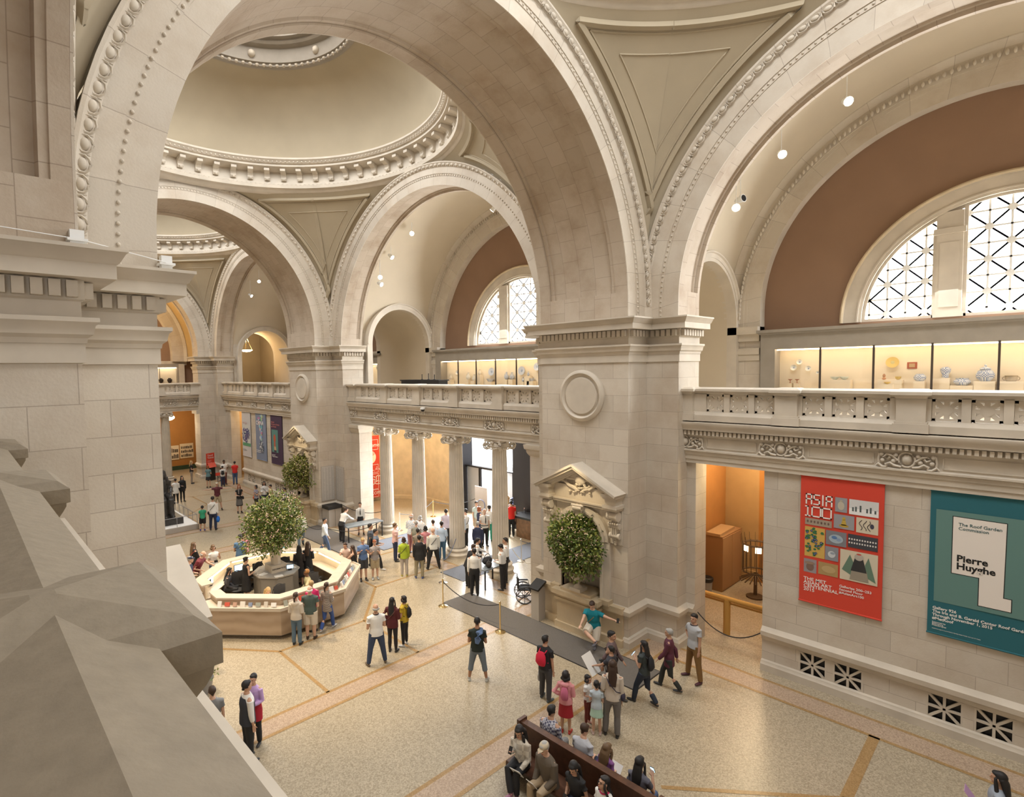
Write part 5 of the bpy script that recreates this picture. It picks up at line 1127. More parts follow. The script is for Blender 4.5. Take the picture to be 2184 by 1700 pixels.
def tablet(loc, rz, label, w=.30, h=.22):
    root = thing('monitor', label, 'monitor', loc, rz); MB().obox((0, 0, h/2+.06), (VX, VZ, Vector((0, -1, .0))), w/2, h/2, .012).build('casing', 'black', root, 0); MB().obox((0, -.014, h/2+.06), (VX, VZ, Vector((0, -1, 0))), w/2-.015, h/2-.015, .002).build('screen', 'screen', root, 0); MB().box(-.06, .06, -.02, .08, 0, .06).build('foot', 'black', root, 0)
tablet((-.62, 12.35, .75), .1, 'desk monitor with a blue screen on the far inner counter', .36, .26); tablet((-1.82, 11.75, .75), 1.0, 'white tablet screen on the left inner counter'); tablet((.62, 10.55, 1.0), -.3, 'open laptop on the island cabinet', .26, .16)
cols = [(.75, .70, .62), (.60, .10, .06), (.62, .56, .48), (.25, .30, .42), (.55, .34, .25), (.8, .78, .74), (.35, .36, .30)]
rnd = random.Random(9)
for k in (6, 5, 7):
    an = k*pi/4; n = Vector((cos(an), sin(an))); t = Vector((-sin(an), cos(an)))
    for i in range(11 if k != 5 else 8):
        f = -.92+1.84*(i+.5)/(11 if k != 5 else 8); q = n*2.62+t*f*2.62*t22; w = .12+.04*(i % 2)
        o = MB().obox((0, 0, .055), (Vector((1, 0, 0)), Vector((0, .35, .93)), Vector((0, -.93, .35))), w/2, .06+.03*(i % 3 == 0), .02).build('brochure_stack', cols[(i*3+k) % 7], None, 0)
        o.location = (DC[0]+q.x, DC[1]+q.y, .985+.03); o.rotation_euler.z = an+pi/2
        tag(o, {6: 'brochure stack standing on the front ledge of the desk', 5: 'brochure stack standing on the left diagonal ledge of the desk', 7: 'brochure stack standing on the right diagonal ledge of the desk'}[k], 'brochures', {6: 'brochures on the front desk ledge', 5: 'brochures on the left diagonal ledge', 7: 'brochures on the right diagonal ledge'}[k])
def office_chair(x, y, rz, label):
    r = thing('office_chair', label, 'chair', (x, y, 0), rz); G_ = (.03, .03, .032)
    MB().ball((0, 0, .47), (.24, .24, .05), 14, 6).build('seat', G_, r, 60)
    m_ = MB(); m_.grid([[(x_, -.24-.05*cos(x_*5)+(.03 if z_ > .8 else 0), z_) for z_ in (.55, .7, .85, 1.0, 1.05)] for x_ in [-.22+.44*i/8 for i in range(9)]]); m_.build('backrest', (.06, .06, .065), r)
    m_ = MB(); pts = [(.23*cos(a)*1.0, -.27-.02, .80+.27*sin(a)) for a in [2*pi*i/24 for i in range(25)]]; m_.tube(pts, .016, 6); m_.build('back_frame', G_, r)
    m_ = MB(); m_.tube([(0, 0, .1), (0, 0, .44)], .03, 8)
    for i in range(5): a = 2*pi*i/5; m_.bar((0, 0, .1), (.28*cos(a), .28*sin(a), .07), .04, .03); m_.ball((.28*cos(a), .28*sin(a), .035), (.03, .03, .035), 8, 5)
    m_.build('base', G_, r, 50)
    for s_ in (-1, 1): m_ = MB(); m_.tube([(s_*.24, -.15, .47), (s_*.27, -.12, .66), (s_*.27, .12, .67)], .018, 6); m_.build('armrest', G_, r)
    return r
for x, y, rz, l in ((-1.05, 11.45, 2.6, 'black mesh office chair behind the seated dark haired clerk'), (-.72, 12.0, .3, 'black mesh office chair left of the standing clerk'), (-.02, 12.35, .2, 'black mesh office chair behind the planter, left'), (1.15, 12.2, -.4, 'black mesh office chair behind the planter, right'), (1.3, 11.35, -1.2, 'black mesh office chair beside the two women in black'), (1.45, 10.2, -1.6, 'office chair with rounded back at the right of the desk'), (1.0, 9.35, 3.0, 'office chair at the inner right front corner of the desk'), (-.35, 9.1, 3.2, 'office chair beside the blonde clerk')): office_chair(x, y, rz, l)
# ------------------------------------------------------------------ ropes and posts
def post(x, y, label, mat='brass', h=.98):
    r = thing('stanchion_post', label, 'post', (x, y, 0)); MB().lathe([(.17, 0), (.17, .015), (.14, .03), (.06, .05), (.035, .07), (.03, .09)], n=20).build('base', mat, r, 50); MB().lathe([(.024, .07), (.024, h-.1), (.032, h-.09), (.032, h-.03), (.03, h), (0, h+.01)], n=12).build('pole', mat, r, 50); return r
def ropeto(a, b, sag, label, mat='rope', z=.90, r=.016):
    pts = [(a[0]+(b[0]-a[0])*t, a[1]+(b[1]-a[1])*t, (a[2] if len(a) > 2 else z)*(1-t)+(b[2] if len(b) > 2 else z)*t-sag*4*t*(1-t)) for t in [i/16 for i in range(17)]]; m_ = MB(); m_.tube(pts, r, 6); return tag(m_.build('barrier_rope', mat), label, 'rope')
post(4.17, 5.98, 'brass stanchion post at the left end of the black rope'); post(4.21, 3.27, 'brass stanchion post at the right end of the black rope, on the runner edge'); ropeto((4.17, 5.98), (4.21, 3.27), .32, 'black rope sagging between the two nearest brass posts')
post(5.6, 7.62, 'chrome stanchion post by the foot of the column', 'chrome'); ropeto((5.6, 7.62), (7.85, 9.3), .2, 'blue grey rope from the chrome post to the column', (.08, .10, .16))
post(9.68, 7.11, 'stanchion post on the bright entrance floor', 'chrome'); ropeto((9.68, 7.11), (11.6, 6.6), .25, 'blue rope running right from the bright entrance post', (.08, .10, .16)); ropeto((8.55, 6.6), (8.2, 4.98, .9), .3, 'cream rope from the nearest column to the big pier', (.6, .55, .45))
post(8.69, 14.57, 'dark post on the lit vestibule floor', 'chrome'); post(11.75, 15.49, 'brass post at the back of the vestibule'); ropeto((8.69, 14.57), (11.75, 15.49), .3, 'dark rope crossing the back of the vestibule'); ropeto((11.75, 15.49), (13.9, 14.2), .25, 'dark rope from the vestibule post to the bronze door')
post(4.58, 15.0, 'dark stanchion post in front of the officer leaning on the table', (.05, .05, .05)); post(4.45, 17.3, 'dark stanchion post behind the tree', (.05, .05, .05)); ropeto((4.58, 15.0), (4.45, 17.3), .25, 'black rope between the two dark posts behind the tree'); ropeto((4.58, 15.0), (6.9, 13.9), .28, 'black rope running in front of the left table')
ropeto((7.0, 17.6, 1.2), (8.1, 15.3, 1.0), .25, 'thin rope between the pier and the welcome banner column', z=1)
post(6.85, 35.4, 'dark post beside the person in red at the far end', (.05, .05, .05)); post(5.6, 32.4, 'post with a small red sign at the far end', (.05, .05, .05)); ropeto((6.85, 35.4), (5.6, 32.4), .25, 'rope between the far end posts')
root = thing('post_sign', 'small red sign on top of a far post', 'sign', (5.6, 32.4, .99)); MB().box(-.15, .15, -.01, .01, 0, .22).build('panel', RED, root, 0)
post(13.0, 9.75, 'chrome post beside the wooden vestibule cabinet', 'chrome', 1.3)
ropeto((8.0, -1.28, .95), (8.0, -3.06, .95), .42, 'black rope hung across the near doorway')
# runners
def runner(x0, x1, y0, y1, mat, label): root = thing('floor_runner', label, 'carpet', ((x0+x1)/2, (y0+y1)/2, 0)); a, b = (x1-x0)/2, (y1-y0)/2; MB().box(-a+.03, a-.03, -b+.03, b-.03, .003, .014).build('pile', mat, root, 0); m_ = MB(); m_.box(-a, -a+.03, -b, b, .003, .012); m_.box(a-.03, a, -b, b, .003, .012); m_.box(-a, a, -b, -b+.03, .003, .012); m_.box(-a, a, b-.03, b, .003, .012); m_.build('edging', 'black', root, 0)
runner(4.33, 5.68, -1.35, 6.2, 'carpet', 'long grey floor runner passing the big pier'); runner(6.25, 13.2, 7.15, 8.55, 'carpet_blue', 'blue grey runner leading in from the bright entrance'); runner(4.5, 6.15, 12.9, 18.6, 'carpet', 'dark grey runner behind the information desk'); runner(6.2, 8.9, 12.5, 13.95, 'carpet_blue', 'blue grey runner among the queue near the left columns')
# tables
def table(x, y, rz, L, w, label):
    r = thing('folding_table', label, 'table', (x, y, 0), rz); MB().box(-L/2, L/2, -w/2, w/2, .74, .78).build('table_top', 'table_grey', r, 0)
    for sx in (-1, 1):
        for sy in (-1, 1): MB().box(sx*(L/2-.06)-.022, sx*(L/2-.06)+.022, sy*(w/2-.06)-.022, sy*(w/2-.06)+.022, 0, .74).build('leg', 'black', r, 0)
    return r
table(6.78, 6.25, .0, 1.15, .72, 'grey bag inspection table between four officers'); table(6.6, 14.85, -.08, 2.0, .7, 'long grey table where two officers stand by the left column')
def bag(loc, s, col, label, rz=0, name='shoulder_bag', hold=True):
    r = thing(name, label, 'bag', loc, rz); m_ = MB(); m_.ball((0, 0, s[2]), s, 12, 8); m_.build('body', col, r, 60)
    if hold: m_ = MB(); m_.tube([(0+s[0]*.7*cos(a), 0, s[2]*1.6+s[0]*.7*sin(a)) for a in [pi*i/8 for i in range(9)]], .012, 5); m_.build('handle', col, r)
    return r
bag((6.75, 6.30, .78), (.24, .15, .16), (.02, .02, .022), 'black bag open on the inspection table'); bag((6.55, 6.02, .78), (.16, .12, .13), (.03, .025, .02), 'smaller dark bag in front on the inspection table', .5)
# wheelchair
wc = thing('wheelchair', 'empty black folded back wheelchair beside the big pier', 'wheelchair', (6.55, 4.30, 0), -2.3)
for s_ in (-1, 1):
    m_ = MB(); m_.tube([(s_*.28, .30*cos(a), .31+.30*sin(a)) for a in [2*pi*i/32 for i in range(33)]], .018, 6); m_.tube([(s_*.32, .26*cos(a), .31+.26*sin(a)) for a in [2*pi*i/32 for i in range(33)]], .008, 5)
    for k in range(8): m_.bar((s_*.28, 0, .31), (s_*.28, .29*cos(k*pi/4), .31+.29*sin(k*pi/4)), .018)
    m_.ball((s_*.28, 0, .31), .04, 8, 5); m_.build('wheel', 'black', wc)
    m_ = MB(); m_.tube([(s_*.22, .42+.08*cos(a), .09+.08*sin(a)) for a in [2*pi*i/16 for i in range(17)]], .015, 5); m_.build('caster', 'black', wc)
    m_ = MB(); m_.tube([(s_*.22, -.30, .95), (s_*.22, -.20, .93), (s_*.22, -.20, .30), (s_*.22, .38, .30), (s_*.22, .45, .12), (s_*.2, .60, .10)], .013, 6); m_.tube([(s_*.24, -.2, .68), (s_*.24, .2, .68), (s_*.24, .22, .5)], .013, 6); m_.build('side_frame', 'black', wc)
    MB().box(s_*.24-.03, s_*.24+.03, -.15, .18, .69, .72).build('armrest', 'black', wc, 0)
MB().box(-.21, .21, -.19, .24, .47, .50).build('seat', (.015, .015, .016), wc, 0); MB().box(-.21, .21, -.22, -.20, .50, .90).build('backrest', (.015, .015, .016), wc, 0)
# bench
def bench(y0, y1, label):
    r = thing('oak_bench', label, 'bench', (.08, (y0+y1)/2, 0)); h = (y1-y0)/2
    MB().box(-.035, .035, -h, h, .1, 1.02).build('back_panel', 'wood', r, 0); MB().box(-.075, .075, -h-.03, h+.03, 1.02, 1.06).build('top_rail', 'wood', r, 0); MB().box(-.055, .055, -h-.01, h+.01, .99, 1.02).build('rail_moulding', 'wood', r, 0)
    for s_ in (-1, 1):
        MB().box(min(s_*.04, s_*.52), max(s_*.04, s_*.52), -h, h, .40, .45).build('seat', 'wood', r, 0)
        for e in (-1, 1): MB().box(min(s_*.04, s_*.50), max(s_*.04, s_*.50), e*h-.03, e*h+.03, 0, .40).build('end_panel', 'wood', r, 0)
    for e in (-1, 1): MB().box(-.12, .12, e*(h+.02)-.035, e*(h+.02)+.035, 0, 1.10).build('end_post', 'wood', r, 0)
bench(-4.18, -1.22, 'dark oak double sided bench with seated visitors'); bench(-7.4, -4.34, 'second dark oak bench end at the bottom edge')
# cloakroom things
root = thing('storage_cabinet', 'tall brown two door cabinet in the orange room', 'cabinet', (13.25, 0, 0)); MB().box(-.85, .95, -.20, .46, 0, 2.05).build('body', (.32, .17, .07), root, 0)
for s_ in (-1, 1): MB().box(min(s_*.01, s_*.84), max(s_*.01, s_*.84), -.225, -.20, .05, 2.0).build('door', (.35, .19, .08), root, 0)
sheet((13.1, .15, 2.05), 1.5, .5, .10, .05, (.42, .26, .12), 'flattened cardboard on top of the tall brown cabinet', 'cardboard_box', 'cardboard')
root = thing('waste_bin', 'grey waste bin with black liner beside the brown cabinet', 'bin', (11.9, .15, 0)); MB().lathe([(.18, 0), (.21, .5), (.0, .5)], n=20).build('body', 'grey_metal', root); MB().lathe([(.21, .46), (.235, .5), (.235, .60), (.2, .62), (0, .58)], n=20).build('liner', 'black', root)
root = thing('brass_rail', 'thick brass rail on a single post inside the near doorway', 'rail', (9.2, -1.65, 0)); m_ = MB(); m_.tube([(0, .7, 1.12), (0, -1.9, 1.12)], .075, 12); m_.tube([(.05, .7, .98), (.05, -1.9, .98)], .035, 8); m_.build('handrail', (.50, .27, .06), root); m_ = MB(); m_.tube([(0, 0, 0), (0, 0, 1.1)], .10, 14); m_.build('support_post', (.50, .27, .06), root)
root = thing('lantern', 'ornate metal floor lantern with small lit panes in the orange room', 'lantern', (12.8, -1.2, 0))
m_ = MB(); m_.tube([(.42*cos(a), .42*sin(a), 1.95) for a in [2*pi*i/8 for i in range(9)]], .035, 6); m_.tube([(.42*cos(a), .42*sin(a), .95) for a in [2*pi*i/8 for i in range(9)]], .03, 6)
for i in range(16): a = 2*pi*i/16; m_.bar((.42*cos(a), .42*sin(a), .95), (.42*cos(a), .42*sin(a), 1.95), .02); m_.bar((.46*cos(a), .46*sin(a), 1.9), (.5*cos(a), .5*sin(a), 2.25), .012)
for i in range(18): a = 2*pi*i/18; m_.bar((.1*cos(a), .1*sin(a), .85), (.52*cos(a), .52*sin(a), .62), .03)
m_.lathe([(.3, 0), (.3, .05), (.06, .1), (.05, .9)], n=14); m_.build('metal_frame', (.10, .06, .03), root, 0)
for a in (-2.6, -1.7, 2.6): m_ = MB(); m_.obox((.40*cos(a), .40*sin(a), 1.82), (Vector((-sin(a), cos(a), 0)), VZ, Vector((cos(a), sin(a), 0))), .10, .10, .01); m_.build('lit_pane', 'lampsoft', root, 0)
# vestibule things
root = thing('vestibule_cabinet', 'angled wooden cabinet with dark top by the right bronze jamb', 'cabinet', (12.75, 9.35, 0)); MB().prism([(-.5, -.6), (.45, -.6), (.45, .55), (.1, .7), (-.5, .3)], 0, .95).build('body', 'wood_mid', root, 0); MB().prism([(-.54, -.64), (.45, -.64), (.45, .58), (.1, .75), (-.54, .33)], .95, 1.05).build('top', 'black', root, 0)
root = thing('patterned_screen', 'tall speckled panel with a round pattern behind the crowd', 'panel', mat=on_right_wall(13.4, 13.7, .2)); MB().box(0, .95, 0, 1.6, 0, .04).build('panel', 'pattern_grey', root, 0); m_ = MB(); m_.tube([(.5+.28*cos(a), .6+.28*sin(a), .05) for a in [2*pi*i/24 for i in range(25)]], .03, 5); m_.build('ring_pattern', (.12, .13, .2), root); MB().box(.3, .65, -.2, 0, 0, .04).build('foot', 'black', root, 0)
# far end: statue on its platform, kiosk, posters
root = thing('platform', 'low grey display platform under the dark statue', 'platform', (-1.0, 25.0, 0)); MB().box(-2.2, 2.15, -2.45, 2.4, 0, .28).build('side_panel', 'panel_grey', root, 0); MB().box(-2.14, 2.09, -2.39, 2.34, .28, .30).build('top', 'paper', root, 0)
rl = thing('platform_railing', 'thin grey railing along the statue platform', 'railing', (-1.0, 25.0, .3)); m_ = MB(); m_.tube([(-2.1, -2.38, .5), (2.08, -2.38, .5), (2.08, 2.3, .5)], .018, 6); m_.build('handrail', 'grey_metal', rl)
for x, y in [(-2+i*1.02, -2.38) for i in range(5)]+[(2.08, -2.38+i*.78) for i in range(1, 7)]: m_ = MB(); m_.tube([(x, y, 0), (x, y, .5)], .014, 6); m_.build('baluster', 'grey_metal', rl)
sb = thing('statue_base', 'dark granite block under the seated statue', 'plinth', (-.2, 24.2, .3)); MB().box(-.70, .75, -1.0, 1.2, 0, .36).build('block', 'granite', sb, 0)
s_ = MB()
s_.box(-.42, .42, .1, .95, 0, .95); s_.box(-.36, .36, .55, .80, .9, 1.75)
for k in (-1, 1):
    s_.tube([(k*.19, -.55, .16), (k*.19, -.50, .55), (k*.19, -.48, .98)], [.13, .12, .15], 10); s_.tube([(k*.19, -.50, 1.02), (k*.19, .0, 1.05), (k*.19, .45, 1.05)], [.14, .17, .19], 10); s_.ball((k*.19, -.66, .08), (.11, .24, .09), 10, 6)
    s_.tube([(k*.36, .42, 1.80), (k*.42, .38, 1.45), (k*.32, .05, 1.24), (k*.22, -.35, 1.20)], [.12, .10, .08, .06], 8)
s_.tube([(0, .42, 1.0), (0, .42, 1.3), (0, .42, 1.6), (0, .42, 1.86), (0, .42, 1.98)], [(.33, .20), (.26, .17), (.34, .19), (.40, .17), (.14, .12)], 14, up=(0, 1, 0))
s_.ball((0, .36, 2.18), (.17, .19, .22), 12, 9)
s_.tube([(0, .48, 2.35), (0, .50, 2.15), (0, .48, 1.9)], [(.20, .16), (.26, .18), (.30, .12)], 12, up=(0, 1, 0)); s_.ball((0, .40, 2.36), (.19, .20, .12), 10, 6)
for k in (-1, 1): s_.tube([(k*.2, .30, 2.1), (k*.22, .24, 1.85), (k*.2, .24, 1.7)], [.07, .07, .05], 6)
o = s_.build('statue_figure', 'granite', None, 40); md = o.modifiers.new('remesh', 'REMESH'); md.mode = 'VOXEL'; md.voxel_size = .03; md.use_smooth_shade = True
o.name = 'seated_statue'; o.location = (-.12, 24.0, .66); tag(o, 'dark granite seated statue with hands on knees at the far left', 'statue')
root = thing('ticket_kiosk', 'black stand with a tall red sign at the far pier', 'sign', (6.45, 36.25, 0), .35); MB().box(-.30, .30, -.08, .22, 0, 1.15).build('stand', 'black', root, 0); MB().box(-.36, .36, .05, .12, 1.1, 2.15).build('red_panel', RED, root, 0); m_ = MB(); m_.obox((0, -.10, 1.22), (VX, Vector((0, .5, .86)), Vector((0, -.86, .5))), .34, .20, .01); m_.build('red_desk_panel', (.7, .12, .08), root, 0); tx = text('Timed\nTickets', root, 0, 0, .2, 'paper'); tx.rotation_euler = (pi/2, 0, 0); tx.location = (-.30, .04, 2.08); tx = text('Admission\nMembers\nAudio guide', root, 0, 0, .09, (.85, .4, .35)); tx.rotation_euler = (pi/2, 0, 0); tx.location = (-.30, .04, 1.62)
def poster(x, z, w, h, label, rows, colr):
    r = thing('framed_poster', label, 'poster', mat=on_end_wall(x, 43.48, z)); MB().box(0, w, 0, h, 0, .05).build('board', colr, r, 0); m_ = MB(); rnd = random.Random(int(x*10))
    for j in range(rows):
        u = .08
        while u < w-.15: ww = rnd.uniform(.06, .14); m_.box(u, u+ww, .12+j*(h-.2)/rows, .12+j*(h-.2)/rows+rnd.uniform(.5, .8)*(h-.3)/rows, .05, .056); u += ww+rnd.uniform(.01, .05)
    m_.build('printed_pictures', (.12, .09, .07), r, 0)
poster(6.22, .98, 1.12, 1.28, 'cream poster with three rows of small pictures, right of the far wall', 3, (.72, .60, .42)); poster(5.45, .92, .68, 1.25, 'cream poster with larger pictures beside the far column', 2, (.74, .62, .46)); poster(3.9, .85, .6, 1.2, 'poster glimpsed left of the far column', 3, (.72, .60, .42))
# ------------------------------------------------------------------ lamps
root = thing('pendant_lamp', 'glowing ribbed globe pendant beside the far column', 'lamp', (4.66, 40.4, 4.85)); MB().lathe([(0, -.22), (.2, -.18), (.38, -.05), (.40, .06), (.25, .2), (0, .24)], n=16).build('lamp_shade', 'lampsoft', root, 50); m_ = MB(); m_.tube([(0, 0, .2), (0, 0, 1.13)], .012, 5); m_.build('stem', 'brass', root)
root = thing('bowl_lamp', 'glowing bowl pendant on three chains beyond the far small arch', 'lamp', (10.95, 39.6, 10.4)); MB().lathe([(0, -.16), (.3, -.12), (.5, .0), (.52, .03), (0, .03)], n=20).build('lamp_bowl', 'lampsoft', root, 50)
for i in range(3): a = 2*pi*i/3; m_ = MB(); m_.tube([(.5*cos(a), .5*sin(a), .03), (0, 0, 1.2)], .01, 4); m_.build('chain', 'brass', root)
m_ = MB(); m_.tube([(0, 0, 1.2), (0, 0, 6.0)], .01, 4); m_.build('stem', 'brass', root)
def spotlamp(y, z, ztop, aim, label, lit=True, X=10.5, g=None):
    r = thing('ceiling_spotlight', label, 'spotlight', (X, y, z)); m_ = MB(); m_.tube([(0, 0, .12), (0, 0, ztop-z)], .012, 5); m_.build('stem', 'white', r)
    d = Vector(aim).normalized(); m_ = MB(); m_.tube([d*-.18, d*-.12, d*.10, d*.12], [.06, .085, .11, .13], 12); m_.build('housing', 'white', r)
    m_ = MB(); m_.tube([d*.121, d*.128], [.105, .105], 12); m_.build('lens', 'lamp' if lit else 'black', r); m_ = MB(); m_.bar((0, 0, .14), d*-.1, .03); m_.build('yoke', 'white', r)
spotlamp(-4.16, 15.59, 16.5, (-.7, -.55, -.45), 'round spotlight highest on the nearest vault'); spotlamp(-2.55, 14.64, 15.5, (-.75, -.5, -.5), 'round spotlight midway down the nearest vault')
spotlamp(-1.28, 13.35, 14.2, (-.8, -.3, -.3), 'lit spotlight of the lowest pair on the nearest vault'); spotlamp(-1.33, 13.62, 14.3, (-.3, -.9, .1), 'unlit black spotlight of the lowest pair on the nearest vault', False, 10.7)
spotlamp(14.33, 15.45, 16.0, (-.55, -.6, -.4), 'bright spotlight near the crown of the vault above the columns', True, 9.7); spotlamp(15.67, 14.43, 14.95, (.2, -.7, -.6), 'tilted white spotlight on the vault above the columns', True, 9.3); spotlamp(16.27, 13.40, 14.3, (-.5, -.7, -.3), 'upper spotlight of the low pair by the small arch', True, 9.0); spotlamp(16.37, 13.05, 14.2, (.2, -.8, -.4), 'lower spotlight of the low pair by the small arch', True, 9.05); spotlamp(9.29, 15.7, 16.8, (-.2, .6, -.6), 'spotlight peeping from behind the near arch')
spotlamp(32.6, 15.33, 16.2, (-.4, -.8, -.3), 'bright spotlight on the far right vault', True, 9.3); spotlamp(33.6, 14.36, 15.5, (.4, -.6, -.5), 'dimmer spotlight on the far right vault', True, 9.0)
root = thing('ceiling_spotlight', 'bright spotlight in the golden end vault', 'spotlight', (4.4, 40.5, 14.1)); MB().ball((0, 0, 0), .10, 10, 7).build('lens', 'lamp', root); m_ = MB(); m_.tube([(0, 0, .08), (0, 0, 1.2)], .012, 5); m_.build('stem', 'white', root)
root = thing('security_camera', 'small white dome security camera under the middle gallery cornice', 'camera', (7.34, 10.82, 6.60)); MB().lathe([(0, .10), (.11, .08), (.12, 0), (0, 0)], n=16).build('housing', 'white', root, 50); MB().ball((0, 0, -.01), (.09, .09, .10), 12, 8).build('dome', 'black', root); MB().box(-.03, .35, -.03, .03, .06, .10).build('bracket', 'white', root, 0)
for loc, l in (((-7.30, -1.02, ZS), 'white bracket on the near left cornice, nearer the camera'), ((-6.12, -.12, ZS), 'white bracket on the left cornice corner beside the far dome')):
    root = thing('wire_bracket', l, 'bracket', loc); MB().box(-.07, .07, -.06, .06, 0, .22).build('block', 'white', root, 0); MB().box(-.10, .10, -.10, .08, .09, .12).build('plate', 'white', root, 0)
ropeto((-10.5, -1.3, 10.05), (-7.28, -1.06, 9.88), .02, 'thin white wire leading left along the near cornice', 'white', r=.006); ropeto((-7.28, -1.06, 9.88), (-6.12, -.2, 9.88), .0, 'thin white wire between the two white brackets', 'white', r=.006)
# potted leaves at the foot of the gallery rail
root = thing('potted_plant', 'leafy plant on the floor half hidden by the foreground rail', 'plant', (-3.9, 6.3, 0)); MB().lathe([(.18, 0), (.24, .35), (.26, .38), (0, .34)], n=16).build('pot', 'grey_metal', root); f2 = thing('tmp', 'x', 'y'); bpy.data.objects.remove(f2)
m_ = MB(); rnd = random.Random(31)
for i in range(420):
    a, e, r = rnd.random()*2*pi, rnd.random()*pi/2, .12+.30*rnd.random(); p = Vector((r*cos(a)*cos(e), r*sin(a)*cos(e), .45+r*sin(e))); d = Vector((rnd.gauss(0, 1), rnd.gauss(0, 1), rnd.gauss(0, .7))).normalized(); b = d.cross(VZ).normalized(); m_.add([p, p+d*.05+b*.02, p+d*.10, p+d*.05-b*.02], [(0, 1, 2, 3)])
o = m_.build('foliage', 'leaf', root, 0); o['kind'] = 'stuff'
# warm lamps of the far rooms
light('pendant_glow', 'POINT', (4.66, 40.4, 4.4), None, 170, WARM, .3); light('end_vault_lamp', 'POINT', (1, 40.5, 12.5), None, 500, (1, .72, .38), .3); light('bowl_glow', 'POINT', (10.9, 39.6, 11.2), None, 220, (1, .72, .4), .3)
light('cloakroom_lamp', 'POINT', (12.6, -1.4, 5.3), None, 200, (1, .75, .45), .3); light('cloakroom_lamp', 'POINT', (9.6, -2.2, 5.2), None, 100, (1, .80, .5), .3); light('far_room_lamp', 'POINT', (10, 35, 5), None, 160, (1, .72, .42), .3)
light('vestibule_lamp', 'POINT', (10.5, 18.0, 5.2), None, 260, (1, .80, .52), .3)
for yc in (T/2, (Y1+Y2)/2): light('niche_spot', 'SPOT', (4.9, yc, 6.2 if 0 else 5.9), (6.1, yc, 2.2), 120, (1, .80, .5), .1, spot=75)  # warm spot hung in front of each niche, aimed downwards
# ------------------------------------------------------------------ people
SKIN = {'l': (.62, .38, .27), 'm': (.50, .29, .19), 't': (.36, .19, .11), 'd': (.14, .065, .035)}
HAIR = {'k': (.012, .010, .010), 'b': (.045, .022, .012), 'n': (.13, .075, .035), 'y': (.42, .28, .12), 'g': (.35, .34, .32), 'w': (.62, .60, .57), 'r': (.28, .075, .02)}
ARMS = {'down': ((.10, .02, -1), (.02, .14, -1)), 'bent': ((.16, -.02, -1), (-.40, .90, .05)), 'phone': ((.12, .12, -1), (-.32, .62, .62)), 'hip': ((.55, -.15, -.8), (-.85, .35, -.35)),
        'out': ((.95, .15, -.12), (.95, .2, .05)), 'reach': ((.05, .75, -.65), (-.02, .85, -.40)), 'up': ((.35, .5, .2), (-.55, .05, .9)), 'cross': ((.14, .05, -1), (-.85, .55, .12)), 'back': ((.18, -.35, -.9), (-.25, -.35, -.75)), 'lap': ((.10, .22, -1), (-.30, .85, -.42)), 'swing': ((.08, .35, -.95), (0, .6, -.75)), 'swingb': ((.08, -.45, -.9), (0, -.15, -1)), 'point': ((.85, .35, -.05), (.9, .35, .12)), 'face': ((.20, .45, -.75), (-.35, .45, .85))}
def V(*a): return Vector(a)
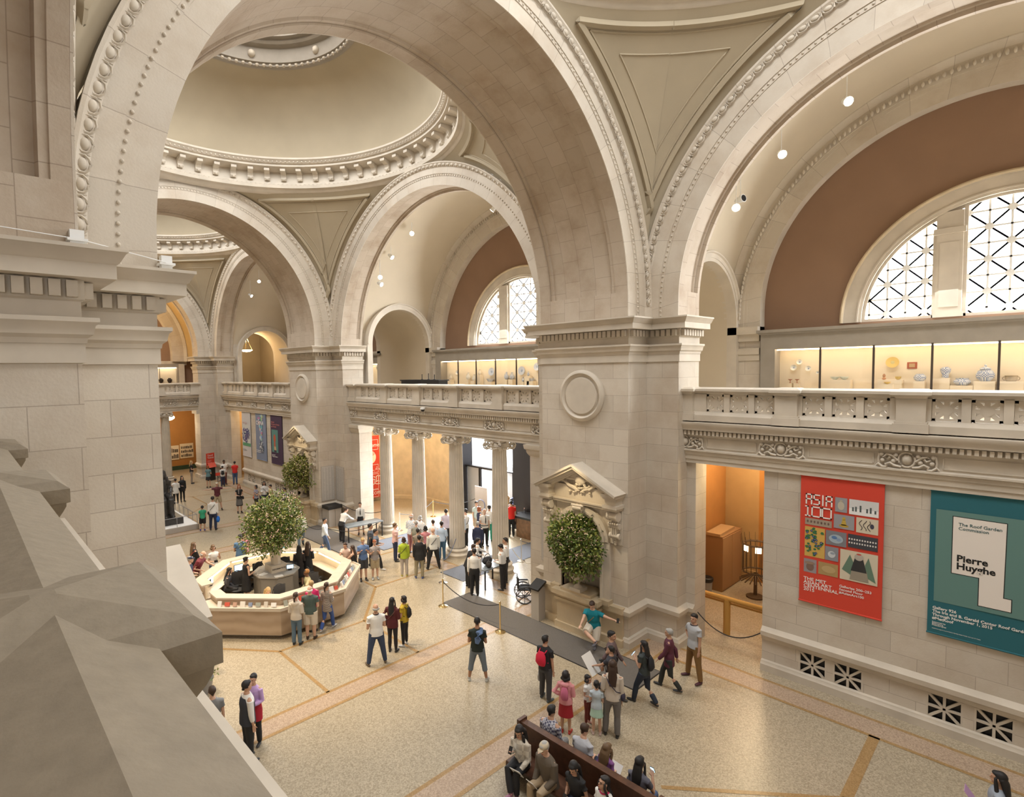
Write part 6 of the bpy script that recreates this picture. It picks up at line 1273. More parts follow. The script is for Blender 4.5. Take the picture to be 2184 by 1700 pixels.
def person(x, y, hd, h, label, top=('tee', (.5, .5, .5)), bot=('trousers', (.05, .05, .06)), hair='k', style='short', skin='m', arms=('down', 'down'), legs='stand', lean=0, sex='m', shoes=(.03, .03, .03), z=0, vox=.016, headturn=0, nod=0, extras=(), sleeve=None, build=1.0, face=None, group=None):
    s = h/1.72; root = thing('person', label, 'person', (x, y, z), -math.radians(hd), group)
    child = h < 1.42; hk = 1.0 if not child else 1.16
    sw = (.185 if sex == 'm' else .165)*s*build; hw = .088*s*build
    seated = legs in ('sit', 'sitcross', 'floor', 'perch')
    hz = .93*s
    if legs in ('sit', 'sitcross'): hz = .54
    if legs == 'floor': hz = .12
    if legs == 'perch': hz = .62
    hip = V(0, 0, hz); L = math.radians(lean); up = V(0, sin(L), cos(L)); fw = V(0, cos(L), -sin(L)); rt = V(1, 0, 0)
    T_ = lambda a, b, c: hip+rt*a*s+fw*b*s+up*c*s
    # legs
    legp = []
    for k in (-1, 1):
        hj = hip+V(k*hw, 0, -.02*s)
        tl, sl = .42*s, .41*s
        if legs == 'stand': kn = hj+V(k*.02, .01, -1)*tl; an = kn+V(k*.02, -.03, -1)*sl
        elif legs == 'wide': kn = hj+V(k*.20, .02, -1).normalized()*tl; an = kn+V(k*.16, -.03, -1).normalized()*sl
        elif legs in ('stride', 'stride2'):
            f = k if legs == 'stride' else -k
            kn = hj+(V(0, .42, -.9) if f > 0 else V(0, -.12, -1)).normalized()*tl; an = kn+(V(0, .18, -1) if f > 0 else V(0, -.62, -.8)).normalized()*sl
        elif legs == 'relax': kn = hj+(V(k*.03, .05, -1) if k > 0 else V(k*.12, .16, -1)).normalized()*tl; an = kn+(V(0, -.05, -1) if k > 0 else V(k*.05, -.02, -1)).normalized()*sl
        elif legs == 'sit': kn = hj+V(k*.10, 1, .02).normalized()*tl; an = kn+V(0, -.05, -1).normalized()*sl*.98
        elif legs == 'sitcross': kn = hj+V(k*.02, 1, .05+.12*(k > 0)).normalized()*tl; an = kn+(V(-.30, .25, -.85) if k > 0 else V(.0, -.05, -1)).normalized()*sl
        elif legs == 'floor': kn = hj+V(k*.12, .92, .30).normalized()*tl; an = kn+V(k*.05, .95, -.28).normalized()*sl
        elif legs == 'perch': kn = hj+(V(0, .85, -.15) if k > 0 else V(0, .35, -.9)).normalized()*tl; an = kn+(V(-.75, .25, -.35) if k > 0 else V(0, .05, -1)).normalized()*sl
        legp.append((hj, kn, an))
    zmin = min(a.z for _, _, a in legp)
    if not seated:   # plant the lower foot
        dz = zmin-.085*s
        hip = hip-V(0, 0, dz); legp = [(a-V(0, 0, dz), b-V(0, 0, dz), c-V(0, 0, dz)) for a, b, c in legp]
    elif legs in ('sit', 'sitcross', 'perch'):
        for i, (a, b, c) in enumerate(legp):
            if c.z < .07*s: legp[i] = (a, b, V(c.x, c.y, .085*s))
    b = MB(); bw = build*(1.0 if sex == 'm' else .93)
    def torso(m_, o, z0=-.06, z1=.56):
        rows = [(-.10, .150, .105), (-.02, .165, .118), (.06, .158, .112), (.16, .142 if sex == 'm' else .125, .100), (.26, .155 if sex == 'm' else .138, .108), (.36, .172 if sex == 'm' else .155, .118), (.44, .180 if sex == 'm' else .158, .112), (.50, .150, .092), (.55, .075, .068), (.60, .056, .058)]
        P = [T_(0, (.012 if .2 < c < .5 else 0), c) for c, _, _ in rows if z0 <= c <= z1]; R_ = [((rx*bw*s+o), (ry*(bw if c < .3 else 1)*s+o)) for c, rx, ry in rows if z0 <= c <= z1]
        m_.tube(P, R_, 16, up=fw)
    torso(b, 0, -.2, .6)
    hc = T_(0, .015, .71*(.98 if child else 1)); ny = math.radians(headturn); nd = math.radians(nod)+L*.45
    HM = Matrix.Rotation(-ny, 3, 'Z') @ Matrix.Rotation(-nd, 3, 'X'); hs = s*hk
    b.tube([T_(0, 0, .52), T_(0, .01, .60), hc+V(0, -.01, -.05)*hs], [.060*s, .052*s, .055*s], 10)
    H = lambda a, c, d: hc+HM @ V(a*hs, c*hs, d*hs)
    b.ball(hc+HM @ V(0, -.008, .025)*hs, (.077*hs, .096*hs, .098*hs), 16, 12, HM); b.ball(H(0, .030, -.045), (.056*hs, .060*hs, .068*hs), 12, 9, HM)
    b.tube([H(0, .085, .022), H(0, .106, -.014), H(0, .098, -.026)], [.010*hs, .017*hs, .012*hs], 7)
    b.tube([H(-.034, .086, .034), H(.034, .086, .034)], .012*hs, 6); b.tube([H(-.02, .088, -.052), H(.02, .088, -.052)], .011*hs, 6); b.ball(H(0, .074, -.088), (.022*hs, .02*hs, .016*hs), 7, 5)
    for k in (-1, 1): b.ball(H(k*.077, .0, .0), (.012*hs, .02*hs, .032*hs), 7, 6, HM)
    hands = []; armp = []
    for k, an in ((-1, arms[0]), (1, arms[1])):
        u, f = ARMS[an]; sh = T_(k*(sw/s), 0, .455)
        tr = lambda q: (rt*q[0]*k+fw*q[1]+up*q[2]) if an not in ('reach',) else V(q[0]*k, q[1], q[2])
        if lean > 15 and an in ('down',): tr = lambda q: V(q[0]*k, q[1], q[2])
        el = sh+tr(u).normalized()*.285*s; wr = el+tr(f).normalized()*.245*s
        b.tube([T_(k*.11, 0, .47), sh, sh+(el-sh)*.5, el, el+(wr-el)*.35, wr], [.060*s*bw, .052*s*bw, .044*s*bw, .036*s*bw, .037*s, .024*s], 10)
        d = (wr-el).normalized(); side_ = d.cross(V(0, 0, 1));
        if side_.length < .2: side_ = V(0, 1, 0)
        side_.normalize(); nrm = side_.cross(d)
        pc = wr+d*.045*s; b.tube([wr, pc, wr+d*.085*s], [(.022*s, .016*s), (.038*s, .015*s), (.040*s, .013*s)], 9, up=nrm)
        cu = nrm*(-.4 if an in ('down', 'swing', 'swingb', 'out', 'point') else -.9)
        for q, ln in ((-1.5, .062), (-.5, .074), (.5, .070), (1.5, .055)):
            r0 = wr+d*.080*s+side_*q*.019*s; m1 = r0+(d+side_*q*.06)*ln*.5*s; b.tube([r0, m1, m1+(d+cu).normalized()*ln*.55*s], [.0098*s, .0092*s, .0075*s], 6)
        ts = -k if an in ('down',) else k; t0 = wr+d*.025*s-side_*ts*.026*s; b.tube([t0, t0+(d*.7-side_*ts*.7)*.035*s, t0+(d*1.0-side_*ts*.75)*.06*s], [.013*s, .0105*s, .008*s], 6)
        hands.append((wr+d*.09*s, d, nrm)); armp.append((sh, el, wr))
    for k, (hj, kn, an) in zip((-1, 1), legp):
        b.tube([hj+(V(0, 0, .04) if not seated else V(0, -.03, .02))*s, hj+(kn-hj)*.45, kn, kn+(an-kn)*.35, an, an+(an-kn).normalized()*.04*s], [.092*s*bw, .078*s*bw, .054*s*bw, .056*s*bw, .036*s, .034*s], 11)
    def fin(m_, name, mat, v=vox):
        o = m_.build(name, mat, root, 60); md = o.modifiers.new('remesh', 'REMESH'); md.mode = 'VOXEL'; md.voxel_size = v; md.use_smooth_shade = True; return o
    fin(b, 'body', colmat(SKIN[skin], .55), vox*.8)
    # feet / shoes
    for k, (hj, kn, an) in zip((-1, 1), legp):
        ft = MB()
        fd = V(k*.18, 1, 0).normalized()
        if legs == 'floor': fd = V(k*.2, .25, .95).normalized()
        hgt = max(an.z-.045*s, .038*s) if not seated else an.z-.045*s
        pitch = -.45 if (not seated and an.z > .14*s) else 0; fd = V(fd.x, fd.y, fd.z+pitch).normalized()
        base = V(an.x, an.y, an.z-.048*s)
        ft.tube([base-fd*.055*s, base-fd*.02*s, base+fd*.05*s, base+fd*.13*s, base+fd*.175*s, base+fd*.19*s], [(.026*s, .028*s), (.038*s, .040*s), (.042*s, .036*s), (.045*s, .026*s), (.034*s, .020*s), (.015*s, .012*s)], 10, up=V(0, 0, 1) if legs != 'floor' else V(0, 1, 0))
        ft.tube([an+V(0, 0, .035*s), base], [.042*s, .040*s], 9)
        ft.build('shoe', colmat(shoes, .5), root, 50)
    # bottoms
    bk, bc = bot; bm = MB(); o = .014*s
    if bk in ('trousers', 'shorts', 'jeans', 'cropped', 'leggings'):
        bm.tube([T_(0, 0, -.12) if not seated else T_(0, .02, -.09), T_(0, 0, -.02), T_(0, 0, .07), T_(0, 0, .12)], [(.155*bw*s+o, .112*bw*s+o), (.170*bw*s+o, .124*bw*s+o), (.160*bw*s+o, .116*bw*s+o), (.150*bw*s+o, .108*bw*s+o)], 14, up=fw)
        fr = {'trousers': 1.0, 'jeans': 1.0, 'leggings': .96, 'shorts': .04, 'cropped': .45}[bk]; oo = {'leggings': .008, 'shorts': .026}.get(bk, .017)*s
        for hj, kn, an in legp:
            pts = [hj+V(0, 0, .03*s), hj+(kn-hj)*.45, kn]; rs = [.094*s*bw+oo, .082*s*bw+oo, .058*s*bw+oo]
            if bk == 'shorts': pts[-1] = hj+(kn-hj)*.96; rs = [.096*s*bw+oo, .092*s*bw+oo, .080*s*bw+oo]
            else: pts += [kn+(an-kn)*min(.5, fr), kn+(an-kn)*fr]; rs += [.056*s+oo, (.040 if bk != 'leggings' else .034)*s+oo*1.2]
            bm.tube(pts, rs, 11)
    elif bk in ('skirt', 'longskirt', 'shortskirt'):
        ln = {'skirt': .42, 'longskirt': .72, 'shortskirt': .30}[bk]
        if seated: bm.tube([T_(0, -.02, .10), T_(0, 0, -.02), hip+V(0, .22, .02)*s, hip+V(0, .44, .02)*s], [(.15*s, .11*s), (.19*s, .13*s), (.20*s, .10*s), (.19*s, .08*s)], 14, up=V(0, 0, 1))
        else: bm.tube([hip+V(0, 0, .12)*s, hip+V(0, 0, 0)*s, hip+V(0, 0, -ln*.5)*s, hip+V(0, 0, -ln)*s], [(.145*s, .105*s), (.175*s, .13*s), (.19*s, .15*s), (.215*s, .175*s)], 16, up=V(0, 1, 0))
    if bm.v: fin(bm, bk if bk not in ('longskirt', 'shortskirt') else 'skirt', colmat(bc) if not isinstance(bc, str) else M[bc])
    # top
    tk, tcx = top; tm = MB(); to = {'tank': .010, 'dress': .013, 'jacket': .026, 'hoodie': .028, 'coat': .028, 'suit': .024}.get(tk, .016)*s
    lo = {'dress': -.12, 'jacket': -.12, 'suit': -.16, 'coat': -.20, 'tunic': -.20, 'hoodie': -.06, 'tucked': .06}.get(tk, -.05)
    rows = [(lo, .178+.01*(tk in ('coat', 'tunic', 'suit')), .134), (.08, .168, .124), (.17, .150 if sex == 'm' else .132, .106), (.27, .160 if sex == 'm' else .142, .112), (.37, .176 if sex == 'm' else .158, .122), (.445, .182 if sex == 'm' else .160, .114), (.50, .148, .092), (.545, .080, .070), (.56, .066, .062)]
    if tk == 'tucked': rows = [(.04, .140, .10), (.10, .146, .106)]+rows[2:]
    if tk == 'tank': rows = rows[:-3]+[(.455, .120, .10)]
    tm.tube([T_(0, .01 if c > .2 else 0, c) for c, _, _ in rows], [(rx*bw*s+to, ry*(bw if c < .3 else 1)*s+to) for c, rx, ry in rows], 18, up=fw)
    sl_ = sleeve if sleeve is not None else {'tee': .5, 'polo': .5, 'tank': 0, 'dress': .25, 'vest': 0}.get(tk, 1.95)
    for sh, el, wr in armp:
        if sl_ <= 0: continue
        pts = [sh+(V(0, 0, 0)-sh+T_(0, 0, .46))*.35, sh, sh+(el-sh)*min(1, sl_)*.98]; rs = [.062*s*bw+to, .056*s*bw+to, (.046 if sl_ > .9 else .052)*s*bw+to]
        if sl_ > 1: pts += [el+(wr-el)*(sl_-1)*.5, el+(wr-el)*(sl_-1)]; rs += [.040*s+to, .030*s+to]
        tm.tube(pts, rs, 10)
    if tk in ('dress', ):
        if not seated: tm.tube([hip+V(0, 0, .10)*s, hip+V(0, 0, -.05)*s, hip+V(0, 0, -.28)*s, hip+V(0, 0, -.48)*s], [(.145*s, .11*s), (.178*s, .135*s), (.19*s, .15*s), (.20*s, .16*s)], 16, up=V(0, 1, 0))
    if tk == 'hoodie': tm.ball(T_(0, -.10, .50), (.12*s, .08*s, .08*s), 12, 8)
    nm = {'tee': 'tee_shirt', 'polo': 'polo_shirt', 'tank': 'tank_top', 'tucked': 'shirt', 'suit': 'suit_jacket', 'vest': 'shirt'}.get(tk, tk)
    fin(tm, nm, colmat(tcx) if not isinstance(tcx, str) else M[tcx])
    # hair
    hm = MB(); hcol = colmat(HAIR[hair], .6) if hair in HAIR else None
    if style not in ('bald', 'none'):
        if style == 'balding':
            hm.tube([H(-.080, .01, .0), H(-.076, -.05, -.005), H(0, -.100, -.01), H(.076, -.05, -.005), H(.080, .01, .0)], [.020*hs, .034*hs, .040*hs, .034*hs, .020*hs], 8)
        else:
            hm.ball(H(0, -.026, .048), (.087*hs, .096*hs, .092*hs), 16, 11, HM); hm.ball(H(0, .030, .088), (.068*hs, .058*hs, .036*hs), 12, 8, HM)
            hm.tube([H(-.078, .0, .02), H(0, -.075, -.03), H(.078, .0, .02)], [.022*hs, .045*hs, .022*hs], 8)
        if style == 'bob': hm.tube([H(-.082, .03, -.05), H(-.080, -.04, -.04), H(0, -.085, -.06), H(.080, -.04, -.04), H(.082, .03, -.05)], [.028*hs, .045*hs, .05*hs, .045*hs, .028*hs], 9); hm.tube([H(-.074, .055, .04), H(-.080, .045, -.06)], .018*hs, 7); hm.tube([H(.074, .055, .04), H(.080, .045, -.06)], .018*hs, 7)
        if style in ('long', 'wavy'):
            w = 1.25 if style == 'wavy' else 1; e = T_(0, -.13, .30 if style == 'long' else .38)
            hm.tube([H(0, -.045, .03), H(0, -.085, -.06), T_(0, -.10, .50), e], [(.080*hs*w, .06*hs), (.088*hs*w, .05*hs*w), (.10*hs*w, .038*hs*w), (.075*hs*w, .022*hs)], 12, up=fw)
            for k in (-1, 1): hm.tube([H(k*.074, .04, .03), H(k*.084, .03, -.06), T_(k*.10, .03, .50), T_(k*.10, .06, .42)], [.018*hs, .024*hs*w, .026*hs*w, .014*hs], 8)
        if style == 'tail': hm.tube([H(0, -.09, .05), H(0, -.15, .0), H(0, -.15, -.12), H(0, -.12, -.20)], [.028*hs, .036*hs, .03*hs, .012*hs], 9)
        if style == 'bun': hm.ball(H(0, -.09, .09), (.04*hs,)*3, 10, 7)
        fin(hm, 'hair', hcol, max(.009, vox*.65))
    if abs(((hd-41+180) % 360)-180) > 55 or face:
        e = MB(); 
        for k in (-1, 1): e.ball(H(k*.030, .089, .016), (.012*hs, .006*hs, .007*hs), 8, 5, HM)
        e.build('eyes', (.03, .018, .012), root, 60); e = MB(); e.tube([H(-.022, .094, -.050), H(0, .103, -.054), H(.022, .094, -.050)], .006*hs, 6); e.build('mouth', (.40, .12, .10), root, 60)
    for ex in extras: EX[ex[0]](root, dict(T=T_, H=H, s=s, hs=hs, HM=HM, hands=hands, hip=hip, fw=fw, up=up, armp=armp), *ex[1:])
    return root
EX = {}
def ex(f): EX[f.__name__[3:]] = f; return f
@ex
def ex_cap(r, q, col):
    m_ = MB(); H, hs, HM = q['H'], q['hs'], q['HM']; m_.ball(H(0, -.012, .072), (.092*hs, .105*hs, .062*hs), 16, 9, HM); m_.ball(H(0, .10, .060), (.062*hs, .058*hs, .010*hs), 12, 5, HM); m_.build('cap', col, r, 60)
@ex
def ex_knit(r, q, col): m_ = MB(); m_.ball(q['H'](0, -.02, .050), (.092*q['hs'], .102*q['hs'], .095*q['hs']), 16, 10, q['HM']); m_.build('knit_hat', col, r, 60)
@ex
def ex_pack(r, q, col, sc=1.0):
    T, s = q['T'], q['s']; m_ = MB(); m_.tube([T(0, -.19, .12), T(0, -.21, .20), T(0, -.20, .36), T(0, -.17, .46)], [(.11*s*sc, .05*s*sc), (.145*s*sc, .085*s*sc), (.135*s*sc, .075*s*sc), (.08*s*sc, .04*s*sc)], 12, up=q['fw']); m_.build('backpack', col, r, 60)
    m_ = MB()
    for k in (-1, 1): m_.tube([T(k*.09, -.15, .44), T(k*.105, -.02, .52), T(k*.11, .125, .42), T(k*.12, .11, .25), T(k*.13, -.08, .16)], .014*s, 6)
    m_.build('backpack_strap', col, r)
@ex
def ex_strap(r, q, col, side=1, bagcol=None, low=.02):
    T, s = q['T'], q['s']; k = side; m_ = MB(); m_.tube([T(k*.16, 0, .51), T(k*.06, .145, .38), T(-k*.09, .155, .20), T(-k*.18, .06, low+.06)], .011*s, 6); m_.tube([T(k*.16, 0, .51), T(k*.08, -.145, .38), T(-k*.08, -.14, .20), T(-k*.18, -.02, low+.06)], .011*s, 6); m_.build('bag_strap', bagcol or col, r)
    m_ = MB(); m_.ball(T(-k*.22, .02, low-.03), (.06*s, .12*s, .10*s), 10, 8); m_.build('hip_bag', col, r, 60)
@ex
def ex_phone(r, q, i=1, lit=True):
    p, d, n = q['hands'][i]; m_ = MB(); z = V(0, 0, 1); m_.obox(p+V(0, .02, .03), (V(1, 0, 0), V(0, -.5, .86), V(0, .86, .5)), .036, .070, .005); o = m_.build('phone', 'black', r, 0)
    if lit: m_ = MB(); m_.obox(p+V(0, .015, .027), (V(1, 0, 0), V(0, -.5, .86), V(0, .86, .5)), .031, .062, .004); m_.build('phone_screen', 'screen', o, 0)
@ex
def ex_paper(r, q, i=1, w=.10, h=.14, col='paper'):
    p, d, n = q['hands'][i]; m_ = MB(); m_.obox(p+V(0, .03, .04), (V(1, 0, 0), V(0, .6, .8), V(0, -.8, .6)), w, h, .003); m_.build('held_paper', col, r, 0)
@ex
def ex_tie(r, q, col):
    T, s = q['T'], q['s']; m_ = MB(); m_.tube([T(0, .105, .52), T(0, .150, .40), T(0, .145, .25), T(0, .142, .16)], [(.016*s, .006*s), (.022*s, .006*s), (.028*s, .006*s), (.01*s, .004*s)], 6, up=q['fw']); m_.build('tie', col, r)
@ex
def ex_belt(r, q, col=(.02, .02, .02)):
    T, s = q['T'], q['s']; m_ = MB(); m_.tube([T(0, 0, .045), T(0, 0, .085)], [(.190*s, .142*s)]*2, 18, up=q['fw']); m_.build('belt', col, r)
@ex
def ex_draped(r, q, col, k=1):
    T, s = q['T'], q['s']; m_ = MB(); m_.tube([T(k*.07, .10, .40), T(k*.09, .03, .53), T(k*.06, -.13, .48), T(k*.03, -.17, .34), T(k*.0, -.16, .20)], [(.06*s, .03*s), (.07*s, .035*s), (.10*s, .045*s), (.09*s, .04*s), (.05*s, .02*s)], 10, up=q['rt'] if 'rt' in q else None); m_.build('draped_jacket', col, r, 60)
@ex
def ex_vest(r, q, col):
    T, s = q['T'], q['s']; m_ = MB(); rows = [(-.07, .212, .166), (.1, .202, .158), (.2, .192, .146), (.34, .204, .156), (.44, .190, .142), (.50, .14, .11)]; m_.tube([T(0, 0, c) for c, _, _ in rows], [(a*s, b*s) for _, a, b in rows], 18, up=q['fw']); m_.build('vest', col, r, 60)
@ex
def ex_carry(r, q, col, i=1, sz=(.14, .05, .15), nm='carrier_bag'):
    p, d, n = q['hands'][i]; m_ = MB(); m_.ball(p+V(0, 0, -.06-sz[2]), (sz[1], sz[0], sz[2]), 10, 8); m_.tube([p+V(0, -.06, -.12), p+V(0, -.03, .0), p+V(0, .03, .0), p+V(0, .06, -.12)], .008, 5); m_.build(nm, col, r, 60)
@ex
def ex_scarf(r, q, col): T, s = q['T'], q['s']; m_ = MB(); m_.tube([T(.08*cos(a), .075*sin(a)+.01, .545+.01*sin(a*2)) for a in [2*pi*i/14 for i in range(15)]], .032*s, 8); m_.tube([T(.04, .11, .53), T(.05, .16, .40), T(.05, .155, .28)], .03*s, 7); m_.build('scarf', col, r, 60)
@ex
def ex_collar(r, q, col): T, s = q['T'], q['s']; m_ = MB(); m_.tube([T(.078*cos(a), .078*sin(a)+.01, .548) for a in [2*pi*i/14 for i in range(15)]], .017*s, 7); m_.build('collar', col, r, 60)
@ex
def ex_glasses(r, q):
    m_ = MB(); H, hs = q['H'], q['hs']
    for k in (-1, 1): m_.tube([H(k*.03+.022*cos(a), .100, .014+.016*sin(a)) for a in [2*pi*i/12 for i in range(13)]], .003*hs, 5); m_.tube([H(k*.05, .098, .018), H(k*.08, .02, .018)], .003*hs, 5)
    m_.build('glasses', 'black', r)
@ex
def ex_cam(r, q, i=1): p, d, n = q['hands'][i]; m_ = MB(); m_.box(-.06, .06, -.03, .03, -.04, .04); m_.tube([(0, .03, 0), (0, .09, 0)], .032, 10); m_.v = [tuple(Vector(v)+p+V(0, .03, .03)) for v in m_.v]; m_.build('camera', 'black', r, 0)
@ex
def ex_badge(r, q, col=(.5, .06, .2)): T = q['T']; m_ = MB(); m_.ball(T(-.09, .135, .38), (.014, .006, .014), 8, 5); m_.build('badge', col, r, 60)
@ex
def ex_wrap(r, q, col): T, s = q['T'], q['s']; m_ = MB(); m_.tube([T(0, 0, .10), T(0, 0, -.05), T(0, .01, -.30)], [(.175*s, .13*s), (.20*s, .15*s), (.20*s, .15*s)], 16, up=q['fw']); m_.build('waist_wrap', col, r, 60)
W_ = (.74, .73, .70); K_ = (.014, .014, .016); NV = (.022, .030, .070); JN = (.06, .10, .20); KH = (.42, .34, .22); GY = (.20, .20, .20)
Pn = person
# -- foreground group on the open floor
Pn(1.71, 1.76, 49, 1.70, 'man in black tee, blue jacket over one shoulder, alone near the brass posts', ('tee', (.010, .018, .014)), ('cropped', (.14, .17, .20)), arms=('bent', 'bent'), legs='wide', shoes=(.45, .45, .42), vox=.012, nod=20, extras=[('draped', (.12, .20, .38)), ('phone', 1, False)], skin='t')
Pn(.22, 4.33, 19, 1.72, 'bald man in white polo with black sleeves and blue trousers, seen from behind', ('polo', W_), ('trousers', (.035, .055, .11)), 'g', 'balding', 'm', ('bent', 'bent'), 'wide', vox=.012, sleeve=.5, build=1.1, shoes=(.16, .12, .08), extras=[('collar', K_), ('belt', (.06, .04, .02))])
Pn(.98, 4.60, 55, 1.60, 'woman with very long dark hair and maroon top beside the bald man', ('jacket', (.085, .012, .014)), ('leggings', (.02, .018, .022)), 'k', 'long', 'm', ('hip', 'bent'), 'stand', sex='f', vox=.012, extras=[('strap', (.12, .05, .04), 1)])
Pn(1.46, 4.65, -23, 1.50, 'woman in mustard yellow top with a black bob and black backpack', ('tee', (.48, .34, .02)), ('leggings', K_), 'k', 'bob', 'm', ('cross', 'cross'), 'stand', sex='f', vox=.012, shoes=(.5, .5, .5), extras=[('pack', K_, .8)], build=1.08)
Pn(2.32, -.03, 86, 1.64, 'boy in black tee with a red jacket on his shoulders and a plastic bag', ('tee', K_), ('trousers', (.055, .055, .06)), 'k', 'short', 'm', ('down', 'down'), 'relax', vox=.012, shoes=(.06, .08, .09), extras=[('hoodover', (.62, .015, .05)), ('carry', (.7, .72, .72), 0, (.07, .04, .14))] if False else [('pack', (.62, .015, .05), 1.05), ('carry', (.62, .64, .64), 0, (.09, .03, .13))])
Pn(1.68, -1.12, 63, 1.41, 'girl in pink hooded top and red skirt with a pink backpack', ('hoodie', (.68, .28, .30)), ('skirt', (.34, .012, .02)), 'k', 'bob', 'm', ('hip', 'bent'), 'stand', sex='f', vox=.012, shoes=(.45, .04, .03), extras=[('pack', (.55, .14, .24), .75)])
Pn(2.31, -1.28, 176, 1.15, 'small girl in white top and dark patterned leggings facing the others', ('tee', W_), ('leggings', (.16, .03, .02)), 'k', 'bob', 'm', ('down', 'bent'), 'stand', sex='f', vox=.011, shoes=(.6, .35, .3))
Pn(2.14, -1.63, 57, 1.22, 'small girl in pale blue top and mint green tutu seen from behind', ('tee', (.50, .58, .64)), ('shortskirt', (.42, .60, .48)), 'k', 'bun', 'l', ('bent', 'bent'), 'stand', sex='f', vox=.011, shoes=(.6, .45, .42))
Pn(2.33, -1.92, 58, 1.73, 'woman in cream blouse and grey trousers with long dark hair and dark shoulder bag', ('shirt', (.60, .53, .45)), ('trousers', (.17, .16, .155)), 'b', 'long', 'm', ('bent', 'down'), 'relax', sex='f', vox=.012, extras=[('strap', (.03, .025, .05), -1, None, .06)])
Pn(3.37, -1.24, -2, 1.45, 'boy with a camera round his neck holding up a large white map', ('tee', (.03, .03, .04)), ('shorts', (.05, .06, .07)), 'k', 'short', 'm', ('reach', 'bent'), 'stand', vox=.012, extras=[('paper', 0, .20, .26), ('cam', 1), ('strap', K_, 1)], headturn=-10)
Pn(3.72, -1.02, 160, 1.68, 'man in dull mauve shirt and blue jeans striding past the map reader', ('shirt', (.13, .085, .085)), ('jeans', (.035, .055, .10)), 'k', 'short', 'm', ('swing', 'swingb'), 'stride', vox=.013, extras=[('strap', (.04, .02, .03), 1)])
Pn(3.99, -1.77, 1, 1.60, 'woman with long dark hair, dark grey top and jeans walking with a lit phone', ('tee', (.035, .045, .045)), ('jeans', (.022, .032, .055)), 'k', 'long', 'm', ('phone', 'bent'), 'stride2', sex='f', vox=.013, extras=[('phone', 0), ('pack', (.02, .02, .025), .8)])
Pn(5.05, -1.88, -17, 1.60, 'grey haired person in maroon blouse and black trousers mid stride', ('tunic', (.10, .022, .04)), ('trousers', (.025, .028, .026)), 'g', 'short', 'm', ('swing', 'swingb'), 'stride', sex='f', vox=.013)
Pn(5.95, -2.11, -64, 1.76, 'man in pale grey tee and brown trousers by the near doorway', ('tee', (.42, .43, .45)), ('trousers', (.20, .105, .03)), 'k', 'short', 'm', ('down', 'hip'), 'wide', vox=.012, shoes=(.07, .02, .03), headturn=-20, extras=[('collar', (.05, .03, .03))])
Pn(5.62, .75, -103, 1.66, 'man in teal polo and cream shorts perched on the pier plinth, one ankle on knee', ('polo', (.0, .20, .26)), ('shorts', (.66, .60, .50)), 'b', 'short', 'l', ('out', 'reach'), 'perch', 12, vox=.012, shoes=(.10, .10, .12), nod=25, build=1.15, extras=[('strap', (.25, .13, .05), -1), ('phone', 0, False)])
Pn(-4.05, 2.95, 91, 1.72, 'man in dark padded vest over white shirt behind the foreground rail', ('vest', W_), ('trousers', K_), 'k', 'short', 'm', ('down', 'down'), 'stand', vox=.012, sleeve=1.6, extras=[('vest', (.03, .035, .05)), ('badge', W_)])
Pn(-3.72, 3.39, -129, 1.57, 'woman in lilac shirt with a red wrap and black trousers facing the vest man', ('shirt', (.50, .33, .62)), ('trousers', K_), 'k', 'short', 'm', ('bent', 'bent'), 'stand', sex='f', vox=.012, extras=[('wrap', (.40, .01, .03)), ('paper', 0, .08, .12, (.1, .1, .11))])
# -- seated on the bench
Pn(-.32, -1.55, -100, 1.66, 'seated woman in cream checked shirt holding a phone and a white leaflet', ('shirt', 'plaid_cream'), ('trousers', K_), 'k', 'wavy', 'm', ('lap', 'phone'), 'sitcross', 8, sex='f', vox=.011, shoes=(.30, .13, .20), nod=25, extras=[('phone', 1), ('paper', 0, .11, .13)], face=1)
Pn(-.32, -2.22, -86, 1.66, 'seated elderly man in flat cap, brown jacket and khaki trousers', ('jacket', (.115, .09, .065)), ('trousers', (.36, .27, .17)), 'g', 'short', 'l', ('lap', 'lap'), 'sit', 10, vox=.011, shoes=(.06, .04, .03), nod=18, extras=[('cap', (.50, .42, .30)), ('paper', 1, .09, .11)], face=1)
Pn(-.32, -2.86, -92, 1.60, 'seated woman in black tee looking down at a phone in both hands', ('tee', K_), ('longskirt', NV), 'k', 'long', 'm', ('bent', 'bent'), 'sit', 10, sex='f', vox=.011, nod=28, extras=[('phone', 1, False)], face=1)
Pn(-.32, -3.45, -80, 1.60, 'seated smiling woman in white polo with a pink collar looking up', ('polo', W_), ('trousers', NV), 'k', 'long', 'm', ('lap', 'lap'), 'sit', 5, sex='f', vox=.011, nod=-20, headturn=10, extras=[('collar', (.55, .03, .12)), ('badge', (.2, .1, .4)), ('glasses',)], face=1)
Pn(.42, -1.62, 88, 1.72, 'man in blue and white checked shirt seated on the far side of the bench', ('shirt', 'plaid_grey'), ('trousers', GY), 'k', 'short', 'm', ('lap', 'lap'), 'sit', 8, vox=.013)
Pn(.42, -2.40, 92, 1.66, 'dark haired man in pale tee seated behind the flat cap man', ('tee', (.45, .46, .50)), ('shorts', NV), 'b', 'short', 'l', ('lap', 'bent'), 'sit', 10, vox=.013, nod=15)
Pn(.42, -2.92, 95, 1.40, 'child with light brown hair in purple top reading a white sheet on the bench', ('tee', (.22, .08, .26)), ('shorts', GY), 'n', 'wavy', 'l', ('bent', 'bent'), 'sit', 10, sex='f', vox=.013, extras=[('paper', 1, .12, .09)])
